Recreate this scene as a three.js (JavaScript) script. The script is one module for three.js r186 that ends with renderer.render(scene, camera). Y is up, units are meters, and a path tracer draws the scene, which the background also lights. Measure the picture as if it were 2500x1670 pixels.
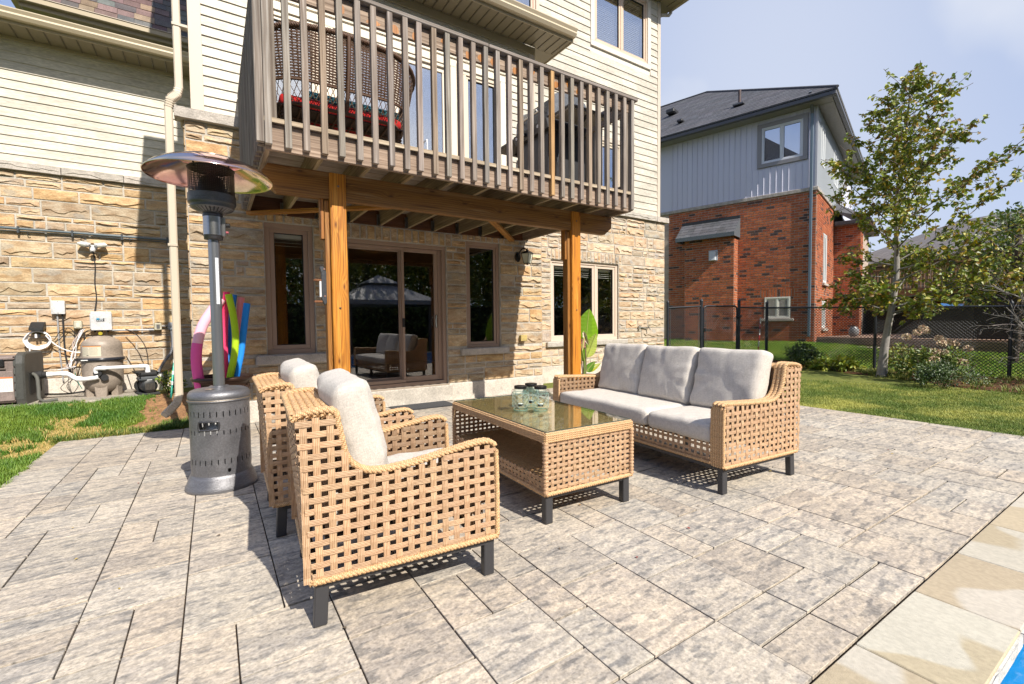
import * as THREE from 'three';
import { mergeGeometries, mergeVertices } from 'three/addons/utils/BufferGeometryUtils.js';

// ---------------------------------------------------------------- camera, sky, sun, exposure
const scene = new THREE.Scene();
const camera = new THREE.PerspectiveCamera(73.15, 1024 / 684, 0.05, 400);
{
  const yaw = 32.98 * Math.PI / 180, pitch = 2.42 * Math.PI / 180, roll = -0.61 * Math.PI / 180;
  const f = new THREE.Vector3(Math.sin(yaw) * Math.cos(pitch), -Math.sin(pitch), -Math.cos(yaw) * Math.cos(pitch));
  const r = new THREE.Vector3(Math.cos(yaw), 0, Math.sin(yaw)), u = new THREE.Vector3().crossVectors(r, f);
  const c = Math.cos(roll), s = Math.sin(roll);
  const r2 = r.clone().multiplyScalar(c).addScaledVector(u, s), u2 = u.clone().multiplyScalar(c).addScaledVector(r, -s);
  camera.quaternion.setFromRotationMatrix(new THREE.Matrix4().makeBasis(r2, u2, f.clone().negate()));
  camera.position.set(0, 1.2, 0);
}
const SUN = new THREE.Vector3(0.125, 0.95, 1).normalize();
const sun = new THREE.DirectionalLight(new THREE.Color(1, 0.93, 0.82), 5);
sun.position.copy(SUN).multiplyScalar(40).add(new THREE.Vector3(4, 0, -6));
sun.target.position.set(4, 0, -6);
sun.castShadow = true;
Object.assign(sun.shadow.camera, { left: -25, right: 25, top: 25, bottom: -25, near: 1, far: 120 });
sun.shadow.mapSize.set(2048, 2048);
scene.add(sun, sun.target);
const EXPOSURE = 1.42;

// ---------------------------------------------------------------- random numbers and noise
let seedState = 20240917;
function rnd() { seedState = (seedState + 0x6D2B79F5) | 0; let t = Math.imul(seedState ^ (seedState >>> 15), 1 | seedState); t = (t + Math.imul(t ^ (t >>> 7), 61 | t)) ^ t; return ((t ^ (t >>> 14)) >>> 0) / 4294967296; }
const rr = (a, b) => a + (b - a) * rnd();
const pick = a => a[Math.floor(rnd() * a.length)];
const clamp = (x, a = 0, b = 1) => Math.min(b, Math.max(a, x));
const lerp = (a, b, t) => a + (b - a) * t;
const sstep = (a, b, x) => { const t = clamp((x - a) / (b - a)); return t * t * (3 - 2 * t); };
function hash3(x, y, z) { let h = Math.imul(x, 374761393) ^ Math.imul(y, 668265263) ^ Math.imul(z, 2147483647 - 58); h = Math.imul(h ^ (h >>> 13), 1274126177); h ^= h >>> 16; return (h >>> 0) / 4294967296; }
function vnoise(x, y, z = 0, px = 0, py = 0) {      // value noise, periodic in px, py when given
  const xi = Math.floor(x), yi = Math.floor(y), zi = Math.floor(z), fx = x - xi, fy = y - yi, fz = z - zi;
  const sx = fx * fx * (3 - 2 * fx), sy = fy * fy * (3 - 2 * fy), sz = fz * fz * (3 - 2 * fz);
  const w = (v, p) => p ? ((v % p) + p) % p : v;
  const h = (a, b, c) => hash3(w(xi + a, px), w(yi + b, py), zi + c);
  const l = c => lerp(lerp(h(0, 0, c), h(1, 0, c), sx), lerp(h(0, 1, c), h(1, 1, c), sx), sy);
  return fz === 0 ? l(0) : lerp(l(0), l(1), sz);
}
function fbm(x, y, z = 0, oct = 4, px = 0, py = 0) { let s = 0, a = 0.5, t = 0; for (let i = 0; i < oct; i++) { s += a * vnoise(x, y, z + i * 17, px, py); t += a; a *= 0.5; x *= 2; y *= 2; px *= 2; py *= 2; } return s / t; }

// ---------------------------------------------------------------- sky: pale blue with thin high cloud
{
  const W = 1024, H = 512, d = new Float32Array(W * H * 4);
  for (let j = 0; j < H; j++) {
    const el = (j + 0.5) / H * Math.PI - Math.PI / 2, y = Math.sin(el), ch = Math.cos(el);
    for (let i = 0; i < W; i++) {
      const az = ((i + 0.5) / W - 0.5) * 2 * Math.PI, x = Math.cos(az) * ch, z = Math.sin(az) * ch;
      const yy = Math.max(y, 0), h = Math.pow(1 - yy, 3);
      let r = lerp(0.075, 0.37, h), g = lerp(0.18, 0.48, h), b = lerp(0.46, 0.68, h);
      const q = 1 / (yy + 0.25), cx = x * q, cz = z * q;
      const veil = fbm(cx * 0.9 + 4, cz * 1.6 + 1.5, 3.5, 4), fine = fbm(cx * 2.5 + cz, cz * 5, 9, 5);
      let c = clamp(sstep(0.30, 0.72, veil * 0.75 + fine * 0.25) * 1.1, 0, 0.92) * sstep(-0.02, 0.1, y);
      c = Math.max(c, 0.72 * Math.exp(-(((x - 0.80) / 0.42) ** 2 + ((z + 0.42) / 0.5) ** 2)) * sstep(-0.02, 0.1, y));
      r = lerp(r, 0.555, c); g = lerp(g, 0.585, c); b = lerp(b, 0.655, c);
      const s = Math.max(0, x * SUN.x + y * SUN.y + z * SUN.z), glow = 0.4 * Math.pow(s, 24) + 0.18 * Math.pow(s, 6);
      r += glow; g += glow * 0.95; b += glow * 0.85;
      if (y < 0) { const k = sstep(0, -0.1, y); r = lerp(r, 0.10, k); g = lerp(g, 0.11, k); b = lerp(b, 0.07, k); }
      const o = (j * W + i) * 4; d[o] = r; d[o + 1] = g; d[o + 2] = b; d[o + 3] = 1;
    }
  }
  const t = new THREE.DataTexture(d, W, H, THREE.RGBAFormat, THREE.FloatType);
  t.mapping = THREE.EquirectangularReflectionMapping; t.magFilter = t.minFilter = THREE.LinearFilter; t.wrapS = THREE.RepeatWrapping; t.needsUpdate = true;
  scene.background = t; scene.environment = t;
}

// ---------------------------------------------------------------- geometry helpers (plain, unindexed, with uv in metres and a vertex colour)
const V = (x, y, z) => new THREE.Vector3(x, y, z);
const WHITE = [1, 1, 1];
class GB {
  constructor(col = WHITE) { this.p = []; this.n = []; this.t = []; this.c = []; this.col = col; }
  tri(a, b, c, ua = [0, 0], ub = [0, 0], uc = [0, 0], ns) {
    const ax = b[0] - a[0], ay = b[1] - a[1], az = b[2] - a[2], bx = c[0] - a[0], by = c[1] - a[1], bz = c[2] - a[2];
    let nx = ay * bz - az * by, ny = az * bx - ax * bz, nz = ax * by - ay * bx; const l = Math.hypot(nx, ny, nz) || 1; nx /= l; ny /= l; nz /= l;
    this.p.push(...a, ...b, ...c);
    if (ns) this.n.push(...ns[0], ...ns[1], ...ns[2]); else this.n.push(nx, ny, nz, nx, ny, nz, nx, ny, nz);
    this.t.push(...ua, ...ub, ...uc);
    const k = this.col; this.c.push(...k, ...k, ...k);
  }
  quad(a, b, c, d, ua, ub, uc, ud, ns) { this.tri(a, b, c, ua, ub, uc, ns && [ns[0], ns[1], ns[2]]); this.tri(a, c, d, ua, uc, ud, ns && [ns[0], ns[2], ns[3]]); }
  // quad with uv taken from the two axes named
  quadA(a, b, c, d, iu, iv, ou = 0, ov = 0) { const f = q => [q[iu] + ou, q[iv] + ov]; this.quad(a, b, c, d, f(a), f(b), f(c), f(d)); }
  build() {
    const g = new THREE.BufferGeometry();
    g.setAttribute('position', new THREE.Float32BufferAttribute(this.p, 3)); g.setAttribute('normal', new THREE.Float32BufferAttribute(this.n, 3));
    g.setAttribute('uv', new THREE.Float32BufferAttribute(this.t, 2)); g.setAttribute('color', new THREE.Float32BufferAttribute(this.c, 3));
    return g;
  }
}
function tint(g, col) { const n = g.attributes.position.count, a = new Float32Array(n * 3); for (let i = 0; i < n; i++) a.set(col, i * 3); g.setAttribute('color', new THREE.BufferAttribute(a, 3)); return g; }
function conv(g, col = WHITE, us = 1, vs = 1) {
  if (g.index) g = g.toNonIndexed();
  for (const k of Object.keys(g.attributes)) if (!['position', 'normal', 'uv', 'color'].includes(k)) g.deleteAttribute(k);
  if (!g.attributes.normal) g.computeVertexNormals();
  if (!g.attributes.uv) g.setAttribute('uv', new THREE.BufferAttribute(new Float32Array(g.attributes.position.count * 2), 2));
  if (us !== 1 || vs !== 1) { const u = g.attributes.uv; for (let i = 0; i < u.count; i++) u.setXY(i, u.getX(i) * us, u.getY(i) * vs); }
  return tint(g, col);
}
const merge = l => l.length === 1 ? l[0] : mergeGeometries(l, false);
// box with small chamfers; grain runs along axis g (0 x, 1 y, 2 z) and is the v of the uv
function cbox(x0, x1, y0, y1, z0, z1, c = 0.004, col = WHITE, g = 0, rand = true) {
  const b = new GB(col), lo = [x0, y0, z0], hi = [x1, y1, z1], ou = rand ? rnd() * 7 : 0, ov = rand ? rnd() * 7 : 0;
  c = Math.min(c, (x1 - x0) / 3, (y1 - y0) / 3, (z1 - z0) / 3);
  const face = (ax, s) => {                     // one face, inset by c
    const u = (ax + 1) % 3, v = (ax + 2) % 3, q = (su, sv) => { const p = []; p[ax] = s ? hi[ax] : lo[ax]; p[u] = su ? hi[u] - c : lo[u] + c; p[v] = sv ? hi[v] - c : lo[v] + c; return p; };
    const iv = g === u ? u : g === v ? v : (u === 1 ? u : v), iu = iv === u ? v : u;
    const a = q(0, 0), e = q(1, 0), f = q(1, 1), h = q(0, 1);
    if (s) b.quadA(a, e, f, h, iu, iv, ou, ov); else b.quadA(a, h, f, e, iu, iv, ou, ov);
  };
  for (let ax = 0; ax < 3; ax++) { face(ax, 0); face(ax, 1); }
  if (c > 0) {
    for (let ax = 0; ax < 3; ax++) {             // edges along ax
      const u = (ax + 1) % 3, v = (ax + 2) % 3;
      for (const su of [0, 1]) for (const sv of [0, 1]) {
        const P = (e, onU) => { const p = []; p[ax] = e ? hi[ax] - c : lo[ax] + c; p[u] = su ? hi[u] - (onU ? 0 : c) : lo[u] + (onU ? 0 : c); p[v] = sv ? hi[v] - (onU ? c : 0) : lo[v] + (onU ? c : 0); return p; };
        const a = P(0, 1), d = P(1, 1), e = P(1, 0), f = P(0, 0), iv = g === ax ? ax : u, iu = iv === ax ? u : ax;
        if (su === sv) b.quadA(a, f, e, d, iu, iv, ou, ov); else b.quadA(a, d, e, f, iu, iv, ou, ov);
      }
    }
  }
  const go = b.build(); fixWinding(go); return go;
}
function fixWinding(g) {                            // make every triangle of a convex solid face outward
  const p = g.attributes.position, n = g.attributes.normal, u = g.attributes.uv; g.computeBoundingBox(); const m = g.boundingBox.getCenter(V(0, 0, 0));
  for (let i = 0; i < p.count; i += 3) {
    const cx = (p.getX(i) + p.getX(i + 1) + p.getX(i + 2)) / 3 - m.x, cy = (p.getY(i) + p.getY(i + 1) + p.getY(i + 2)) / 3 - m.y, cz = (p.getZ(i) + p.getZ(i + 1) + p.getZ(i + 2)) / 3 - m.z;
    if (n.getX(i) * cx + n.getY(i) * cy + n.getZ(i) * cz < 0) {
      for (const at of [p, u]) { const s = at.itemSize; for (let k = 0; k < s; k++) { const a = at.array[(i + 1) * s + k]; at.array[(i + 1) * s + k] = at.array[(i + 2) * s + k]; at.array[(i + 2) * s + k] = a; } }
      for (let k = 0; k < 9; k++) n.array[i * 3 + k] *= -1;
    }
  }
}
// a bar of rectangular section between two points; w across, h in the up direction
function bar(a, b, w, h, col = WHITE, up = V(0, 1, 0), c = 0.002) {
  const d = b.clone().sub(a), L = d.length(); const g = cbox(-w / 2, w / 2, -h / 2, h / 2, 0, L, c, col, 2);
  const z = d.normalize(), x = V(0, 0, 0).crossVectors(up, z).normalize(), y = V(0, 0, 0).crossVectors(z, x);
  g.applyMatrix4(new THREE.Matrix4().makeBasis(x, y, z).setPosition(a)); return g;
}
function tube(pts, r, col = WHITE, rs = 8, n = 0, closed = false) {
  const c = new THREE.CatmullRomCurve3(pts.map(p => Array.isArray(p) ? V(...p) : p), closed, 'centripetal');
  const L = c.getLength(); return conv(new THREE.TubeGeometry(c, n || Math.max(2, Math.ceil(L / (r * 2.5))), r, rs, closed), col, L, r * 6.28);
}
function rod(a, b, r0, r1 = r0, col = WHITE, rs = 10, open = false) {      // straight cylinder between two points
  a = Array.isArray(a) ? V(...a) : a; b = Array.isArray(b) ? V(...b) : b;
  const d = b.clone().sub(a), L = d.length(); const g = conv(new THREE.CylinderGeometry(r1, r0, L, rs, 1, open), col, r0 * 6.28, L);
  g.applyQuaternion(new THREE.Quaternion().setFromUnitVectors(V(0, 1, 0), d.normalize())); const m = a.clone().add(b).multiplyScalar(0.5); g.translate(m.x, m.y, m.z); return g;
}
function lathe(prof, seg = 40, col = WHITE, x = 0, y = 0, z = 0) { const g = conv(new THREE.LatheGeometry(prof.map(p => new THREE.Vector2(Math.max(p[0], 1e-4), p[1])), seg), col); g.translate(x, y, z); return g; }
function prism(pts, z0, z1, col = WHITE, bev = 0) {   // outline in x,y pushed from z0 to z1
  const s = new THREE.Shape(pts.map(p => new THREE.Vector2(p[0], p[1])));
  const g = conv(new THREE.ExtrudeGeometry(s, { depth: z1 - z0 - 2 * bev, bevelEnabled: bev > 0, bevelSize: bev, bevelThickness: bev, bevelSegments: 1, curveSegments: 8 }), col); g.translate(0, 0, z0 + bev); return g;
}
function cyl(r, h, seg, col, x, y, z) { const g = conv(new THREE.CylinderGeometry(r, r, h, seg), col); g.translate(x, y, z); return g; }

// ---------------------------------------------------------------- objects
const used = {};
function numbered(n) { const k = used[n] = (used[n] ?? -1) + 1; return k ? n + '_' + String(k).padStart(3, '0') : n; }
function thing(name, label, category, [x, y, z] = [0, 0, 0], turn = 0, group) {
  const o = new THREE.Group(); o.name = numbered(name); scene.add(o); o.position.set(x, y, z); o.rotation.y = turn; o.userData = { label, category }; if (group) o.userData.group = group; return o;
}
function setting(name) { const o = new THREE.Group(); o.name = numbered(name); o.userData.kind = 'structure'; scene.add(o); return o; }
function part(parent, name, geo, m, label) {
  const o = new THREE.Mesh(Array.isArray(geo) ? merge(geo) : geo, m); o.name = name; o.castShadow = o.receiveShadow = true; parent.add(o); if (label) o.userData.label = label; return o;
}
const parts = (parent, name, list, m) => list.forEach(g => part(parent, name, g, m));
function group(parent, name, label) { const o = new THREE.Group(); o.name = name; parent.add(o); if (label) o.userData.label = label; return o; }
// list of {g, s}: the largest become parts of their own, the rest one joined part
function pieces(parent, name, list, m, limit, restName) {
  list.sort((a, b) => b.s - a.s); list.slice(0, limit).forEach(q => part(parent, name, q.g, m));
  if (list.length > limit) { const o = part(parent, restName, list.slice(limit).map(q => q.g), m); o.userData.kind = 'stuff'; }
}

// ---------------------------------------------------------------- textures (grain, wear, print only)
function dataTex(n, fn, srgb = true, nv = n) {
  const d = new Uint8Array(n * nv * 4);
  for (let j = 0; j < nv; j++) for (let i = 0; i < n; i++) { const c = fn(i / n, j / nv), o = (j * n + i) * 4; if (typeof c === 'number') d[o] = d[o + 1] = d[o + 2] = clamp(c) * 255; else for (let k = 0; k < 3; k++) d[o + k] = clamp(c[k]) * 255; d[o + 3] = 255; }
  const t = new THREE.DataTexture(d, n, nv, THREE.RGBAFormat); t.wrapS = t.wrapT = THREE.RepeatWrapping; t.magFilter = THREE.LinearFilter; t.minFilter = THREE.LinearMipmapLinearFilter; t.generateMipmaps = true;
  if (srgb) t.colorSpace = THREE.SRGBColorSpace; t.needsUpdate = true; return t;
}
function rep(t, mu, mv) { const c = t.clone(); c.repeat.set(1 / mu, 1 / mv); c.needsUpdate = true; return c; }       // one tile covers mu x mv metres
const mix3 = (a, b, t) => [lerp(a[0], b[0], t), lerp(a[1], b[1], t), lerp(a[2], b[2], t)];
// wood: grain along v
const woodF = (u, v) => { const w = fbm(u * 6, v * 2, 5, 3, 6, 2), k = fbm(u * 48 + w * 4, v * 3, 1, 3, 48, 3), f = fbm(u * 128, v * 8, 2, 2, 128, 8); return clamp(0.25 + 0.55 * k + 0.3 * f - 0.15 * Math.pow(Math.abs(Math.sin((u * 9 + w * 1.6) * Math.PI)), 6)); };
const tWood = dataTex(512, (u, v) => { const g = woodF(u, v), s = fbm(u * 5, v * 5, 8, 3, 5, 5); return mix3([0.56, 0.50, 0.46], [1, 1, 1], clamp(g * 1.25 - 0.1)).map((x, i) => x * lerp(0.82, 1.06, s)); });
const tWoodB = dataTex(512, woodF, false);
// strongly figured stained softwood
const knots = [[0.3, 0.2], [0.62, 0.55], [0.4, 0.85], [0.8, 0.1]];
const tPine = dataTex(512, (u, v) => {
  let w = fbm(u * 3, v * 3, 3, 3, 3, 3) * 0.5; let kn = 0;
  for (const [a, b] of knots) { const dx = (u - a) * 1.0, dy = (v - b) * 3; const q = Math.exp(-(dx * dx * 90 + dy * dy * 26)); w += q * 0.55; kn = Math.max(kn, Math.exp(-(dx * dx * 1500 + dy * dy * 260))); }
  const band = 0.5 + 0.5 * Math.sin((u * 15 + w * 3.4) * 6.283), f = fbm(u * 170, v * 7, 4, 3, 170, 7), pale = fbm(u * 9, v * 1.6 + w, 11, 4, 9, 2), big = fbm(u * 3, v * 2, 19, 3, 3, 2);
  const g = clamp(band * 0.38 + f * 0.55 + 0.1), base = mix3([0.66, 0.47, 0.25], [1.0, 0.85, 0.58], g), crack = sstep(0.62, 0.70, fbm(u * 60, v * 2, 41, 3, 60, 2));
  return mix3(mix3(mix3(base, [0.98, 0.88, 0.80], sstep(0.54, 0.70, pale) * 0.75 * (0.55 + 0.45 * f)), [0.42, 0.26, 0.12], crack * 0.55), [0.34, 0.18, 0.07], kn * 0.75).map(x => x * lerp(0.86, 1.06, big));
});
// concrete slab paver: streaks along u, tile 1.6 m
const tPave = dataTex(1024, (u, v) => {
  const wx = fbm(u * 4, v * 6, 2, 3, 4, 6);
  const st = fbm(u * 5 + wx * 0.5, v * 44 + wx * 2, 7, 4, 5, 44), bl = fbm(u * 9 + wx, v * 20 + wx * 2, 21, 5, 9, 20), fine = fbm(u * 160, v * 160, 3, 2, 160, 160), mott = fbm(u * 40, v * 90, 15, 3, 40, 90);
  const k = sstep(0.22, 0.74, st * 0.5 + bl * 0.3 + 0.2 * mott + (mott - 0.5) * 0.45), c = mix3(mix3([0.615, 0.585, 0.55], [0.745, 0.70, 0.635], k), [0.44, 0.43, 0.42], 0.7 * sstep(0.56, 0.72, fbm(u * 26 + wx, v * 80, 33, 3, 26, 80)) * (1 - k * 0.5));
  const d = 0.86 + 0.28 * fine - 0.07 * sstep(0.62, 0.8, vnoise(u * 300, v * 300, 5, 300, 300)); return c.map(x => x * d);
});
const tPaveB = dataTex(512, (u, v) => 0.5 * fbm(u * 90, v * 90, 3, 3, 90, 90) + 0.5 * fbm(u * 12, v * 30, 8, 3, 12, 30), false);
// rough sawn / split stone
const tStone = dataTex(512, (u, v) => { const a = fbm(u * 7, v * 14, 3, 4, 7, 14), f = fbm(u * 60, v * 90, 5, 3, 60, 90), s = fbm(u * 5, v * 5, 31, 3, 5, 5); return mix3(mix3([0.80, 0.71, 0.61], [1.0, 0.97, 0.91], clamp(a * 1.5 - 0.2)), [0.84, 0.86, 0.88], sstep(0.55, 0.72, s) * 0.6).map(x => x * (0.84 + 0.30 * f)); });
const tStoneB = dataTex(512, (u, v) => 0.6 * fbm(u * 24, v * 34, 3, 4, 24, 34) + 0.4 * Math.abs(fbm(u * 9, v * 16, 6, 3, 9, 16) * 2 - 1), false);
const tGrain = dataTex(256, (u, v) => { const f = fbm(u * 64, v * 64, 3, 3, 64, 64), a = fbm(u * 5, v * 5, 9, 4, 5, 5); const k = 0.74 + 0.22 * a + 0.22 * (f - 0.5); return [k, k, k]; });
const tCop = dataTex(512, (u, v) => { const f = fbm(u * 150, v * 150, 3, 2, 150, 150), a = fbm(u * 3, v * 3, 9, 4, 3, 3), w = fbm(u * 4 + 0.7 * a, v * 3, 19, 3, 4, 3); return mix3([0.86, 0.82, 0.74], [0.93, 0.93, 0.92], sstep(0.54, 0.60, w) * 0.9).map(x => x * (0.88 + 0.08 * a + 0.12 * f)); });
const tGrainB = dataTex(256, (u, v) => fbm(u * 64, v * 64, 5, 3, 64, 64), false);
// cloth: fine slub weave
const clothF = (u, v) => 0.5 + 0.22 * Math.sin(u * 6.283 * 80) * Math.sin(v * 6.283 * 80) + 0.5 * (fbm(u * 70, v * 14, 2, 2, 70, 14) + fbm(u * 14, v * 70, 4, 2, 14, 70) - 1);
const tCloth = dataTex(512, (u, v) => { const f = clothF(u, v), a = fbm(u * 4, v * 4, 12, 4, 4, 4); const k = 0.76 + 0.20 * (f - 0.3) + 0.05 * (a - 0.5); return [k, k * 0.985, k * 0.965]; });
const tClothB = dataTex(512, clothF, false);
// flat resin strand: ribs along v, u across
const tStrand = dataTex(128, (u, v) => { const rib = Math.pow(0.5 + 0.5 * Math.cos(u * 6.283 * 4), 0.5), f = fbm(u * 16, v * 4, 3, 3, 16, 4), a = fbm(u * 3, v * 3, 7, 3, 3, 3); return mix3([0.68, 0.56, 0.45], [1, 0.95, 0.88], clamp(rib * 0.55 + f * 0.5 + (a - 0.5) * 0.5)); });
const tStrandB = dataTex(128, (u, v) => Math.pow(0.5 + 0.5 * Math.cos(u * 6.283 * 4), 0.7), false);
const tBrush = dataTex(256, (u, v) => { const k = 0.72 + 0.28 * fbm(u * 3, v * 110, 3, 3, 3, 110); return [k, k, k]; });
const tPollen = dataTex(512, (u, v) => { const a = fbm(u * 5, v * 5, 3, 5, 5, 5), f = fbm(u * 70, v * 70, 5, 3, 70, 70); return mix3([0.56, 0.52, 0.36], [1, 0.96, 0.8], clamp(a * 1.3 - 0.1)).map(x => x * (0.7 + 0.5 * f)); });
const tLawn = dataTex(512, (u, v) => { const a = fbm(u * 4, v * 4, 3, 5, 4, 4), f = fbm(u * 90, v * 90, 5, 3, 90, 90); return mix3([0.30, 0.36, 0.10], [0.50, 0.50, 0.20], a).map(x => x * (0.55 + 0.75 * f)); });
const tSoil = dataTex(512, (u, v) => { const a = fbm(u * 10, v * 10, 3, 5, 10, 10), f = fbm(u * 70, v * 70, 5, 3, 70, 70); return mix3([0.55, 0.40, 0.27], [0.86, 0.66, 0.46], a).map(x => x * (0.65 + 0.5 * f)); });
const tWave = dataTex(512, (u, v) => { const a = fbm(u * 7, v * 7, 3, 3, 7, 7), b = fbm(u * 20 + a * 2, v * 20, 5, 3, 20, 20); return 0.6 * Math.abs(a * 2 - 1) + 0.4 * b; }, false);

// ---------------------------------------------------------------- materials
const std = (o) => new THREE.MeshStandardMaterial({ vertexColors: true, side: THREE.DoubleSide, ...o });
const phys = (o) => new THREE.MeshPhysicalMaterial({ vertexColors: true, side: THREE.DoubleSide, ...o });
const M = {
  stone: std({ map: rep(tStone, 0.9, 0.6), bumpMap: rep(tStoneB, 0.45, 0.35), bumpScale: 0.006, roughness: 0.93 }),
  ledge: std({ map: rep(tGrain, 0.5, 0.5), bumpMap: rep(tStoneB, 0.5, 0.3), bumpScale: 0.006, roughness: 0.9 }),
  mortar: std({ map: rep(tGrain, 0.4, 0.4), bumpMap: rep(tGrainB, 0.12, 0.12), bumpScale: 0.003, roughness: 0.95 }),
  siding: std({ map: rep(tGrain, 3, 0.7), roughness: 0.55 }),
  trim: std({ roughness: 0.5 }),
  metalTrim: std({ roughness: 0.42 }),
  concrete: std({ map: rep(tGrain, 0.8, 0.8), bumpMap: rep(tGrainB, 0.2, 0.2), bumpScale: 0.003, roughness: 0.9 }),
  coping: std({ map: rep(tCop, 1.9, 1.5), bumpMap: rep(tGrainB, 0.1, 0.1), bumpScale: 0.0012, roughness: 0.85 }),
  paver: std({ map: rep(tPave, 1.6, 1.6), bumpMap: rep(tPaveB, 0.5, 0.5), bumpScale: 0.0022, roughness: 0.85 }),
  wood: std({ map: rep(tWood, 0.30, 1.3), bumpMap: rep(tWoodB, 0.30, 1.3), bumpScale: 0.003, roughness: 0.85 }),
  pine: std({ map: rep(tPine, 0.34, 1.25), bumpMap: rep(tWoodB, 0.3, 1.3), bumpScale: 0.002, roughness: 0.55 }),
  strand: std({ map: rep(tStrand, 1, 0.12), bumpMap: rep(tStrandB, 1, 0.12), bumpScale: 0.0012, roughness: 0.62 }),
  rope: std({ map: rep(tStrand, 0.02, 0.06), bumpMap: rep(tStrandB, 0.02, 0.06), bumpScale: 0.0008, roughness: 0.6 }),
  cloth: std({ map: rep(tCloth, 0.16, 0.16), bumpMap: rep(tClothB, 0.16, 0.16), bumpScale: 0.0012, roughness: 0.95 }),
  paint: std({ roughness: 0.45, metalness: 0.15 }),
  hammer: std({ map: rep(tGrain, 0.5, 0.5), bumpMap: rep(tGrainB, 0.05, 0.05), bumpScale: 0.0005, roughness: 0.36, metalness: 0.55 }),
  steel: std({ map: rep(tBrush, 0.2, 0.2), roughness: 0.28, metalness: 1 }),
  mirror: phys({ roughness: 0.13, metalness: 1, iridescence: 0.7, iridescenceIOR: 1.7, iridescenceThicknessRange: [320, 320] }),
  plastic: std({ map: rep(tGrain, 0.6, 0.6), roughness: 0.5 }),
  gloss: std({ roughness: 0.25 }),
  foam: std({ bumpMap: rep(tGrainB, 0.05, 0.05), bumpScale: 0.0008, roughness: 0.8 }),
  rubber: std({ roughness: 0.8 }),
  pane: phys({ vertexColors: false, color: 0xffffff, transmission: 1, thickness: 0, roughness: 0.0, ior: 1.85 }),
  skyPane: phys({ vertexColors: false, color: 0xffffff, transmission: 1, thickness: 0, roughness: 0.0, ior: 5.0 }),
  jar: phys({ vertexColors: false, color: new THREE.Color(0.93, 0.985, 0.97), transmission: 1, thickness: 0, roughness: 0.0, ior: 1.6 }),
  glassRib: phys({ color: new THREE.Color(0.84, 0.94, 0.91), transmission: 0.72, thickness: 0, roughness: 0.05, ior: 1.5 }),
  tableGlass: phys({ vertexColors: false, color: new THREE.Color(0.93, 0.98, 0.95), transmission: 1, thickness: 0, roughness: 0.0, ior: 1.55 }),
  shingle: std({ map: rep(tGrain, 0.7, 0.5), bumpMap: rep(tGrainB, 0.1, 0.1), bumpScale: 0.003, roughness: 0.95 }),
  brick: std({ map: rep(tGrain, 0.4, 0.4), bumpMap: rep(tGrainB, 0.15, 0.15), bumpScale: 0.003, roughness: 0.9 }),
  lawn: std({ map: rep(tLawn, 1.4, 1.4), roughness: 1 }),
  soil: std({ map: rep(tSoil, 0.9, 0.9), bumpMap: rep(tGrainB, 0.2, 0.2), bumpScale: 0.012, roughness: 1 }),
  blade: std({ roughness: 0.6 }),
  leaf: phys({ roughness: 0.5, transmission: 0.42, thickness: 0 }),
  bark: std({ map: rep(tGrain, 0.25, 0.4), bumpMap: rep(tStoneB, 0.2, 0.2), bumpScale: 0.006, roughness: 0.9 }),
  pollen: std({ map: rep(tPollen, 1, 0.5), roughness: 0.7 }),
  water: phys({ vertexColors: false, color: new THREE.Color(0.75, 0.95, 1), transmission: 1, thickness: 0, roughness: 0.02, ior: 1.33, bumpMap: rep(tWave, 1.1, 1.1), bumpScale: 0.03 }),
};
// colours (linear base colours)
const C = {
  siding: [0.76, 0.70, 0.59], trimTan: [0.50, 0.43, 0.34], clay: [0.36, 0.25, 0.19], cream: [0.56, 0.475, 0.39], fascia: [0.38, 0.315, 0.21], soffit: [0.24, 0.20, 0.13],
  ledge: [0.62, 0.56, 0.50], mortar: [0.72, 0.66, 0.57], concrete: [0.80, 0.73, 0.64], grey: [0.37, 0.33, 0.29], greyDark: [0.20, 0.185, 0.18], pine: [0.74, 0.46, 0.10], beam: [0.33, 0.245, 0.13], joist: [0.42, 0.33, 0.19],
  strand: [0.65, 0.51, 0.385], rope: [0.74, 0.575, 0.38], cloth: [0.92, 0.885, 0.84], leg: [0.045, 0.045, 0.05], heater: [0.25, 0.25, 0.27], white: [0.82, 0.82, 0.83], black: [0.02, 0.02, 0.022], tank: [0.42, 0.35, 0.29],
};
const vary = (c, a) => { const k = 1 + rr(-a, a); return [c[0] * k * (1 + rr(-a, a) * 0.3), c[1] * k, c[2] * k * (1 + rr(-a, a) * 0.3)]; };
function print(w, h, draw) { const c = document.createElement('canvas'); c.width = w; c.height = h; const x = c.getContext('2d'); draw(x, w, h); const t = new THREE.CanvasTexture(c); t.colorSpace = THREE.SRGBColorSpace; return new THREE.MeshStandardMaterial({ map: t, roughness: 0.5, side: THREE.DoubleSide }); }
function sheet(w, h, d = 0.001) { return new THREE.BoxGeometry(w, h, d); }

// ---------------------------------------------------------------- the house
const house = thing('house', 'two storey house of tan split stone below and cream siding above, behind the deck', 'house');
const EYE = V(0, 1.2, 0);
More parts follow.
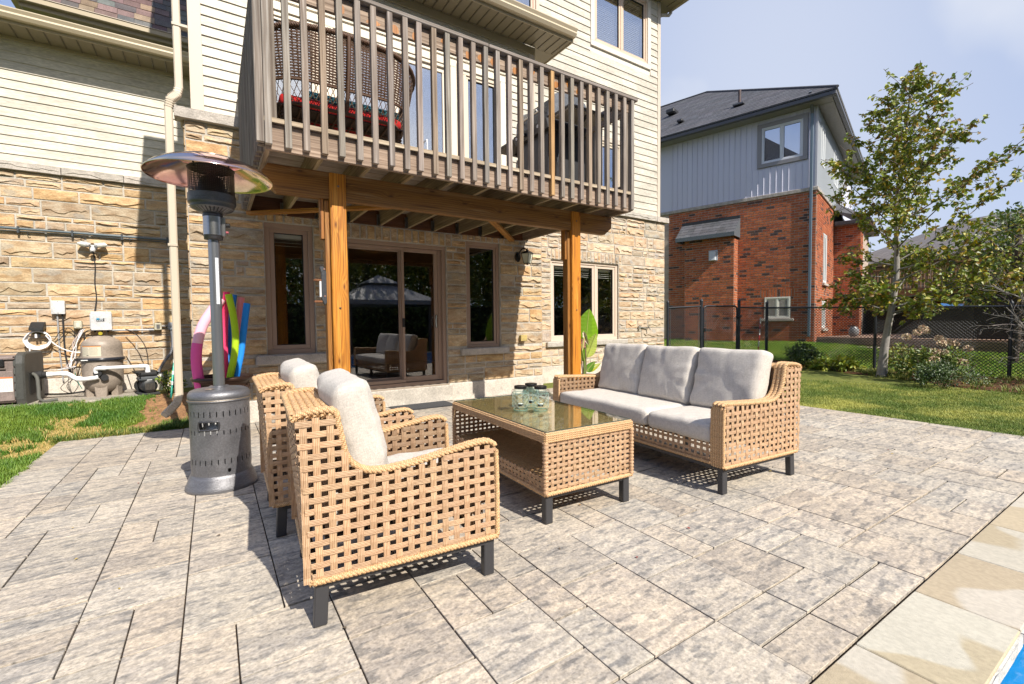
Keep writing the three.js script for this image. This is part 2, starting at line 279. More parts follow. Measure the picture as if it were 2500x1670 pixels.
// one split-face stone; front faces +z
function stoneG(x0, x1, y0, y1, z, col, depth = rr(0.014, 0.030)) {
  const b = new GB(col), w = x1 - x0, h = y1 - y0, nx = Math.round(clamp(w / 0.05, 3, 11)), s = rnd() * 100, ou = rnd() * 5, ov = rnd() * 5, brk = rnd() < 0.72, lo = rr(0.2, 0.5);
  const P = [];
  for (let j = 0; j < 5; j++) { P.push([]); for (let i = 0; i <= nx; i++) {
    const u = i / nx, X = x0 + u * w, edge = j === 0 || j === 4 || i === 0 || i === nx, nse = fbm(X * 11 + s, j * 2.3 + s, 0, 2), n2 = vnoise(X * 17 + s, j * 3.1);
    const br = clamp(lo + 0.5 * (vnoise(X * 10 + s, s) - 0.5) + 0.25 * (vnoise(X * 31, s) - 0.5), 0.14, 0.7);
    const vs = brk ? [0, br - 0.07, br, lerp(br, 1, 0.6), 1] : [0, 0.14, 0.5, 0.84, 1];
    const zs = brk ? [0, 0.30 + 0.25 * n2, 0.95 + 0.5 * n2, 0.62 + 0.35 * nse, 0] : [0, 0.55 + 0.3 * nse, 0.6 + 0.4 * n2, 0.55 + 0.3 * nse, 0];
    const jit = edge ? 0 : (n2 - 0.5) * 0.012;
    const ex = i === 0 ? 0.006 * vnoise(j * 2 + s, 4) : i === nx ? -0.006 * vnoise(j * 2 + s, 7) : 0, ey = j === 0 ? 0.007 * vnoise(X * 25 + s, 3) : j === 4 ? -0.007 * vnoise(X * 25 + s, 9) : 0;
    P[j].push([X + jit + ex, y0 + vs[j] * h + ey, z + (edge ? 0.006 + depth * 0.28 * (0.6 + 0.8 * nse) : depth * zs[j])]);
  } }
  for (let j = 0; j < 4; j++) for (let i = 0; i < nx; i++) { const a = P[j][i], c = P[j][i + 1], d = P[j + 1][i + 1], e = P[j + 1][i], f = q => [q[0] + ou, q[1] + ov]; if ((i + j) & 1) b.quad(a, c, d, e, f(a), f(c), f(d), f(e)); else { b.tri(a, c, e, f(a), f(c), f(e)); b.tri(c, d, e, f(c), f(d), f(e)); } }
  const zb = z - 0.02, a = [x0, y0, zb], c = [x1, y0, zb], d = [x1, y1, zb], e = [x0, y1, zb], A = P[0][0], Cc = P[0][nx], D = P[4][nx], E = P[4][0];
  b.quadA(a, c, Cc, A, 0, 2); b.quadA(c, d, D, Cc, 1, 2); b.quadA(d, e, E, D, 0, 2); b.quadA(e, a, A, E, 1, 2);
  return b.build();
}
const palette = { warm: [[0.58, 0.465, 0.335], [0.60, 0.475, 0.325], [0.56, 0.465, 0.36], [0.50, 0.435, 0.36], [0.60, 0.495, 0.375], [0.46, 0.405, 0.345], [0.60, 0.45, 0.285]], pale: [[0.62, 0.535, 0.45], [0.64, 0.545, 0.45], [0.57, 0.515, 0.455], [0.55, 0.505, 0.46], [0.66, 0.575, 0.49], [0.63, 0.51, 0.395], [0.52, 0.48, 0.45]] };
const stoneList = [];
function layStones(parent, x0, x1, y0, y1, z, holes, pal, soldiers = []) {
  const J = 0.019, all = [...holes, ...soldiers], put = (a, b, c, d) => { if (b - a < 0.04 || d - c < 0.03) return; const m = V((a + b) / 2, (c + d) / 2, z); stoneList.push({ parent, s: (b - a) * (d - c) / m.distanceToSquared(EYE), make: (S => () => stoneG(a + J / 2, b - J / 2, c + J / 2, d - J / 2, z, S))(vary(pick(pal), 0.11)) }); };
  const ys = [...new Set([y0, y1, ...all.flatMap(h => [h[2], h[3]])].filter(y => y >= y0 && y <= y1))].sort((a, b) => a - b);
  for (let k = 0; k < ys.length - 1; k++) {
    const H = ys[k + 1] - ys[k]; if (H < 0.03) continue;
    const n = Math.max(1, Math.round(H / 0.205)), cuts = [ys[k]]; for (let i = 1; i < n; i++) cuts.push(ys[k] + H * i / n + rr(-0.03, 0.03)); cuts.push(ys[k + 1]);
    for (let i = 0; i < n; i++) {
      const a = cuts[i], b = cuts[i + 1]; let free = [[x0, x1]];
      for (const h of all) if (h[2] < b - 0.005 && h[3] > a + 0.005) free = free.flatMap(f => h[1] <= f[0] || h[0] >= f[1] ? [f] : [[f[0], h[0]], [h[1], f[1]]].filter(q => q[1] - q[0] > 0.03));
      for (const [fa, fb] of free) {
        let x = fa; while (x < fb - 0.01) {
          let L = rr(0.28, 0.95); if (fb - x - L < 0.25) L = fb - x; if (L > 1.1) L /= 2;
          if (b - a < 0.12 || rnd() < 0.5) { if (L > 0.5 && rnd() < 0.3) { const m = x + L * rr(0.3, 0.7); put(x, m, a, b); put(m, x + L, a, b); } else put(x, x + L, a, b); }
          else { const m = a + (b - a) * pick([0.38, 0.5, 0.62]); for (const [c, d] of [[a, m], [m, b]]) { const q = x + L * rr(0.25, 0.75); if (L > 0.3 && rnd() < 0.75) { put(x, q, c, d); put(q, x + L, c, d); } else put(x, x + L, c, d); } }
          x += L;
        }
      }
    }
  }
  for (const s of soldiers) { const n = Math.round((s[1] - s[0]) / 0.105); let x = s[0]; for (let i = 0; i < n; i++) { const e = i === n - 1 ? s[1] : s[0] + (s[1] - s[0]) * (i + 1) / n + rr(-0.01, 0.01); put(x, e, s[2], s[3]); x = e; } }
}
// solid wall with holes, cut into boxes
function wallCore(x0, x1, y0, y1, z0, z1, holes, col) {
  const xs = [...new Set([x0, x1, ...holes.flatMap(h => [h[0], h[1]])])].filter(x => x >= x0 && x <= x1).sort((a, b) => a - b), out = [];
  for (let i = 0; i < xs.length - 1; i++) {
    const m = (xs[i] + xs[i + 1]) / 2; let y = y0;
    for (const h of holes.filter(h => h[0] < m && h[1] > m).sort((a, b) => a[2] - b[2])) { if (h[2] > y) out.push(cbox(xs[i], xs[i + 1], y, h[2], z0, z1, 0, col)); y = Math.max(y, h[3]); }
    if (y < y1) out.push(cbox(xs[i], xs[i + 1], y, y1, z0, z1, 0, col));
  }
  return out;
}
// lapped siding: every board is one piece
function sideBoards(parent, x0, x1, y0, y1, z, holes, expo = 0.112) {
  for (let y = y0; y < y1 - 0.01; y += expo) {
    const b = Math.min(y + expo, y1); let free = [[x0, x1]];
    for (const h of holes) if (h[2] < b - 0.01 && h[3] > y + 0.01) {
      const full = h[2] <= y + 0.005 && h[3] >= b - 0.005;
      free = free.flatMap(f => h[1] <= f[0] || h[0] >= f[1] ? [f] : [[f[0], h[0]], [h[1], f[1]]].filter(q => q[1] - q[0] > 0.02));
    }
    for (const [a, c] of free) {
      const g = new GB(vary(C.siding, 0.015)), o = rnd() * 3, zb = z + 0.017 + rr(-0.001, 0.001), zt = z + 0.002, q = (A, B, D, E) => g.quadA(A, B, D, E, 0, 1, o, o);
      q([a, y, zb], [c, y, zb], [c, b, zt], [a, b, zt]); g.quadA([a, y, z - 0.004], [c, y, z - 0.004], [c, y, zb], [a, y, zb], 0, 2, o, 0);
      g.tri([a, y, zb], [a, b, zt], [a, y, z - 0.004]); g.tri([c, y, zb], [c, y, z - 0.004], [c, b, zt]);
      part(parent, 'siding_board', g.build(), M.siding);
    }
  }
}
// a window: outer frame, sashes with panes, perhaps a blind
function windowUnit(parent, name, o) {
  const { x0, x1, y0, y1, z, col = C.clay, fw = 0.055, sw = 0.045, lights = [1], blind, d = 0.09, trim, glass = M.pane } = o, w = group(parent, name);
  const fr = (a, b, c, e, t, z0, z1, cl) => [cbox(a, b, c, c + t, z0, z1, 0.004, cl), cbox(a, b, e - t, e, z0, z1, 0.004, cl), cbox(a, a + t, c + t, e - t, z0, z1, 0.004, cl), cbox(b - t, b, c + t, e - t, z0, z1, 0.004, cl)];
  part(w, 'frame', fr(x0, x1, y0, y1, fw, z - d, z, col), M.metalTrim);
  if (trim) part(w, 'casing', fr(x0 - trim, x1 + trim, y0 - trim, y1 + trim, trim - 0.001, z - 0.02, z + 0.022, o.trimCol || C.trimTan), M.trim);
  const ix0 = x0 + fw, ix1 = x1 - fw, W = ix1 - ix0, mull = 0.05, tot = lights.reduce((a, b) => a + b, 0); let x = ix0;
  lights.forEach((f, i) => {
    const a = x, b = ix0 + W * (lights.slice(0, i + 1).reduce((p, q) => p + q, 0) / tot) - (i < lights.length - 1 ? mull / 2 : 0); x = b + mull;
    if (i < lights.length - 1) part(w, 'mullion', cbox(b, b + mull, y0 + fw, y1 - fw, z - d + 0.01, z - 0.006, 0.004, col), M.metalTrim);
    part(w, 'sash', fr(a, b, y0 + fw, y1 - fw, sw, z - d + 0.005, z - 0.018, vary(col, 0.04)), M.metalTrim);
    part(w, 'gasket', fr(a + sw - 0.002, b - sw + 0.002, y0 + fw + sw - 0.002, y1 - fw - sw + 0.002, 0.008, z - d + 0.02, z - 0.024, C.black), M.rubber);
    part(w, 'pane', new THREE.BoxGeometry(b - a - 2 * sw - 0.006, y1 - y0 - 2 * fw - 2 * sw - 0.006, 0.0001).translate((a + b) / 2, (y0 + y1) / 2, z - 0.045), glass).castShadow = false;
    if (blind) { const s = [], top = y1 - fw - sw, n = Math.round((top - (y0 + fw) - 0.05) * (blind.drop ?? 1) / 0.045); s.push(cbox(a + sw + 0.005, b - sw - 0.005, top - 0.05, top, z - 0.16, z - 0.11, 0, blind.col)); for (let k = 0; k < n; k++) { const g = cbox(a + sw + 0.005, b - sw - 0.005, -0.0015, 0.0015, -0.022, 0.022, 0, vary(blind.col, 0.05)); g.rotateX(blind.tilt ?? 0.5); g.translate(0, top - 0.06 - k * 0.042, z - 0.14); s.push(g); } part(w, 'blind', s, M.trim); }
  });
  return w;
}
const ZB = -6.54, ZR = -7.44, ZL = -9.95, BX0 = -0.2, BX1 = 4.88, RX1 = 9.27;
// --- openings [x0, x1, y0, y1]
const hLeftWin = [0.575, 1.145, 0.825, 2.49], hDoor = [1.50, 3.05, 0.265, 2.38], hRightWin = [3.39, 4.02, 0.80, 2.50];
const sillL = [0.44, 1.275, 0.70, 0.825], sillR = [3.27, 4.15, 0.69, 0.80], hWin3 = [5.78, 7.70, 0.80, 2.48], sill3 = [5.64, 7.94, 0.69, 0.80];
const ledgeY0 = 3.56, ledgeY1 = 3.68;
const swB = group(house, 'stone_wall', 'tan stone wall under the deck'), swR = group(house, 'stone_wall', 'paler stone wall set back on the right'), swL = group(house, 'stone_wall', 'sunlit stone wall behind the pool equipment');
layStones(swB, BX0, BX1, 0.26, ledgeY0, ZB, [hLeftWin, hDoor, hRightWin, sillL, sillR], palette.warm, [[1.42, 3.14, 2.38, 2.58], [0.5, 1.22, 2.49, 2.69], [3.32, 4.1, 2.50, 2.70]]);
layStones(swR, BX1 + 0.02, RX1, 0.30, ledgeY0, ZR, [hWin3, sill3], palette.pale, [[5.68, 7.80, 2.48, 2.70]]);
layStones(swL, -4.3, BX0 - 0.02, 0.40, ledgeY0, ZL, [], palette.warm);
stoneList.sort((a, b) => b.s - a.s);
{ const rest = new Map(); stoneList.forEach((q, i) => { const g = q.make(); if (i < 296) part(q.parent, 'stone', g, M.stone); else { if (!rest.has(q.parent)) rest.set(q.parent, []); rest.get(q.parent).push(g); } });
  for (const [p, l] of rest) part(p, 'stonework', l, M.stone).userData.kind = 'stuff'; }
part(swB, 'mortar_bed', wallCore(BX0 + 0.004, BX1 - 0.004, 0.262, ledgeY0 - 0.002, ZB - 0.2, ZB + 0.003, [hLeftWin, hDoor, hRightWin], C.mortar), M.mortar);
part(swR, 'mortar_bed', wallCore(BX1 + 0.002, RX1 - 0.004, 0.302, ledgeY0 - 0.002, ZR - 0.2, ZR + 0.003, [hWin3], C.mortar), M.mortar);
part(swL, 'mortar_bed', wallCore(-4.3, BX0 - 0.004, 0.402, ledgeY0 - 0.002, ZL - 0.2, ZL + 0.003, [], C.mortar), M.mortar);
part(swB, 'wall_return', [cbox(BX0 + 0.004, BX0 + 0.2, 0.262, 3.558, ZL, ZB - 0.2, 0, C.mortar), cbox(BX1 - 0.2, BX1 - 0.004, 0.262, 3.558, ZR, ZB - 0.2, 0, C.mortar), cbox(RX1 - 0.2, RX1 - 0.004, 0.3, 3.558, -13, ZR - 0.2, 0, C.mortar)], M.mortar);
// side faces of the corners in stone
{ const l = []; for (let y = 0.27; y < 3.5; y += 0.2) for (const [x, z, s] of [[BX0 + 0.004, ZB, -1], [BX1 - 0.004, ZB, 1], [RX1 - 0.004, ZR, 1]]) { const g = stoneG(-0.2, 0.2, y, y + 0.185, 0, vary(pick(palette.warm), 0.15)); g.rotateY(s * Math.PI / 2); g.translate(x, 0, z - 0.205); l.push(g); } part(swB, 'quoin', l, M.stone).userData.kind = 'stuff'; }
// foundation, ledges and sills of pale stone
parts(house, 'foundation', [cbox(BX0, BX1, -0.2, 0.26, ZB - 0.25, ZB + 0.03, 0.008, C.concrete), cbox(BX1 + 0.002, RX1, -0.2, 0.30, ZR - 0.25, ZR + 0.03, 0.008, C.concrete), cbox(-4.3, BX0 - 0.002, -0.2, 0.40, ZL - 0.25, ZL + 0.03, 0.008, C.concrete), cbox(1.48, 3.1, 0.0, 0.245, ZB + 0.032, ZB + 0.06, 0.008, [0.72, 0.66, 0.58])], M.concrete);
function ledge(x0, x1, y0, y1, z, out = 0.075) { let x = x0; while (x < x1 - 0.01) { let L = rr(0.7, 1.1); if (x1 - x - L < 0.4) L = x1 - x; const g = stoneG(x + 0.003, x + L - 0.003, y0, y1, z + out - 0.012, vary(C.ledge, 0.06), 0.012); part(house, 'ledge_stone', [g, cbox(x + 0.003, x + L - 0.003, y0 + 0.001, y1 - 0.001, z - 0.1, z + out - 0.010, 0.003, C.ledge)], M.ledge); x += L; } }
ledge(BX0 - 0.09, BX1 + 0.07, ledgeY0, ledgeY1, ZB); ledge(BX1 + 0.072, RX1 + 0.09, ledgeY0, ledgeY1, ZR); ledge(-4.3, BX0 - 0.1, ledgeY0, ledgeY1, ZL);
for (const [h, z] of [[sillL, ZB], [sillR, ZB], [sill3, ZR]]) part(house, 'window_sill', cbox(h[0], h[1], h[2] + 0.002, h[3] - 0.004, z - 0.12, z + 0.075, 0.01, vary(C.ledge, 0.04)), M.ledge);
// --- windows of the lower floor
const whiteBlind = { col: [0.55, 0.56, 0.50], drop: 0.1, tilt: 0.2 };
windowUnit(house, 'window', { x0: hLeftWin[0], x1: hLeftWin[1], y0: hLeftWin[2], y1: hLeftWin[3], z: ZB - 0.035, fw: 0.06, sw: 0.055, blind: whiteBlind });
windowUnit(house, 'window', { x0: hRightWin[0], x1: hRightWin[1], y0: hRightWin[2], y1: hRightWin[3], z: ZB - 0.035, fw: 0.05, sw: 0.045 });
windowUnit(house, 'window', { x0: hWin3[0], x1: hWin3[1], y0: hWin3[2], y1: hWin3[3], z: ZR - 0.035, col: [0.60, 0.49, 0.40], lights: [0.62, 0.62, 0.62], fw: 0.06, sw: 0.06, blind: { col: [0.6, 0.6, 0.55], drop: 0.12, tilt: 0.2 } });
{ // sliding patio door
  const d = group(house, 'patio_door', 'brown framed sliding glass door under the deck'), [x0, x1, y0, y1] = hDoor, z = ZB - 0.03, col = C.clay, xm = 2.36;
  const fr = (a, b, c, e, t, z0, z1, bt = t) => [cbox(a, b, c, c + bt, z0, z1, 0.004, col), cbox(a, b, e - t, e, z0, z1, 0.004, col), cbox(a, a + t, c + bt, e - t, z0, z1, 0.004, col), cbox(b - t, b, c + bt, e - t, z0, z1, 0.004, col)];
  part(d, 'frame', [...fr(x0, x1, y0, y1, 0.055, z - 0.14, z), cbox(x1 - 0.11, x1 - 0.056, y0 + 0.06, y1 - 0.06, z - 0.13, z - 0.05, 0.003, col)], M.metalTrim);
  part(d, 'screen_panel', fr(x0 + 0.06, xm + 0.03, y0 + 0.06, y1 - 0.06, 0.035, z - 0.04, z - 0.015, 0.05), M.metalTrim);
  part(d, 'fixed_panel', fr(x0 + 0.06, xm + 0.03, y0 + 0.06, y1 - 0.06, 0.06, z - 0.125, z - 0.095, 0.08), M.metalTrim);
  part(d, 'sliding_panel', fr(xm - 0.02, x1 - 0.115, y0 + 0.06, y1 - 0.06, 0.055, z - 0.09, z - 0.05, 0.08), M.metalTrim);
  for (const [a, b, zz] of [[x0 + 0.115, xm - 0.028, z - 0.11], [xm + 0.032, x1 - 0.168, z - 0.07]]) part(d, 'pane', new THREE.BoxGeometry(b - a, y1 - y0 - 0.26, 0.0001).translate((a + b) / 2, (y0 + y1) / 2 + 0.01, zz), M.pane).castShadow = false;
  part(d, 'handle', [cbox(x1 - 0.16, x1 - 0.128, 1.13, 1.33, z - 0.05, z - 0.044, 0.003, C.black), tube([[x1 - 0.145, 1.14, z - 0.045], [x1 - 0.165, 1.16, z + 0.0], [x1 - 0.175, 1.23, z + 0.01], [x1 - 0.165, 1.30, z + 0.0], [x1 - 0.145, 1.32, z - 0.045]], 0.009, [0.55, 0.6, 0.58], 8)], M.gloss);
  part(d, 'latch', cbox(xm - 0.012, xm + 0.022, 1.15, 1.28, z - 0.014, z + 0.01, 0.004, C.black), M.rubber);
  part(d, 'threshold', cbox(x0 - 0.01, x1 + 0.01, y0 - 0.02, y0 - 0.001, z - 0.16, z + 0.07, 0.003, [0.34, 0.28, 0.22]), M.metalTrim);
}
// --- siding of the bump-out over the deck
const ZS = ZB - 0.075, ZSR = ZR - 0.075, sofY = 5.92;
const uA = [0.62, 1.30, 3.75, 5.16], uD = [1.48, 3.20, 2.86, 5.16], uB = [3.42, 4.10, 3.45, 5.16], uR = [6.35, 7.85, 3.74, 5.15], uTop = [3.7, 5.50, 7.16, 8.6], uCor = [7.05, 8.72, 7.20, 8.62];
const grow = (h, t) => [h[0] - t, h[1] + t, h[2] - t, h[3] + t];
const sdB = group(house, 'siding', 'cream siding over the deck'), sdR = group(house, 'siding', 'cream siding on the right part of the house'), sdL = group(house, 'siding', 'cream siding of the left wing');
sideBoards(sdB, BX0 + 0.20, BX1 - 0.20, ledgeY1, sofY - 0.12, ZS, [grow(uA, 0.10), grow(uD, 0.10), grow(uB, 0.10)], 0.116);
sideBoards(sdR, BX1 - 0.02, RX1 - 0.19, ledgeY1, 8.75, ZSR, [grow(uR, 0.085), grow(uTop, 0.085), grow(uCor, 0.11), [-1, 5.3, 3.6, 5.9]], 0.157);
sideBoards(sdL, -4.3, BX0 + 0.06, ledgeY1, 5.54, ZL - 0.06, [], 0.138);
part(sdB, 'wall_core', wallCore(BX0 + 0.08, BX1 - 0.08, ledgeY1 - 0.9, sofY, ZS - 0.2, ZS - 0.005, [uA, uD, uB], C.siding), M.trim);
part(sdR, 'wall_core', wallCore(-0.1, RX1 - 0.1, ledgeY1 + 0.002, 8.75, ZSR - 0.2, ZSR - 0.005, [uR, uTop, uCor, [-1, 4.8, 3.5, 5.9]], C.siding), M.trim);
part(sdL, 'wall_core', cbox(-4.3, BX0 + 0.06, ledgeY1 + 0.002, 5.55, ZL - 0.26, ZL - 0.064, 0, C.siding), M.trim);
part(sdR, 'side_wall', [cbox(-0.1, 0.1, 3.7, 8.75, -14, ZSR - 0.2, 0, C.siding), cbox(RX1 - 0.3, RX1 - 0.1, 3.7, 8.75, -14, ZSR - 0.2, 0, C.siding), cbox(BX0 + 0.08, BX0 + 0.28, 3.69, sofY, ZSR - 0.2, ZS - 0.2, 0, C.siding), cbox(BX1 - 0.28, BX1 - 0.08, 3.69, sofY, ZSR, ZS - 0.2, 0, C.siding)], M.trim);
parts(house, 'corner_board', [cbox(BX0 + 0.07, BX0 + 0.2, ledgeY1, sofY, ZS - 0.13, ZS + 0.024, 0.003, C.cream), cbox(BX1 - 0.2, BX1 - 0.07, ledgeY1, sofY, ZS - 0.13, ZS + 0.024, 0.003, C.cream)], M.trim);
part(house, 'corner_board', cbox(RX1 - 0.19, RX1 - 0.09, ledgeY1, 8.75, ZSR - 0.1, ZSR + 0.024, 0.003, C.cream), M.trim);
parts(house, 'frieze_board', [cbox(BX0 + 0.07, BX1 - 0.07, sofY - 0.13, sofY - 0.002, ZS - 0.02, ZS + 0.03, 0.003, C.fascia), cbox(-4.3, BX0 + 0.06, 5.5, 5.548, ZL - 0.08, ZL - 0.02, 0.003, C.fascia)], M.trim);
const upBlind = { col: [0.62, 0.62, 0.60], drop: 1, tilt: 0.9 };
windowUnit(house, 'window', { glass: M.skyPane, x0: uA[0], x1: uA[1], y0: uA[2], y1: uA[3], z: ZS + 0.01, col: [0.66, 0.56, 0.44], fw: 0.06, sw: 0.04, trim: 0.1, trimCol: C.siding });
{ const d = group(house, 'patio_door', 'cream framed sliding glass door on the deck'), [x0, x1, y0, y1] = uD, z = ZS + 0.01, col = [0.68, 0.60, 0.49], xm = 2.35;
  const fr = (a, b, c, e, t, z0, z1) => [cbox(a, b, c, c + t, z0, z1, 0.004, col), cbox(a, b, e - t, e, z0, z1, 0.004, col), cbox(a, a + t, c + t, e - t, z0, z1, 0.004, col), cbox(b - t, b, c + t, e - t, z0, z1, 0.004, col)];
  part(d, 'frame', fr(x0, x1, y0, y1, 0.05, z - 0.13, z), M.metalTrim); part(d, 'fixed_panel', fr(x0 + 0.05, xm + 0.03, y0 + 0.05, y1 - 0.05, 0.07, z - 0.12, z - 0.08), M.metalTrim); part(d, 'sliding_panel', fr(xm - 0.03, x1 - 0.05, y0 + 0.05, y1 - 0.05, 0.07, z - 0.07, z - 0.03), M.metalTrim);
  for (const [a, b, zz] of [[x0 + 0.118, xm - 0.042, z - 0.1], [xm + 0.042, x1 - 0.122, z - 0.05]]) part(d, 'pane', new THREE.BoxGeometry(b - a, y1 - y0 - 0.245, 0.0001).translate((a + b) / 2, (y0 + y1) / 2, zz), M.skyPane).castShadow = false;
  part(d, 'casing', fr(x0 - 0.1, x1 + 0.1, y0 - 0.1, y1 + 0.1, 0.099, z - 0.03, z + 0.015), M.trim);
  part(d, 'handle', tube([[x1 - 0.4, 3.75, z - 0.03], [x1 - 0.41, 3.77, z + 0.02], [x1 - 0.41, 3.95, z + 0.02], [x1 - 0.4, 3.97, z - 0.03]], 0.01, C.white, 8), M.gloss);
}
windowUnit(house, 'window', { glass: M.skyPane, x0: uB[0], x1: uB[1], y0: uB[2], y1: uB[3], z: ZS + 0.01, col: [0.66, 0.56, 0.44], fw: 0.06, sw: 0.04, trim: 0.1, trimCol: C.siding });
windowUnit(house, 'window', { glass: M.skyPane, x0: uR[0], x1: uR[1], y0: uR[2], y1: uR[3], z: ZSR + 0.01, col: [0.62, 0.53, 0.42], lights: [1, 1], fw: 0.05, sw: 0.05, trim: 0.085, trimCol: C.cream });
windowUnit(house, 'window', { glass: M.skyPane, x0: uTop[0], x1: uTop[1], y0: uTop[2], y1: uTop[3], z: ZSR + 0.01, col: [0.62, 0.46, 0.36], lights: [1, 1, 1], fw: 0.05, sw: 0.05, trim: 0.085, trimCol: C.cream });
windowUnit(house, 'window', { glass: M.skyPane, x0: uCor[0], x1: uCor[1], y0: uCor[2], y1: uCor[3], z: ZSR + 0.01, col: [0.62, 0.47, 0.36], lights: [1, 1], fw: 0.05, sw: 0.05, trim: 0.11, trimCol: [0.66, 0.60, 0.53], blind: upBlind });
// dark rooms behind the glass (floor, ceiling and walls, open only towards the windows)
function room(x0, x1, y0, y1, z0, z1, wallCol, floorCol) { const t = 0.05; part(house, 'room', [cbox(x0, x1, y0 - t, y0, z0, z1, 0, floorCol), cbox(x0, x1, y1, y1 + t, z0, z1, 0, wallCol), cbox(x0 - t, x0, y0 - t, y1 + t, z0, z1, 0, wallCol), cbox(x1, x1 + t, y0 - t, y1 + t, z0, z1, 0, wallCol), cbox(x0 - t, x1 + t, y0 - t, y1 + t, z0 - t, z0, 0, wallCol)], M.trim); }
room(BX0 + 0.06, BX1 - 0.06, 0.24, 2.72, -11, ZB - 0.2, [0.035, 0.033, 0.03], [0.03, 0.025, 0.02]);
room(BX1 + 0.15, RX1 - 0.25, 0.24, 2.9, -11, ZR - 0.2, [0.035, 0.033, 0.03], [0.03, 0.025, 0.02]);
room(BX0 + 0.3, BX1 - 0.35, 2.84, 5.85, -10, ZS - 0.2, [0.20, 0.22, 0.25], [0.10, 0.09, 0.08]);
room(BX1 + 0.1, RX1 - 0.4, 2.95, 5.85, -11, ZSR - 0.2, [0.20, 0.22, 0.25], [0.10, 0.09, 0.08]);
room(0.2, RX1 - 0.4, 6.0, 8.7, -11, ZSR - 0.2, [0.20, 0.22, 0.25], [0.10, 0.09, 0.08]);
// --- eaves: soffit panels, fascia, gutters, roofs
function eave(x0, x1, y, z0, z1, pw, gut = 0.125) {      // soffit from the wall z0 out to z1, then fascia and gutter
  for (let x = x0; x < x1 - 0.02; x += pw) { const e = Math.min(x + pw, x1); part(house, 'soffit_panel', [cbox(x + 0.0015, e - 0.0015, y, y + 0.01, z0, z1, 0.002, vary(C.soffit, 0.03)), cbox(x + 0.003, x + 0.016, y - 0.009, y, z0 + 0.01, z1 - 0.01, 0, C.soffit.map(q => q * 0.55))], M.trim); }
  part(house, 'fascia', cbox(x0 - 0.01, x1 + 0.01, y - 0.015, y + 0.17, z1, z1 + 0.018, 0.002, C.fascia), M.trim);
  const prof = [[0, 0], [0.075, 0], [0.105, 0.045], [0.10, 0.07], [0.125, gut - 0.012], [0.125, gut], [0.115, gut], [0.112, gut - 0.01], [0.09, 0.072], [0.094, 0.048], [0.07, 0.008], [0, 0.008]];
  const g = prism(prof, 0, x1 - x0 + 0.02, vary([0.50, 0.42, 0.30], 0.02)); g.rotateY(-Math.PI / 2); g.translate(x1 + 0.01, y + 0.03, z1 + 0.019);
  part(house, 'gutter', g, M.trim);
}
eave(BX0 - 0.35, 5.24, sofY, ZS + 0.03, -6.12, 0.15);
eave(-4.3, BX0 + 0.05, 5.55, ZL - 0.1, -9.55, 0.18);
eave(4.0, 9.58, 8.75, ZSR, -7.02, 0.3);
parts(house, 'soffit_return', [cbox(BX1 - 0.068, 5.24, sofY, sofY + 0.01, ZSR + 0.02, ZS + 0.028, 0.002, C.soffit), cbox(5.24, 5.262, sofY - 0.012, sofY + 0.16, ZSR, -6.1, 0.002, C.fascia), cbox(RX1 - 0.1, 9.58, 8.75, 8.76, -14, ZSR - 0.002, 0.002, C.soffit), cbox(9.582, 9.6, 8.735, 8.92, -14, -7.0, 0.002, C.fascia), cbox(9.6, 9.72, 8.78, 8.9, -7.62, -6.9, 0.01, C.fascia), cbox(BX0 - 0.372, BX0 - 0.352, sofY - 0.012, sofY + 0.16, ZSR, -6.1, 0.002, C.fascia)], M.trim);
part(house, 'downspout_elbow', tube([[9.63, 8.78, -7.55], [9.60, 8.66, -7.56], [9.40, 8.58, -7.56], [9.24, 8.52, -7.56]], 0.04, C.trimTan, 8), M.trim);
function slope(x0, x1, ya, za, yb, zb) { const b = new GB([0.16, 0.13, 0.12]); for (const o of [0, 0.03]) b.quadA([x0, ya + o, za], [x1, ya + o, za], [x1, yb + o, zb], [x0, yb + o, zb], 0, 2); return b.build(); }
part(house, 'roof', [slope(BX0 - 0.36, 5.26, sofY + 0.17, -6.09, 6.75, ZSR), slope(-4.3, BX0 + 0.06, 5.73, -9.52, 7.0, -12.2), slope(-0.5, 9.6, 8.93, -6.98, 11.5, -10.5)], M.shingle);
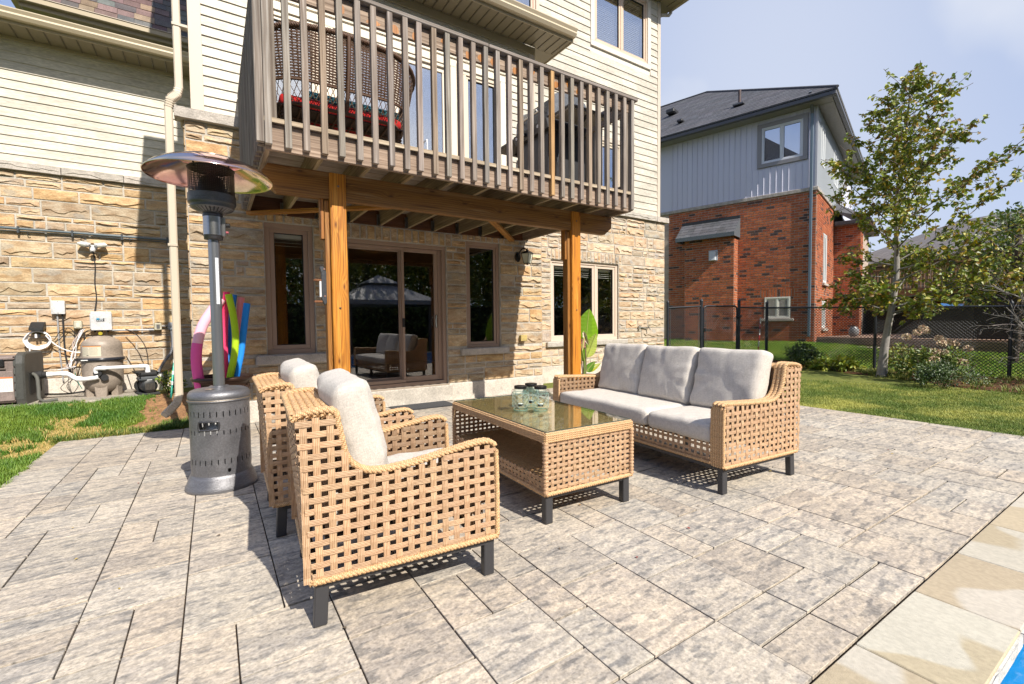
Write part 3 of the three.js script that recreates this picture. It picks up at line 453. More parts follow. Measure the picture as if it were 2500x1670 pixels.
{ // roof edge beyond the left wing: its soffit, gutter and every shingle
  const Z2 = -12.5, y2 = 7.27, x0 = -2.84, x1 = 0.2;
  for (let x = x0; x < x1; x += 0.2) part(house, 'soffit_panel', cbox(x + 0.001, x + 0.199, y2, y2 + 0.01, Z2 - 0.6, Z2 + 0.01, 0.002, vary(C.soffit, 0.04)), M.trim);
  part(house, 'fascia', cbox(x0 - 0.02, x1, y2 - 0.02, y2 + 0.06, Z2, Z2 + 0.02, 0.002, C.fascia), M.trim);
  part(house, 'gutter', [cbox(x0 - 0.03, x1, y2 + 0.05, y2 + 0.15, Z2 + 0.02, Z2 + 0.12, 0.008, C.fascia), cbox(x0 - 0.03, x1, y2 + 0.15, y2 + 0.165, Z2 + 0.03, Z2 + 0.135, 0.004, C.trimTan), cbox(x0 - 0.13, x0 - 0.03, y2 + 0.05, y2 + 0.16, Z2 - 4, Z2 + 0.12, 0.008, C.fascia)], M.trim);
  part(house, 'wall_block', [cbox(-2.4, 0.2, 5.4, y2 + 0.02, -16, Z2 - 0.6, 0, C.siding)], M.trim);
  const rf = group(house, 'shingle_roof', 'brown mottled shingle roof behind the left wing'), cols = [[0.20, 0.13, 0.12], [0.26, 0.18, 0.17], [0.16, 0.14, 0.14], [0.19, 0.19, 0.18], [0.32, 0.24, 0.17], [0.22, 0.14, 0.14], [0.14, 0.14, 0.15], [0.23, 0.24, 0.23]], list = [];
  for (let r = 0; r < 20; r++) { let x = x0 - 0.05 + (r % 2) * 0.12 + r * 0.0; const left = x0 + r * 0.10; while (x < 0.1) { const L = rr(0.2, 0.36); if (x + L > left) { const g = cbox(Math.max(x, left) + 0.002, x + L - 0.002, 0, rr(0.010, 0.018), -0.225, 0, 0.001, vary(pick(cols), 0.16), 0); g.rotateX(-0.045); g.translate(0, 0.006, -r * 0.2); g.rotateX(1.03); g.translate(0, y2 + 0.17, Z2 + 0.04); list.push({ g, s: -r }); } x += L; } }
  pieces(rf, 'shingle', list, M.shingle, 280, 'shingle_course');
  const b = new GB([0.15, 0.13, 0.12]); b.quadA([x0, y2 + 0.16, Z2 + 0.03], [0.2, y2 + 0.16, Z2 + 0.03], [0.2, y2 + 4.1, Z2 - 2.32], [x0 + 3, y2 + 4.1, Z2 - 2.32], 0, 2); b.quadA([x0, y2 + 0.16, Z2 + 0.03], [x0 + 3, y2 + 4.1, Z2 - 2.32], [x0 + 3, y2 + 4.1, Z2 - 6], [x0, y2 + 0.16, Z2 - 6], 0, 2); part(rf, 'roof_deck', b.build(), M.shingle);
}
{ // downspout at the left corner
  const w = 0.062, h = 0.078, P = [V(-0.235, 6.0, -6.58), V(-0.235, 3.92, -6.58), V(-0.255, 3.82, -6.53), V(-0.315, 3.74, -6.48), V(-0.335, 3.64, -6.49), V(-0.345, 0.42, -6.49), V(-0.37, 0.32, -6.46), V(-0.47, 0.22, -6.36)], l = [];
  for (let i = 0; i < P.length - 1; i++) { const a = P[i], b = P[i + 1], d = b.clone().sub(a).normalize(); l.push(bar(a.clone().addScaledVector(d, -0.02), b.clone().addScaledVector(d, 0.02), h, w, vary(C.trimTan.map(x => x * 1.08), 0.02), V(0, 0, 1), 0.012)); }
  for (const [a, b, n] of [[P[1], P[2], 3], [P[2], P[3], 5], [P[3], P[4], 4], [P[5], P[6], 5], [P[6], P[7], 6]]) for (let i = 0; i < n; i++) { const p = a.clone().lerp(b, (i + 0.5) / n), d = b.clone().sub(a).normalize(); l.push(bar(p.clone().addScaledVector(d, -0.004), p.clone().addScaledVector(d, 0.004), h + 0.008, w + 0.008, C.trimTan.map(x => x * 1.1), V(0, 0, 1), 0.003)); }
  part(house, 'downspout', l, M.trim);
  for (const y of [2.1, 4.6]) part(house, 'downspout_strap', cbox(y > 3 ? -0.28 : -0.39, y > 3 ? -0.13 : -0.30, y, y + 0.03, -6.62, y > 3 ? -6.54 : -6.45, 0.002, C.trimTan), M.trim);
}

// ---------------------------------------------------------------- ground, patio, pool
const inPatio = (x, z) => x > patioL(z) && x < patioR(z) && z > -6.72;
const patioL = z => -1.42 + 0.05 * Math.sin(z * 2.1) * 0.5, patioR = z => 6.86 + 0.03 * Math.sin(z * 1.7);
function gy(x, z) {
  let y = -0.035 + 0.02 * (fbm(x * 0.7 + 9, z * 0.7 + 3, 2, 2) - 0.5);
  if (x < 0.5) y += 0.15 * sstep(-6.7, -8.4, z);
  y += 0.13 * sstep(7.2, 12, x) * sstep(-4.6, -7.5, z) + 0.3 * sstep(13.8, 17, x) + (x > 9 ? 0.1 * sstep(-9, -13, z) : 0);
  return y;
}
{
  const lim = [], xs = [-220, -90, -40, -20, -10, -6], zs = [-220, -90, -45, -30, -22];
  for (let x = -4.5; x < 22; x += 0.45) xs.push(x); xs.push(26, 34, 50, 90, 220, -1.36, 6.80, -5.3, 9.3); for (let z = -17; z < 0; z += 0.45) zs.push(z); zs.push(-6.62, -0.71, 2, 5.3, 9, 15, 25, 45, 90, 220);
  xs.sort((a, b) => a - b); zs.sort((a, b) => a - b);
  const b = new GB([1, 1, 1]), gg = (x, z) => [x, gy(x, z), z];
  for (let i = 0; i < xs.length - 1; i++) for (let j = 0; j < zs.length - 1; j++) {
    const mx = (xs[i] + xs[i + 1]) / 2, mz = (zs[j] + zs[j + 1]) / 2;
    if (mx > -1.36 && mx < 6.80 && mz > -6.62 && mz < -0.71) continue; if (mx > -5.3 && mx < 9.3 && mz > -0.71 && mz < 5.3) continue;
    b.quadA(gg(xs[i], zs[j]), gg(xs[i], zs[j + 1]), gg(xs[i + 1], zs[j + 1]), gg(xs[i + 1], zs[j]), 0, 2);
  }
  const m = part(scene, 'ground', b.build(), M.lawn); m.userData.kind = 'structure';
}
{ // patio of concrete slabs on a 179 mm grid
  const patio = setting('patio'), m = 0.179, X0 = 0.22, Z0 = -0.71, I0 = -9, I1 = 37, J1 = 33, taken = new Set(), list = [], K = (i, j) => i + ',' + j;
  const put = (i0, i1, j0, j1) => {
    for (let i = i0; i < i1; i++) for (let j = j0; j < j1; j++) if (taken.has(K(i, j)) || i < I0 || i >= I1 || j < 0 || j >= J1) return false;
    for (let i = i0; i < i1; i++) for (let j = j0; j < j1; j++) taken.add(K(i, j));
    let x0 = X0 + i0 * m, x1 = X0 + i1 * m, z1 = Z0 - j0 * m, z0 = Z0 - j1 * m; const gp = rr(0.0032, 0.0048), t = rr(-0.002, 0.002);
    const k = rr(0.88, 1.06), w = rr(-0.03, 0.03); const g = cbox(x0 + gp * 0.75, x1 - gp * 0.75, -0.055, t, z0 + gp * 1.4, z1 - gp * 1.4, 0.0016, [k * (1 + w), k, k * (1 - w)], 2);
    const q = V((x0 + x1) / 2, 0, (z0 + z1) / 2); list.push({ g, s: (i1 - i0) * (j1 - j0) / q.distanceToSquared(EYE) - (q.x < -1 + q.z * 0.4 || q.z > -1.2 && q.x < 0.6 ? 100 : 0) }); return true;
  };
  for (const a of [[10, 12, 2, 4], [8, 10, 2, 4], [8, 10, 1, 2], [10, 12, 1, 2], [10, 12, 0, 1], [8, 10, 0, 1], [12, 14, 1, 3], [12, 14, 3, 4], [12, 14, 0, 1], [14, 15, 2, 4], [15, 16, 2, 4], [14, 16, 0, 2], [16, 18, 2, 5], [16, 18, 0, 2], [18, 20, 0, 2], [18, 20, 2, 4], [20, 22, 0, 1], [20, 22, 1, 2], [22, 24, 0, 2], [6, 8, 0, 2], [6, 8, 2, 5], [14, 16, 4, 5], [12, 14, 4, 6], [14, 16, 5, 8],
    [-3, -2, 8, 10], [-4, -3, 8, 10], [-6, -3, 6, 8], [-2, -1, 6, 8], [-1, 1, 6, 8], [-3, -2, 6, 8], [-4, -2, 10, 12], [-4, -2, 12, 14], [-2, 0, 8, 11], [-2, 0, 11, 14], [-4, -3, 14, 16], [-3, -2, 14, 16], [-6, -4, 11, 13], [-6, -4, 13, 16], [-5, -4, 17, 19], [-7, -5, 17, 19], [-4, -2, 17, 19], [-2, 0, 16, 17], [-2, 0, 17, 19], [-6, -4, 19, 21], [-6, -4, 21, 23], [-5, -4, 23, 25], [-6, -5, 23, 25]]) put(...a);
  const sizes = [[2, 2, 0.36], [2, 3, 0.62], [2, 1, 0.76], [1, 2, 0.88], [3, 2, 1]];
  for (let j = 0; j < J1; j++) for (let i = I0; i < I1; i++) {
    if (taken.has(K(i, j))) continue; let ok = false;
    for (let t = 0; t < 8 && !ok; t++) { const r = rnd(), s = sizes.find(q => r < q[2]); ok = put(i, i + s[0], j, j + s[1]); }
    if (!ok) ok = put(i, i + 2, j, j + 1) || put(i, i + 1, j, j + 2) || put(i, i + 1, j, j + 1);
  }
  pieces(patio, 'paving_slab', list, M.paver, 298, 'paving');
  part(patio, 'joint_sand', cbox(-1.39, 6.84, -0.2, -0.014, -6.615, -0.712, 0, [0.075, 0.062, 0.04]), M.soil);
}
{ // pool: coping slabs, wall, floor
  const pool = setting('pool'), cop = [0.60, 0.56, 0.49], js = [-5.3, -4.63, -4.03, -3.43, -2.83, -2.23, -1.63, -1.03, -0.44, 0.16, 0.76, 1.355, 1.955, 2.555, 3.153, 3.75, 4.35, 4.95, 5.55, 6.15, 6.75, 7.35, 7.95, 8.55, 9.3];
  for (let i = 0; i < js.length - 1; i++) {
    const g = cbox(js[i] + 0.002, js[i + 1] - 0.002, -0.06, 0.002 + rr(-0.001, 0.001), -0.704, -0.385, 0.004, vary(cop, 0.07), 0); part(pool, 'coping_slab', g, M.coping);
    const e = stoneG(js[i] + 0.002, js[i + 1] - 0.002, -0.056, -0.004, -0.386, [0.66, 0.64, 0.60], 0.010); part(pool, 'coping_edge', e, M.ledge);
    part(pool, 'coping_slab', cbox(js[i] + 0.002, js[i + 1] - 0.002, -0.06, 0, 5.0, 5.3, 0.004, vary(cop, 0.07), 0), M.coping);
  }
  const bl = [0.01, 0.24, 0.52];
  part(pool, 'pool_wall', [cbox(-5.3, 9.3, -1.6, -0.062, -0.70, -0.41, 0, bl), cbox(-5.3, 9.3, -1.6, -0.062, 5.01, 5.3, 0, bl), cbox(-5.3, -5, -1.6, 0, -0.385, 5, 0, bl), cbox(9, 9.3, -1.6, 0, -0.385, 5, 0, bl)], M.trim);
  part(pool, 'pool_floor', cbox(-5.3, 9.3, -1.7, -1.6, -0.7, 5.3, 0, bl), M.trim);
  const w = new THREE.PlaneGeometry(14, 5.4, 80, 40).rotateX(-Math.PI / 2).translate(2, -0.068, 2.29), p = w.attributes.position; { const u = w.attributes.uv; for (let i = 0; i < p.count; i++) { p.setY(i, -0.068 + 0.008 * (fbm(p.getX(i) * 3, p.getZ(i) * 3, 3, 2) - 0.5)); u.setXY(i, p.getX(i), p.getZ(i)); } } w.computeVertexNormals();
  const wm = part(scene, 'pool_water', w, M.water); wm.userData.kind = 'structure'; wm.castShadow = false;
}
{ // doormat
  const t = thing('doormat', 'dark grey ribbed doormat on the slabs in front of the patio door', 'doormat', [2.52, 0.003, -6.27]);
  const l = [cbox(-0.44, 0.44, 0, 0.008, -0.215, 0.215, 0.003, [0.035, 0.036, 0.04])]; for (let i = 0; i < 22; i++) l.push(cbox(-0.42, 0.42, 0.008, 0.012, -0.2 + i * 0.0185, -0.19 + i * 0.0185, 0.002, [0.045, 0.046, 0.05])); part(t, 'mat', l, M.rubber);
}
// concrete pad and bare soil by the left wall
part(scene, 'concrete_pad', [cbox(-4.2, -0.95, -0.1, 0.155, -9.92, -8.72, 0.01, [0.5, 0.45, 0.38])], M.concrete).userData.kind = 'structure';
{ const b = new GB(), f = (x, z, e) => [x, gy(x, z) + 0.012 + 0.02 * fbm(x * 6, z * 6, 4, 3) - e, z];
  for (let i = 0; i < 16; i++) for (let j = 0; j < 26; j++) { const X = i => -0.98 + i * 0.05, Z = j => -9.0 + j * 0.09, e = (i, j) => (i < 2 || j > 23 ? 0.04 : 0); b.quadA(f(X(i), Z(j), e(i, j)), f(X(i), Z(j + 1), e(i, j + 1)), f(X(i + 1), Z(j + 1), e(i + 1, j + 1)), f(X(i + 1), Z(j), e(i + 1, j)), 0, 2); }
  part(scene, 'bare_soil', b.build(), M.soil).userData.kind = 'structure'; }
{ const b = new GB([0.32, 0.25, 0.19]), f = (x, z, e) => [x, gy(x, z) + 0.012 + 0.035 * fbm(x * 5, z * 5, 4, 3) - e, z];   // planting bed along the fence
  const edge = z => 12.3 - 0.5 * (Math.max(z, -5.2) + 4.9) + 0.12 * Math.sin(z * 3.1);
  for (let j = 0; j < 34; j++) for (let i = 0; i < 12; i++) { const Z = j => -6.6 + j * 0.19, X = (i, z) => lerp(Math.min(edge(z), 12.5), 13.2, i / 12), q = (i, j) => f(X(i, Z(j)), Z(j), i === 0 ? 0.05 : 0); b.quadA(q(i, j), q(i, j + 1), q(i + 1, j + 1), q(i + 1, j), 0, 2); }
  part(scene, 'planting_bed', b.build(), M.soil).userData.kind = 'structure'; }

// ---------------------------------------------------------------- the raised wooden deck
const DX0 = 0.39, DX1 = 4.49, DZ = -4.12, DY = 2.825, JB = 2.58;
{
  const deck = thing('wooden_deck', 'raised weathered wooden deck on two posts over the patio door', 'deck');
  const zb = -4.46, woodAt = (g, c) => g;
  // posts with their stained lower length
  for (const [x0, x1, lab] of [[0.93, 1.073, 'orange stained post in front of the patio door'], [3.79, 3.93, 'orange stained post beside the banana plant']]) {
    const p = group(deck, 'post', lab);
    part(p, 'timber', cbox(x0, x1, 0.002, JB - 0.002, zb - 0.12, zb + 0.022, 0.006, C.pine, 1), M.pine);
    part(p, 'side_plank', cbox(x0 - 0.042, x0 - 0.002, 0.002, 2.33, zb - 0.115, zb - 0.02, 0.004, [0.40, 0.27, 0.12], 1), M.pine);
    part(p, 'cleat', cbox(x0 - 0.075, x0 - 0.044, 1.98, 2.35, zb - 0.11, zb - 0.03, 0.003, [0.42, 0.26, 0.10], 1), M.pine);
    part(p, 'post_base', cbox(x0 - 0.02, x1 + 0.02, 0, 0.012, zb - 0.14, zb + 0.04, 0.002, [0.3, 0.3, 0.3]), M.hammer);
    for (const y of [0.35, 1.35, 2.46]) part(p, 'bolt', rod([(x0 + x1) / 2 + rr(-0.02, 0.02), y, zb + 0.018], [(x0 + x1) / 2, y, zb + 0.027], 0.009, 0.009, [0.3, 0.25, 0.2], 10), M.hammer);
  }
  // double beam with clipped ends
  for (const k of [0, 1]) { const g = prism([[DX0 + 0.05, JB - 0.001], [DX0, JB - 0.07], [DX0 + 0.0, JB - 0.14], [DX0 + 0.11, 2.345], [DX1 - 0.12, 2.345], [DX1, JB - 0.14], [DX1, JB - 0.001]], 0, 0.038, C.beam, 0.003); const u = g.attributes.uv, p = g.attributes.position; for (let i = 0; i < u.count; i++) u.setXY(i, p.getY(i) + k * 0.4 + p.getZ(i), p.getX(i)); g.translate(0, 0, zb - 0.04 - k * 0.042); part(deck, 'beam', g, M.pine); }
  // rim boards
  part(deck, 'rim_board', cbox(DX0, DX1, JB, DY - 0.04, DZ - 0.038, DZ, 0.004, [0.46, 0.35, 0.27], 0), M.wood);
  for (const [a, b] of [[DX0, DX0 + 0.038], [DX1 - 0.038, DX1]]) part(deck, 'rim_board', cbox(a, b, JB, DY - 0.04, ZB + 0.04, DZ - 0.04, 0.004, [0.42, 0.33, 0.24], 2), M.wood);
  part(deck, 'ledger', cbox(DX0 + 0.04, DX1 - 0.04, JB + 0.002, DY - 0.04, ZB + 0.012, ZB + 0.05, 0.003, [0.13, 0.07, 0.04], 0), M.pine);
  // joists, their hangers
  for (let x = DX0 + 0.40; x < DX1 - 0.2; x += 0.405) {
    part(deck, 'joist', cbox(x, x + 0.038, JB + 0.001, DY - 0.041, ZB + 0.052, DZ - 0.04, 0.003, vary(C.joist, 0.12), 2), M.wood);
    part(deck, 'joist_hanger', [cbox(x - 0.003, x - 0.0005, JB - 0.002, DY - 0.09, ZB + 0.052, ZB + 0.11, 0, [0.42, 0.44, 0.46]), cbox(x + 0.0385, x + 0.041, JB - 0.002, DY - 0.09, ZB + 0.052, ZB + 0.11, 0, [0.42, 0.44, 0.46]), cbox(x - 0.03, x - 0.003, JB - 0.002, DY - 0.09, ZB + 0.051, ZB + 0.054, 0, [0.42, 0.44, 0.46])], M.steel);
  }
  // flat diagonal braces under the joists
  part(deck, 'brace', bar(V(DX0 + 0.02, JB - 0.022, ZB + 0.06), V(2.62, JB - 0.022, zb - 0.11), 0.089, 0.038, [0.52, 0.36, 0.13]), M.pine);
  part(deck, 'brace', bar(V(2.45, JB - 0.022, zb - 0.11), V(4.20, JB - 0.024, ZB + 0.1), 0.089, 0.038, [0.52, 0.36, 0.13]), M.pine);
  // deck boards
  for (let z = ZB + 0.02; z < DZ + 0.02; z += 0.1455) part(deck, 'deck_board', cbox(DX0 - 0.01, DX1 + 0.01, DY - 0.038, DY, z, Math.min(z + 0.139, DZ + 0.028), 0.005, vary([0.46, 0.40, 0.33], 0.1), 0), M.wood);
  part(deck, 'nosing', cbox(DX0 - 0.006, DX1 + 0.006, DY - 0.041, DY - 0.004, DZ + 0.0285, DZ + 0.036, 0.002, [0.62, 0.52, 0.38], 0), M.wood);
  // railing
  const rail = (x, z, tone, side) => part(deck, 'baluster', cbox(x - 0.0245, x + 0.0245, 2.605 + rr(-0.006, 0.006), 3.945 + rr(-0.004, 0.004), z - 0.0245, z + 0.0245, 0.003, tone, 1), M.wood);
  const n = 29; for (let i = 0; i <= n; i++) rail(DX0 + 0.022 + (DX1 - DX0 - 0.044) * i / n + rr(-0.006, 0.006), DZ + 0.0255, i === 20 ? [0.64, 0.40, 0.18] : i % 7 === 3 ? vary([0.42, 0.33, 0.25], 0.1) : vary(C.grey, 0.16));
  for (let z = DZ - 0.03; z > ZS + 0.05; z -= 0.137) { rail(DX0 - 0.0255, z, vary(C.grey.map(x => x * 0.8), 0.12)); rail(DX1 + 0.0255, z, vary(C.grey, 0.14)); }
  part(deck, 'corner_post', cbox(DX0 - 0.062, DX0 - 0.004, 2.62, 3.945, DZ + 0.0, DZ + 0.037, 0.004, vary(C.grey, 0.05), 1), M.wood);
  for (const x of [DX0 + 0.002, DX1 - 0.091]) part(deck, 'corner_post', cbox(x, x + 0.089, DY + 0.001, 3.944, DZ - 0.092, DZ - 0.003, 0.004, [0.30, 0.26, 0.22], 1), M.wood);
  // orange-stained top board behind the balusters, made of lengths with worn patches, and the cap
  const inner = (x0, x1, z0, z1, g) => part(deck, 'top_board', cbox(x0, x1, 3.80, 3.94, z0, z1, 0.003, [0.46, 0.36, 0.28], g), M.wood);
  inner(DX0 + 0.002, 2.40, DZ - 0.036, DZ, 0); inner(2.404, DX1 - 0.002, DZ - 0.036, DZ, 0); inner(DX0 + 0.002, DX0 + 0.038, ZS + 0.04, DZ - 0.04, 2); inner(DX1 - 0.038, DX1 - 0.002, ZS + 0.04, DZ - 0.04, 2);
  { const l = []; for (let x = 1.0; x < 3.9; x += rr(0.10, 0.45)) { const w = rr(0.03, 0.12), y = rr(3.83, 3.9), s = new THREE.Shape(); for (let k = 0; k < 14; k++) { const a = k / 14 * 6.283, q = 1 + 0.5 * (rnd() - 0.5); s[k ? 'lineTo' : 'moveTo'](Math.cos(a) * w * 0.5 * q, Math.sin(a) * 0.035 * q); } const g = conv(new THREE.ShapeGeometry(s), [0.56, 0.33, 0.09]); g.translate(x, y, DZ + 0.0012); l.push(g); } parts(deck, 'old_stain', l, M.pine); }
  const cap = (x0, x1, z0, z1, g) => part(deck, 'top_rail', cbox(x0, x1, 3.946, 3.984, z0, z1, 0.006, vary([0.36, 0.32, 0.29], 0.05), g), M.wood);
  cap(DX0 - 0.05, 2.402, DZ - 0.085, DZ + 0.055, 0); cap(2.406, DX1 + 0.07, DZ - 0.085, DZ + 0.055, 0); cap(DX0 - 0.05, DX0 + 0.09, ZS + 0.04, DZ - 0.088, 2); cap(DX1 - 0.07, DX1 + 0.07, ZS + 0.04, DZ - 0.088, 2);
  const bottom = (x0, x1, z0, z1, g) => part(deck, 'bottom_board', cbox(x0, x1, DY + 0.07, DY + 0.108, z0, z1, 0.003, [0.36, 0.31, 0.27], g), M.wood);
  bottom(DX0 + 0.002, DX0 + 0.038, ZS + 0.04, DZ - 0.1, 2); bottom(DX1 - 0.038, DX1 - 0.002, ZS + 0.04, DZ - 0.1, 2);
}

// ---------------------------------------------------------------- weaving
// a panel of flat strands: vs vertical strands at s, hs horizontal ones at y; map(s, y, off) gives the point
function weave(parent, o) {
  const { vs, hs, vspan, hspan, map, wv = 0.023, wh = 0.021, amp = 0.0032, col = C.strand, name = 'strand', mat = M.strand, th = 0.002 } = o;
  const strand = (pts, w, along) => {           // pts [s, y, off]; along 0 runs in s, 1 runs in y
    const b = new GB(vary(col, 0.10)), ou = rnd(), P = pts.map(([s, y, f]) => { const e = along ? [w / 2, 0] : [0, w / 2]; return [[1, 0], [-1, 0], [1, 1], [-1, 1]].map(([q, d]) => { const p = map(s + e[0] * q, y + e[1] * q, f - (d ? th : 0)); return [p.x, p.y, p.z]; }); });
    let L = 0; for (let i = 0; i < P.length - 1; i++) { const a = P[i], c = P[i + 1], d = Math.hypot(a[0][0] - c[0][0], a[0][1] - c[0][1], a[0][2] - c[0][2]), v0 = L + ou, v1 = L + d + ou; L += d; b.quad(a[0], c[0], c[1], a[1], [1, v0], [1, v1], [0, v1], [0, v0]); b.quad(a[2], a[3], c[3], c[2], [1, v0], [0, v0], [0, v1], [1, v1]); b.quad(a[0], a[2], c[2], c[0], [1, v0], [1, v0], [1, v1], [1, v1]); b.quad(a[1], c[1], c[3], a[3], [0, v0], [0, v1], [0, v1], [0, v0]); }
    part(parent, name, b.build(), mat);
  };
  vs.forEach((s, i) => { const [a, e] = vspan(s); if (e - a < 0.03) return; const pts = [[s, a, 0]]; let last = a; hs.forEach((y, j) => { if (y > a + 0.004 && y < e - 0.004) { if (y - last > 0.01) pts.push([s, (y + last) / 2, 0]); pts.push([s, y, ((i + j) & 1 ? 1 : -1) * amp]); last = y; } }); pts.push([s, e, 0]); strand(pts, wv, 1); });
  hs.forEach((y, j) => { for (const [a, e] of hspan(y)) { if (e - a < 0.03) continue; const pts = [[a, y, 0]]; let last = a; vs.forEach((s, i) => { if (s > a + 0.004 && s < e - 0.004) { if (s - last > 0.01) pts.push([(s + last) / 2, y, 0]); pts.push([s, y, ((i + j) & 1 ? -1 : 1) * amp]); last = s; } }); pts.push([e, y, 0]); strand(pts, wh, 0); } });
}
// braided edging along a path: twisted round strands
function rope(pts, r, col = C.rope, closed = false, pitch = 0.055, n = 3, lift = 0) {
  const c = new THREE.CatmullRomCurve3(pts.map(p => Array.isArray(p) ? V(...p) : p), closed, 'centripetal'), L = c.getLength(), N = Math.max(6, Math.round(L / 0.011)), fr = c.computeFrenetFrames(N, closed), out = [];
  const P = c.getSpacedPoints(N);
  for (let k = 0; k < n; k++) { const q = P.map((p, i) => { const a = i / N * L / pitch * 6.283 + k * 6.283 / n; return p.clone().addScaledVector(fr.normals[i], Math.cos(a) * r * 0.5).addScaledVector(fr.binormals[i], Math.sin(a) * r * 0.5); }); out.push(conv(new THREE.TubeGeometry(new THREE.CatmullRomCurve3(q, false), N, r * 0.62, 5, false), vary(col, 0.08), L, r * 4)); }
  return merge(out);
}
const span = (a, b, n) => Array.from({ length: n }, (_, i) => a + (b - a) * (i + 0.5) / n);
// a stuffed cushion w x h x d centred at the origin, thin along z
function cushion(w, h, d, o = {}) {
  const { puff = 0.035, r = 0.05, wr = 0.006, seed = rnd() * 50, col = C.cloth } = o, nx = 26, ny = 22, nz = 6;
  let g = new THREE.BoxGeometry(w, h, d, nx, ny, nz); g.deleteAttribute('uv'); g.deleteAttribute('normal'); g = mergeVertices(g, 1e-5);
  const p = g.attributes.position;
  for (let i = 0; i < p.count; i++) {
    let x = p.getX(i), y = p.getY(i), z = p.getZ(i); const hx = w / 2, hy = h / 2, hz = d / 2, ax = x / hx, ay = y / hy;
    const q = Math.min(r, hz * 0.98), ix = clamp(x, -hx + q, hx - q), iy = clamp(y, -hy + q, hy - q), iz = clamp(z, -hz + q, hz - q), dx = x - ix, dy = y - iy, dz = z - iz, l = Math.hypot(dx, dy, dz);
    if (l > 1e-6) { x = ix + dx / l * q; y = iy + dy / l * q; z = iz + dz / l * q; }
    const f = (1 - ax * ax) * (1 - ay * ay), sgn = Math.sign(z || 1), tz = Math.abs(z) / hz; z += sgn * tz * puff * Math.pow(Math.max(0, f), 0.6);
    const cr = Math.pow(Math.max(Math.abs(ax), Math.abs(ay)), 2);
    z += sgn * tz * (wr * 2 * (fbm(x * 7 + seed, y * 7, sgn + 3, 3) - 0.5) + wr * cr * 1.6 * (vnoise(Math.atan2(ay, ax) * 4 + seed, sgn) - 0.5) * 2);
    const bow = 0.012; x *= 1 - bow * (1 - ay * ay) * 1.2 + 0.012 * (vnoise(y * 6 + seed, 2) - 0.5); y *= 1 - bow * (1 - ax * ax) * 1.2 + 0.02 * (vnoise(x * 6 + seed, 5) - 0.5);
    p.setXYZ(i, x, y, z);
  }
  g.computeVertexNormals(); g = g.toNonIndexed(); const q = g.attributes.position, nn = g.attributes.normal, uv = new Float32Array(q.count * 2);
  for (let i = 0; i < q.count; i++) { const nx = Math.abs(nn.getX(i)), ny = Math.abs(nn.getY(i)), nz = Math.abs(nn.getZ(i)); if (nz >= nx && nz >= ny) { uv[2 * i] = q.getX(i); uv[2 * i + 1] = q.getY(i); } else if (nx > ny) { uv[2 * i] = q.getZ(i); uv[2 * i + 1] = q.getY(i); } else { uv[2 * i] = q.getX(i); uv[2 * i + 1] = q.getZ(i); } }
  g.setAttribute('uv', new THREE.BufferAttribute(uv, 2)); return conv(g, col);
}

// ---------------------------------------------------------------- wicker seats
function interp(P, x) { if (x <= P[0][0]) return P[0][1]; for (let i = 0; i < P.length - 1; i++) if (x <= P[i + 1][0]) return lerp(P[i][1], P[i + 1][1], (x - P[i][0]) / (P[i + 1][0] - P[i][0] || 1)); return P[P.length - 1][1]; }
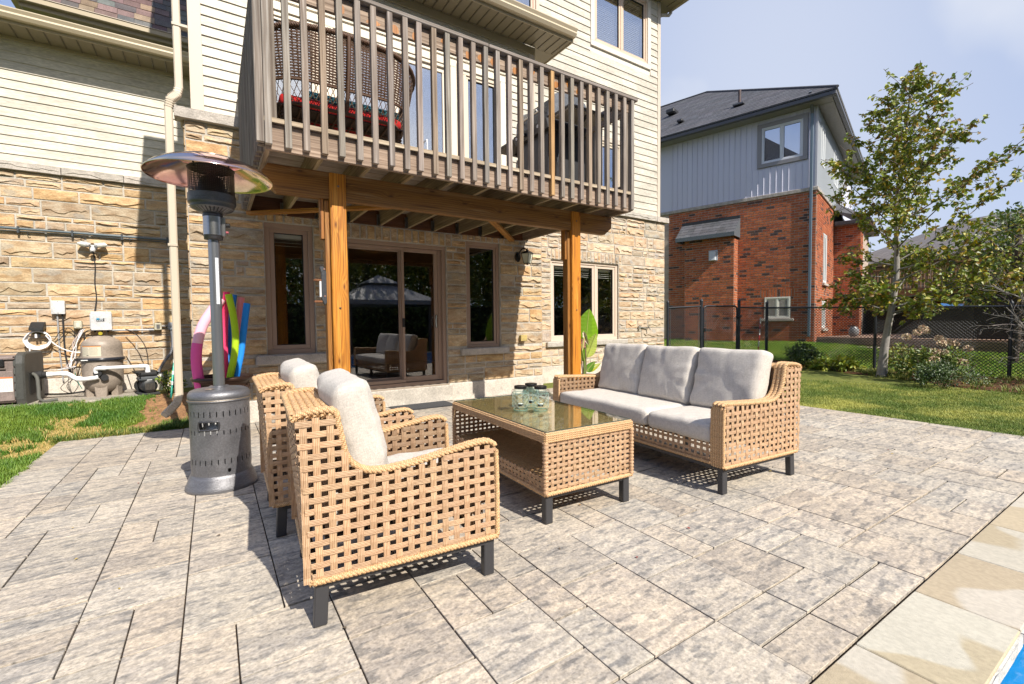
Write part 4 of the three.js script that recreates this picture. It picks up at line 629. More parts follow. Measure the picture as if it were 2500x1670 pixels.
// x forward from the foot of the back, z across; prof is the top outline of an arm, from the back forward
function wickerSeat(t, o) {
  const { W, D, prof, aw, nBack, backs, } = o, yb = 0.19, top = s => interp(prof, s), yTop = prof[0][1], rear = y => -0.05 * clamp((y - yb) / (yTop - yb)), rh = 0.0432, rv = 0.0525;
  const hs = []; for (let y = yb + 0.022; y < yTop - 0.015; y += rh) hs.push(y);
  const vsA = []; for (let s = 0.028; s < D - 0.012; s += rv) vsA.push(s); vsA.unshift(-0.018);
  const spans = y => { const r = []; let a = null; for (let s = rear(y) + 0.002; s <= D; s += 0.004) { const inn = top(s) > y + 0.014 && s < D - 0.003; if (inn && a === null) a = s; if (!inn && a !== null) { r.push([a, s - 0.004]); a = null; } } if (a !== null) r.push([a, D - 0.003]); return r; };
  for (const sd of [-1, 1]) {
    const arm = group(t, 'arm_panel'), zo = sd * W / 2, zi = sd * (W / 2 - aw);
    weave(arm, { vs: vsA, hs, vspan: s => [yb, top(s) - 0.008], hspan: spans, map: (s, y, f) => V(s, y, zo + sd * f), wv: 0.0265, wh: 0.0235 });
    weave(arm, { vs: vsA.filter((_, i) => i > 3), hs: hs.filter(y => y > 0.36), vspan: s => [0.34, top(s) - 0.008], hspan: y => spans(y).map(q => [Math.max(q[0], 0.11), q[1]]).filter(q => q[1] > q[0]), map: (s, y, f) => V(s, y, zi - sd * f), col: C.strand.map(x => x * 0.6), wv: 0.0265, wh: 0.0235 });  // inner strands tinted darker: shade behind the outer weave put into their colour
    // braid over the top of the arm, down the front and along the foot
    const zm = sd * (W / 2 - aw / 2), path = [[-0.048, yTop - 0.012, zm], ...prof.map(p => [p[0], p[1] + 0.004, zm])], n = Math.max(1, Math.round(aw / 0.03)), l = [];
    for (let k = 0; k < n; k++) { const z = sd * (W / 2 - aw * (k + 0.5) / n); l.push(rope(path.map(p => [p[0], p[1], z]), Math.min(0.022, aw / n * 0.55), C.rope, false, 0.06)); }
    for (const z of [zo, zi]) l.push(rope([[D - 0.002, prof[prof.length - 1][1] - 0.012, z], [D + 0.002, 0.4, z], [D, yb + 0.004, z]], 0.0125, C.rope, false, 0.045));
    part(arm, 'braid', l, M.rope);
    if (aw > 0.07) { const f = []; for (let k = 1; k < 5; k++) { const z = zi + (zo - zi) * k / 5; f.push(rope([[D + 0.001, prof[prof.length - 1][1], z], [D + 0.003, 0.4, z], [D, yb, z]], 0.0115, C.rope, false, 0.04)); } part(arm, 'front_wrap', f, M.rope); }
    else part(arm, 'front_wrap', cbox(D - 0.012, D - 0.004, yb, prof[prof.length - 1][1] - 0.01, Math.min(zo, zi), Math.max(zo, zi), 0.003, C.strand, 1), M.rope);
  }
  { // back: rear face, top band, wings
    const bk = group(t, 'back_panel'), vsB = span(-W / 2 + 0.012, W / 2 - 0.012, nBack);
    weave(bk, { vs: vsB, hs, vspan: () => [yb, yTop - 0.006], hspan: y => [[-W / 2, W / 2]], map: (s, y, f) => V(rear(y) - f, y, s), wv: 0.026, wh: 0.0235 });
    const b = []; for (let k = 0; k < 6; k++) { const x = lerp(-0.052, prof[1][0] - 0.012, k / 5); b.push(rope([[x, yTop + 0.003, -W / 2 + 0.004], [x, yTop + 0.005, 0], [x, yTop + 0.003, W / 2 - 0.004]], 0.0145, C.rope, false, 0.05)); }
    part(bk, 'top_band', b, M.rope);
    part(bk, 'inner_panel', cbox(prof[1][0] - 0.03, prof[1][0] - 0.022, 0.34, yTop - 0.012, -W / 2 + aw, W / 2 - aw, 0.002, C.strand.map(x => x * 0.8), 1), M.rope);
  }
  { const fp = group(t, 'front_panel'), h4 = hs.filter(y => y < 0.33); weave(fp, { vs: span(-W / 2 + aw, W / 2 - aw, Math.round((W - 2 * aw) / rv)), hs: h4, vspan: () => [yb, 0.335], hspan: () => [[-W / 2 + aw, W / 2 - aw]], map: (s, y, f) => V(D - 0.05 + f, y, s) }); }
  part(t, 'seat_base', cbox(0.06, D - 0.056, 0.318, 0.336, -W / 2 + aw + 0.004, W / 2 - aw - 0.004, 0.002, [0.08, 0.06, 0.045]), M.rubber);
  part(t, 'foot_braid', [rope([[0, yb, -W / 2], [D * 0.5, yb, -W / 2 - 0.002], [D, yb, -W / 2]], 0.0135, C.rope, false, 0.05), rope([[0, yb, W / 2], [D * 0.5, yb, W / 2 + 0.002], [D, yb, W / 2]], 0.0135, C.rope, false, 0.05), rope([[-0.003, yb, -W / 2], [-0.004, yb, 0], [-0.003, yb, W / 2]], 0.0135, C.rope, false, 0.05), rope([[D - 0.045, yb, -W / 2 + aw], [D - 0.044, yb, 0], [D - 0.045, yb, W / 2 - aw]], 0.0135, C.rope, false, 0.05)], M.rope);
  const lw = 0.052, fr = [cbox(0.03, D - 0.01, 0.152, 0.178, -W / 2 + 0.012, -W / 2 + 0.042, 0.003, C.leg), cbox(0.03, D - 0.01, 0.152, 0.178, W / 2 - 0.042, W / 2 - 0.012, 0.003, C.leg), cbox(0.012, 0.042, 0.151, 0.177, -W / 2 + 0.04, W / 2 - 0.04, 0.003, C.leg), cbox(D - 0.075, D - 0.045, 0.151, 0.177, -W / 2 + 0.04, W / 2 - 0.04, 0.003, C.leg)];
  part(t, 'frame', fr, M.paint);
  const xl = [[0.0, 0.012], [D - 0.064, D - 0.062]], zs = o.mid ? [-1, 0, 1] : [-1, 1];
  for (const [xf, xt] of xl) for (const sz of zs) { const zc = sz * (W / 2 - 0.034), b = cbox(-lw / 2, lw / 2, 0, 0.18, -lw / 2 + 0.004, lw / 2 - 0.004, 0.004, C.leg, 1), p = b.attributes.position; for (let i = 0; i < p.count; i++) { const k = p.getY(i) / 0.18; p.setXYZ(i, p.getX(i) + lerp(xf + 0.026, xt + 0.026, k), p.getY(i) + 0.001, p.getZ(i) + zc); } b.computeVertexNormals(); part(t, 'leg', b, M.paint); }
  const shares = o.shares ?? [1], iw = W - 2 * aw - 0.01, x0 = prof[1][0] - 0.01;
  { let z = -W / 2 + aw + 0.005; for (const sh of shares) { const cw = iw * sh, L = D + 0.012 - x0, g = cushion(L, cw - 0.005, 0.135, { puff: 0.008, r: 0.042, wr: 0.004 }); g.rotateX(-Math.PI / 2); g.translate(x0 + L / 2, 0.405, z + cw / 2); part(t, 'seat_cushion', g, M.cloth); z += cw; } }
  const bw = (W - 2 * aw - 0.02) / backs;
  for (let i = 0; i < backs; i++) { const g = cushion(bw - 0.006, o.bh, 0.15, { puff: 0.030, r: 0.045, wr: 0.0075 }); g.rotateY(Math.PI / 2); g.rotateX(rr(-0.015, 0.015)); g.rotateZ(o.lean + rr(-0.02, 0.02)); g.translate(x0 + o.bx + rr(-0.008, 0.008), 0.455 + o.bh / 2 * Math.cos(o.lean), -W / 2 + aw + 0.01 + bw * (i + 0.5)); part(t, 'back_cushion', g, M.cloth); }
}
const chairProf = [[-0.045, 0.842], [0.098, 0.852], [0.112, 0.80], [0.124, 0.74], [0.138, 0.675], [0.17, 0.625], [0.235, 0.590], [0.395, 0.592], [0.56, 0.617], [0.72, 0.640], [0.785, 0.636], [0.81, 0.615]];
const chair = thing('wicker_armchair', 'nearer of the two wicker armchairs, in the foreground beside the coffee table', 'armchair', [0.32, 0, -2.253], -0.07);
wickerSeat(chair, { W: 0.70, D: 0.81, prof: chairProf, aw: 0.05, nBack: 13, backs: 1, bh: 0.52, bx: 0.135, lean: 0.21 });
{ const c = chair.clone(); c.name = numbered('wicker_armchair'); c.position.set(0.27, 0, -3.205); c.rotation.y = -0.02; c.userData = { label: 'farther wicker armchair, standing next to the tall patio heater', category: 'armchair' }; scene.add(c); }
const sofa = thing('wicker_sofa', 'three seat wicker sofa with light grey cushions at the right of the coffee table', 'sofa', [3.819, 0, -2.778], Math.PI - 0.075);
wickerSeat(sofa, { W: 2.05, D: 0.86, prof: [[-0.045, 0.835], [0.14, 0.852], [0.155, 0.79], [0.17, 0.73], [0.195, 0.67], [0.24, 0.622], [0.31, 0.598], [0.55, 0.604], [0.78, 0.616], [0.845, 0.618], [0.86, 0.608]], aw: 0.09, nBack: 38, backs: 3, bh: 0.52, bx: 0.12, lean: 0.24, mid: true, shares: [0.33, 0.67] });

// ---------------------------------------------------------------- coffee table and the jars on it
{
  const t = thing('coffee_table', 'wicker coffee table with a glass top and open shelf between armchairs and sofa', 'coffee table', [1.978, 0, -2.777], -0.035), W = 0.69, L = 1.31, hx = W / 2, hz = L / 2;
  const dense = (n, y, x, z) => { const g = group(t, n); weave(g, { vs: span(-x, x, Math.round(2 * x / 0.031)), hs: span(-z, z, Math.round(2 * z / 0.031)), vspan: () => [-z, z], hspan: () => [[-x, x]], map: (s, q, f) => V(s, y + f, q), wv: 0.029, wh: 0.0275, amp: 0.0022, col: [0.50, 0.38, 0.22] }); };
  dense('top_weave', 0.541, hx - 0.012, hz - 0.012); dense('shelf', 0.272, hx - 0.02, hz - 0.02);
  const hs = span(0.195, 0.495, 9);
  for (const sd of [-1, 1]) {
    const e = group(t, 'end_panel'); weave(e, { vs: span(-hx + 0.03, hx - 0.03, 15), hs, vspan: () => [0.19, 0.5], hspan: () => [[-hx, hx]], map: (s, y, f) => V(s, y, sd * (hz - 0.002 + f)), wv: 0.0205, wh: 0.0195 });
    const a = group(t, 'apron'); weave(a, { vs: span(-hz + 0.02, hz - 0.02, 29), hs: [0.203, 0.232, 0.262], vspan: () => [0.19, 0.28], hspan: () => [[-hz, hz]], map: (s, y, f) => V(sd * (hx - 0.002 + f), y, s), wv: 0.023, wh: 0.021 });
  }
  for (const sx of [-1, 1]) for (const sz of [-1, 1]) part(t, 'corner_post', [cbox(sx * hx - 0.014, sx * hx + 0.014, 0.18, 0.5, sz * hz - 0.014, sz * hz + 0.014, 0.008, C.strand, 1), ...span(0.19, 0.5, 14).map(y => { const g = cbox(sx * hx - 0.0165, sx * hx + 0.0165, y - 0.0085, y + 0.0085, sz * hz - 0.0165, sz * hz + 0.0165, 0.008, vary(C.strand, 0.1), 0); return g; })], M.rope);
  const ring = (y, r, e, p) => rope([[-hx - e, y, -hz - e], [0, y, -hz - e - 0.001], [hx + e, y, -hz - e], [hx + e + 0.001, y, 0], [hx + e, y, hz + e], [0, y, hz + e + 0.001], [-hx - e, y, hz + e], [-hx - e - 0.001, y, 0]].map(q => V(...q)), r, C.rope, true, p);
  const straight = (y, r, e, p) => { const c = [[-hx - e, -hz - e], [hx + e, -hz - e], [hx + e, hz + e], [-hx - e, hz + e]], l = []; for (let i = 0; i < 4; i++) { const a = c[i], b = c[(i + 1) % 4]; l.push(rope([[a[0], y, a[1]], [(a[0] + b[0]) / 2, y, (a[1] + b[1]) / 2], [b[0], y, b[1]]], r, C.rope, false, p)); } return merge(l); };
  part(t, 'top_band', [0.499, 0.511, 0.523, 0.535, 0.545].map((y, i) => straight(y, 0.0085, i === 4 ? 0.0 : 0.006, 0.042)), M.rope);
  part(t, 'foot_braid', straight(0.185, 0.0135, 0.002, 0.05), M.rope);
  part(t, 'frame', [cbox(-hx + 0.02, hx - 0.02, 0.15, 0.175, -hz + 0.012, -hz + 0.042, 0.003, C.leg), cbox(-hx + 0.02, hx - 0.02, 0.15, 0.175, hz - 0.042, hz - 0.012, 0.003, C.leg), cbox(-hx + 0.012, -hx + 0.042, 0.149, 0.176, -hz + 0.02, hz - 0.02, 0.003, C.leg), cbox(hx - 0.042, hx - 0.012, 0.149, 0.176, -hz + 0.02, hz - 0.02, 0.003, C.leg)], M.paint);
  for (const sx of [-1, 1]) for (const sz of [-1, 1]) part(t, 'leg', cbox(sx * (hx - 0.032) - 0.026, sx * (hx - 0.032) + 0.026, 0.001, 0.18, sz * (hz - 0.032) - 0.024, sz * (hz - 0.032) + 0.024, 0.004, C.leg, 1), M.paint);
  part(t, 'glass_top', new THREE.BoxGeometry(W - 0.004, 0.006, L - 0.004).translate(0, 0.5545, 0), M.tableGlass).castShadow = false;
  part(t, 'glass_edge', [[-hx + 0.002, -hx + 0.0032, -hz + 0.002, hz - 0.002], [hx - 0.0032, hx - 0.002, -hz + 0.002, hz - 0.002], [-hx + 0.0033, hx - 0.0033, -hz + 0.002, -hz + 0.0032], [-hx + 0.0033, hx - 0.0033, hz - 0.0032, hz - 0.002]].map(q => cbox(q[0] - 0.001, q[1] + 0.001, 0.5512, 0.5578, q[2] - 0.001, q[3] + 0.001, 0, [0.05, 0.08, 0.07])), M.gloss);
  // jars
  const jar = (x, z, a, label) => {
    const j = thing('glass_jar', label, 'jar', [x, 0.558, z], a), prof = [[0.001, 0.002], [0.046, 0.002], [0.055, 0.008], [0.059, 0.02], [0.06, 0.06], [0.06, 0.118], [0.056, 0.134], [0.046, 0.147], [0.042, 0.153], [0.042, 0.166]];
    const b = conv(new THREE.LatheGeometry(prof.map(p => new THREE.Vector2(...p)), 48)); part(j, 'glass_body', b, M.jar).castShadow = false;
    const ribs = []; for (const s of [-1, 1]) for (let k = 0; k < 9; k++) { const pts = []; for (let i = 0; i <= 12; i++) { const y = 0.024 + i * 0.0085, an = k / 9 * 6.283 + s * i * 0.16, r = interp([[0.02, 0.0605], [0.118, 0.0612], [0.134, 0.0572]], y); pts.push([Math.cos(an) * r, y, Math.sin(an) * r]); } ribs.push(tube(pts, 0.0011, [1, 1, 1], 4, 24)); } part(j, 'quilted_rib', ribs, M.glassRib);
    for (const [y, r, w, c] of [[0.004, 0.050, 0.003, [0.50, 0.74, 0.68]], [0.128, 0.058, 0.0018, [0.55, 0.74, 0.70]]]) part(j, 'glass_ring', conv(new THREE.TorusGeometry(r, w, 6, 40).rotateX(Math.PI / 2).translate(0, y, 0), c), M.glassRib);
    part(j, 'lid', lathe([[0.0455, 0.158], [0.0462, 0.162], [0.0462, 0.176], [0.044, 0.179], [0.03, 0.1795], [0.03, 0.1775], [0.001, 0.1775]], 40, [0.028, 0.028, 0.03]), M.hammer);
    part(j, 'wire_handle', tube([[0.0455, 0.152, 0.012], [0.062, 0.148, 0.0], [0.068, 0.125, -0.01], [0.066, 0.10, 0.0], [0.0625, 0.118, 0.014], [0.05, 0.15, 0.02]], 0.0012, [0.12, 0.12, 0.12], 5), M.hammer);
    const cn = group(j, 'tealight'); part(cn, 'wax', lathe([[0.001, 0.048], [0.019, 0.048], [0.0195, 0.034], [0.001, 0.034]], 24, [0.85, 0.83, 0.78]), M.foam); part(cn, 'cup', lathe([[0.0205, 0.046], [0.0205, 0.03], [0.001, 0.03]], 24, C.black), M.hammer);
    for (let k = 0; k < 3; k++) part(cn, 'holder_wire', tube([[0.018, 0.033, 0], [0.03, 0.06, 0], [0.041, 0.155, 0]], 0.0011, [0.1, 0.1, 0.1], 4).rotateY(k * 2.1), M.hammer);
    return j;
  };
  jar(1.88, -2.79, 2.6, 'left one of the two front glass jars with a black lid on the coffee table'); jar(1.99, -2.693, -0.4, 'right one of the two front glass jars, nearest the sofa on the coffee table'); jar(2.017, -2.85, 1.2, 'glass jar standing behind the two front jars on the coffee table');
}

// ---------------------------------------------------------------- patio heater
{
  const t = thing('patio_heater', 'tall grey mushroom patio heater with a shiny round reflector behind the armchairs', 'patio heater', [0.028, 0, -4.088]), h = C.heater;
  part(t, 'base_ring', lathe([[0.0, 0.012], [0.232, 0.012], [0.232, 0.002], [0.236, 0.002], [0.236, 0.022], [0.226, 0.04], [0.208, 0.095], [0.2, 0.105], [0.196, 0.115]], 72, h), M.hammer);
  // drum: a sheet with real slots
  const R0 = 0.194, b = new GB(h), NA = 180, ys = [0.108, 0.135, 0.14, 0.165, 0.20, 0.238, 0.36, 0.415, 0.447, 0.456, 0.512, 0.545, 0.585, 0.618, 0.65];
  const hole = (k, j) => { const y = (ys[j] + ys[j + 1]) / 2; if ((j === 4 || j === 7 || j === 11) && k % 6 === 0) return true; if (j === 9 && k >= 47 && k <= 65) return true; if (j === 1 && (k % 60 === 38)) return true; if (j === 2 && (k % 60 >= 37 && k % 60 <= 39)) return true; return false; };
  const rad = y => R0 + (y > 0.62 ? 0.006 : 0) + (y < 0.112 ? 0.004 : 0) + 0.002 * Math.sin(y * 40) * (y < 0.24 ? 1 : 0);
  for (let j = 0; j < ys.length - 1; j++) for (let k = 0; k < NA; k++) { if (hole(k, j)) continue; const P = (k, y) => { const a = k / NA * 6.2832, r = rad(y); return [Math.cos(a) * r, y, Math.sin(a) * r]; }, N = k => { const a = k / NA * 6.2832; return [Math.cos(a), 0, Math.sin(a)]; }; b.quad(P(k, ys[j]), P(k, ys[j + 1]), P(k + 1, ys[j + 1]), P(k + 1, ys[j]), [k * 0.007, ys[j]], [k * 0.007, ys[j + 1]], [k * 0.007 + 0.007, ys[j + 1]], [k * 0.007 + 0.007, ys[j]], [N(k), N(k), N(k + 1), N(k + 1)]); }
  part(t, 'drum', b.build(), M.hammer);
  part(t, 'handle_frame', (() => { const l = []; const pt = (k, y) => { const a = k / NA * 6.2832; return [Math.cos(a) * (R0 + 0.003), y, Math.sin(a) * (R0 + 0.003)]; }; const c = []; for (let k = 47.5; k <= 65.5; k += 1.5) c.push(pt(k, 0.514)); c.push(pt(66.6, 0.485)); for (let k = 65.5; k >= 47.5; k -= 1.5) c.push(pt(k, 0.455)); c.push(pt(46.4, 0.485)); l.push(tube(c, 0.006, [0.10, 0.10, 0.11], 8, 80, true)); return l; })(), M.hammer);
  part(t, 'drum_lid', lathe([[0.2, 0.648], [0.206, 0.652], [0.205, 0.66], [0.198, 0.664], [0.198, 0.672], [0.202, 0.675], [0.200, 0.70], [0.186, 0.722], [0.165, 0.731], [0.075, 0.742], [0.06, 0.752], [0.043, 0.753]], 72, h), M.hammer);
  part(t, 'lid_seam', conv(new THREE.TorusGeometry(0.2035, 0.0022, 6, 72).rotateX(Math.PI / 2).translate(0, 0.663, 0), [0.55, 0.4, 0.2]), M.hammer);
  part(t, 'badge', lathe([[0.0001, 0.001], [0.03, 0.0012], [0.031, 0]], 24, [0.7, 0.66, 0.55]).scale(1, 1, 0.5).rotateX(0.06).translate(-0.06, 0.741, 0.105), M.steel);
  part(t, 'gas_cylinder', lathe([[0.0001, 0.1], [0.14, 0.1], [0.15, 0.14], [0.15, 0.42], [0.13, 0.5], [0.05, 0.54], [0.04, 0.6]], 36, [0.5, 0.5, 0.5]), M.paint);
  part(t, 'pole', lathe([[0.0375, 0.742], [0.0375, 1.34], [0.0368, 1.341], [0.0368, 1.344], [0.0375, 1.345], [0.0375, 1.85]], 40, [0.26, 0.27, 0.29]), std({ roughness: 0.3, metalness: 0.75 }));
  { const m = print(64, 256, (x, w, H) => { x.fillStyle = '#d9dde2'; x.fillRect(0, 0, w, H); x.fillStyle = '#8a9098'; for (let i = 8; i < H - 8; i += 6) x.fillRect(4, i, 20 + 34 * rnd(), 2); }); const g = new THREE.CylinderGeometry(0.038, 0.038, 0.34, 12, 1, true, 0.1, 0.6).translate(0, 1.53, 0); part(t, 'sticker', g, m); }
  part(t, 'collar', lathe([[0.04, 1.832], [0.06, 1.835], [0.062, 1.86], [0.067, 1.862], [0.067, 1.866]], 40, [0.12, 0.12, 0.13]), M.hammer);
  part(t, 'control_housing', lathe([[0.064, 1.866], [0.064, 2.0]], 40, [0.55, 0.55, 0.56]), M.steel);
  part(t, 'control_neck', lathe([[0.065, 2.0], [0.066, 2.01], [0.062, 2.03], [0.062, 2.05]], 40, [0.10, 0.10, 0.11]), M.hammer);
  part(t, 'control_plate', cbox(0.052, 0.078, 1.86, 2.0, 0.0, 0.04, 0.004, [0.5, 0.5, 0.52]), M.steel);
  part(t, 'valve_knob', rod([0.075, 1.945, 0.022], [0.105, 1.945, 0.03], 0.017, 0.015, C.black, 18), M.rubber); part(t, 'igniter_button', rod([0.075, 1.892, 0.022], [0.095, 1.892, 0.027], 0.008, 0.008, [0.4, 0.1, 0.12], 12), M.rubber);
  part(t, 'burner_bowl', (() => { const l = [lathe([[0.062, 2.026], [0.085, 2.03]], 60, h), lathe([[0.138, 2.062], [0.140, 2.068], [0.140, 2.085], [0.150, 2.09], [0.153, 2.10], [0.153, 2.155], [0.150, 2.158]], 60, [0.13, 0.14, 0.15])]; const b = new GB(h); for (let k = 0; k < 120; k++) { if (k % 4 === 0) continue; const P = (k, r, y) => [Math.cos(k / 120 * 6.2832) * r, y, Math.sin(k / 120 * 6.2832) * r]; b.quad(P(k, 0.085, 2.03), P(k, 0.131, 2.055), P(k + 1, 0.131, 2.055), P(k + 1, 0.085, 2.03)); } l.push(b.build(), lathe([[0.131, 2.055], [0.138, 2.062]], 60, h)); return l; })(), M.hammer);
  part(t, 'burner_plate', lathe([[0.0001, 2.075], [0.134, 2.075]], 30, [0.02, 0.02, 0.02]), M.rubber);
  // emitter screen: perforated cylinder
  part(t, 'emitter_screen', (() => { const b = new GB([0.05, 0.042, 0.038]), n = 150; for (let k = 0; k < n; k++) { const P = (k, y) => [Math.cos(k / n * 6.2832) * 0.1465, y, Math.sin(k / n * 6.2832) * 0.1465]; if (k % 2) b.quad(P(k, 2.158), P(k, 2.345), P(k + 1, 2.345), P(k + 1, 2.158)); else for (let y = 2.16; y < 2.34; y += 0.012) b.quad(P(k, y), P(k, y + 0.0055), P(k + 1, y + 0.0055), P(k + 1, y)); } return [b.build(), lathe([[0.143, 2.342], [0.150, 2.343], [0.150, 2.352], [0.0001, 2.354]], 60, [0.04, 0.038, 0.04])]; })(), M.hammer);
  part(t, 'flame_core', lathe([[0.0001, 2.32], [0.07, 2.28], [0.10, 2.18], [0.03, 2.10]], 24, [0.10, 0.075, 0.06]), M.hammer);
  for (let k = 0; k < 3; k++) part(t, 'reflector_strut', rod([Math.cos(k * 2.1 + 0.5) * 0.12, 2.345, Math.sin(k * 2.1 + 0.5) * 0.12], [Math.cos(k * 2.1 + 0.5) * 0.13, 2.40, Math.sin(k * 2.1 + 0.5) * 0.13], 0.006, 0.006, C.black, 8), M.rubber);
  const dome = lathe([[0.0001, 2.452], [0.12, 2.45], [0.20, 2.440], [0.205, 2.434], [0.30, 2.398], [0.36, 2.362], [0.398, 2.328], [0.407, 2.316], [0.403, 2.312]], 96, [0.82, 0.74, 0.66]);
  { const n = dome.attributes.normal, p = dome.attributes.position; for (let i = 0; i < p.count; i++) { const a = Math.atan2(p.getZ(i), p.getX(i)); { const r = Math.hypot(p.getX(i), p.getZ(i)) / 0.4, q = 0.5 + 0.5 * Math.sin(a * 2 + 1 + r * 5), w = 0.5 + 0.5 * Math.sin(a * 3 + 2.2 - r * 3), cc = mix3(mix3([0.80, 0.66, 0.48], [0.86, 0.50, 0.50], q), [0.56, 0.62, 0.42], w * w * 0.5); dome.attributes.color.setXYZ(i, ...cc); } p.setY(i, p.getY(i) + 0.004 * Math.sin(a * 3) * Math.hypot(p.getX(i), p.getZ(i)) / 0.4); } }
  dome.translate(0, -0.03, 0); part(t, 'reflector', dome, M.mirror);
  part(t, 'reflector_ring', conv(new THREE.TorusGeometry(0.212, 0.0035, 6, 64).rotateX(Math.PI / 2).translate(0, 2.402, 0), [0.5, 0.45, 0.4]), M.steel);
  part(t, 'reflector_seam', [0, 1, 2].map(k => { const a = k * 2.094 + 0.75; return tube([[Math.cos(a) * 0.215, 2.397, Math.sin(a) * 0.215], [Math.cos(a) * 0.31, 2.359, Math.sin(a) * 0.31], [Math.cos(a) * 0.395, 2.297, Math.sin(a) * 0.395]], 0.002, [0.3, 0.28, 0.26], 5); }), M.steel);
}

// ---------------------------------------------------------------- planter with pool noodles
{
  const t = thing('planter_pot', 'large dark brown urn planter behind the patio heater holding pool noodles', 'planter', [0.075, 0, -5.86]), br = [0.085, 0.045, 0.033];
  part(t, 'pot', lathe([[0.0001, 0.03], [0.17, 0.03], [0.185, 0.0], [0.2, 0.002], [0.19, 0.05], [0.2, 0.09], [0.235, 0.25], [0.25, 0.42], [0.243, 0.5], [0.247, 0.515], [0.245, 0.58], [0.25, 0.6], [0.262, 0.615], [0.282, 0.62], [0.292, 0.635], [0.288, 0.655], [0.27, 0.662], [0.252, 0.655], [0.245, 0.62], [0.235, 0.50], [0.0001, 0.48]], 64, br), M.hammer);
  part(t, 'relief_band', (() => { const l = []; for (let k = 0; k < 26; k++) { const a = k / 26 * 6.283, f = conv(new THREE.TorusGeometry(0.019, 0.006, 5, 14, 4.6), [0.11, 0.06, 0.045]); f.rotateZ(k % 2 ? 0.6 : 3.6); f.rotateY(Math.PI / 2); f.translate(0.249, 0.548, 0); f.rotateY(a); l.push(f); const g = conv(new THREE.SphereGeometry(0.011, 8, 6), [0.11, 0.06, 0.045]); g.scale(0.6, 1, 1); g.translate(0.25, 0.548, 0); g.rotateY(a + 0.12); l.push(g); } return l; })(), M.hammer);
  part(t, 'soil', lathe([[0.0001, 0.50], [0.24, 0.505]], 20, [0.08, 0.06, 0.04]), M.soil);
  const noodle = (pts, r, col, label, two) => { const n = thing('pool_noodle', label, 'pool noodle', [0, 0, 0], 0); if (two) { const c = new THREE.CatmullRomCurve3(pts.map(p => V(...p)), false, 'centripetal'), P = c.getSpacedPoints(40), k = Math.round(two * 40); part(n, 'foam_tube', tube(P.slice(0, k + 1), r, col, 18, 24), M.foam, 'deep pink lower half'); part(n, 'foam_tube', tube(P.slice(k), r, [0.88, 0.45, 0.56], 18, 24), M.foam, 'pale pink upper half'); } else part(n, 'foam_tube', tube(pts, r, col, 18, 40), M.foam); const e = pts[pts.length - 1], q = pts[pts.length - 2], d = V(...e).sub(V(...q)).normalize(); part(n, 'end_face', rod(V(...e).addScaledVector(d, -0.004), V(...e).addScaledVector(d, 0.001), r * 0.995, r * 0.98, two ? [0.88, 0.45, 0.56] : col.map(x => x * 0.9), 18), M.foam); return n; };
  noodle([[-0.12, 0.50, -5.77], [-0.14, 0.68, -5.75], [-0.15, 0.82, -5.75], [-0.14, 0.99, -5.75], [-0.09, 1.19, -5.77], [-0.01, 1.34, -5.8], [0.085, 1.48, -5.83]], 0.049, [0.80, 0.10, 0.36], 'thick two tone pink pool noodle bending over to the left', 0.49);
  noodle([[0.1, 0.5, -5.85], [0.1, 0.89, -5.85], [0.11, 1.2, -5.86], [0.14, 1.56, -5.87]], 0.033, [0.86, 0.05, 0.17], 'hot pink pool noodle, the straight one just right of the heater pole');
  noodle([[0.115, 0.5, -5.93], [0.135, 0.9, -5.95], [0.165, 1.2, -5.96], [0.21, 1.54, -5.97]], 0.032, [0.02, 0.20, 0.62], 'blue pool noodle half hidden behind the lime green noodle');
  noodle([[0.12, 0.5, -5.76], [0.15, 0.7, -5.75], [0.19, 0.9, -5.75], [0.203, 1.08, -5.75], [0.19, 1.3, -5.76], [0.155, 1.53, -5.77]], 0.034, [0.40, 0.62, 0.01], 'lime green curved pool noodle in the planter');
  noodle([[0.19, 0.5, -5.93], [0.21, 0.8, -5.95], [0.24, 1.12, -5.96], [0.28, 1.51, -5.97]], 0.033, [0.80, 0.25, 0.25], 'salmon pink pool noodle between the lime green and the right blue noodle');
  noodle([[0.17, 0.5, -5.8], [0.205, 0.68, -5.8], [0.25, 0.9, -5.81], [0.283, 1.14, -5.82], [0.325, 1.44, -5.83]], 0.034, [0.01, 0.24, 0.78], 'bright blue pool noodle, rightmost in the planter');
}

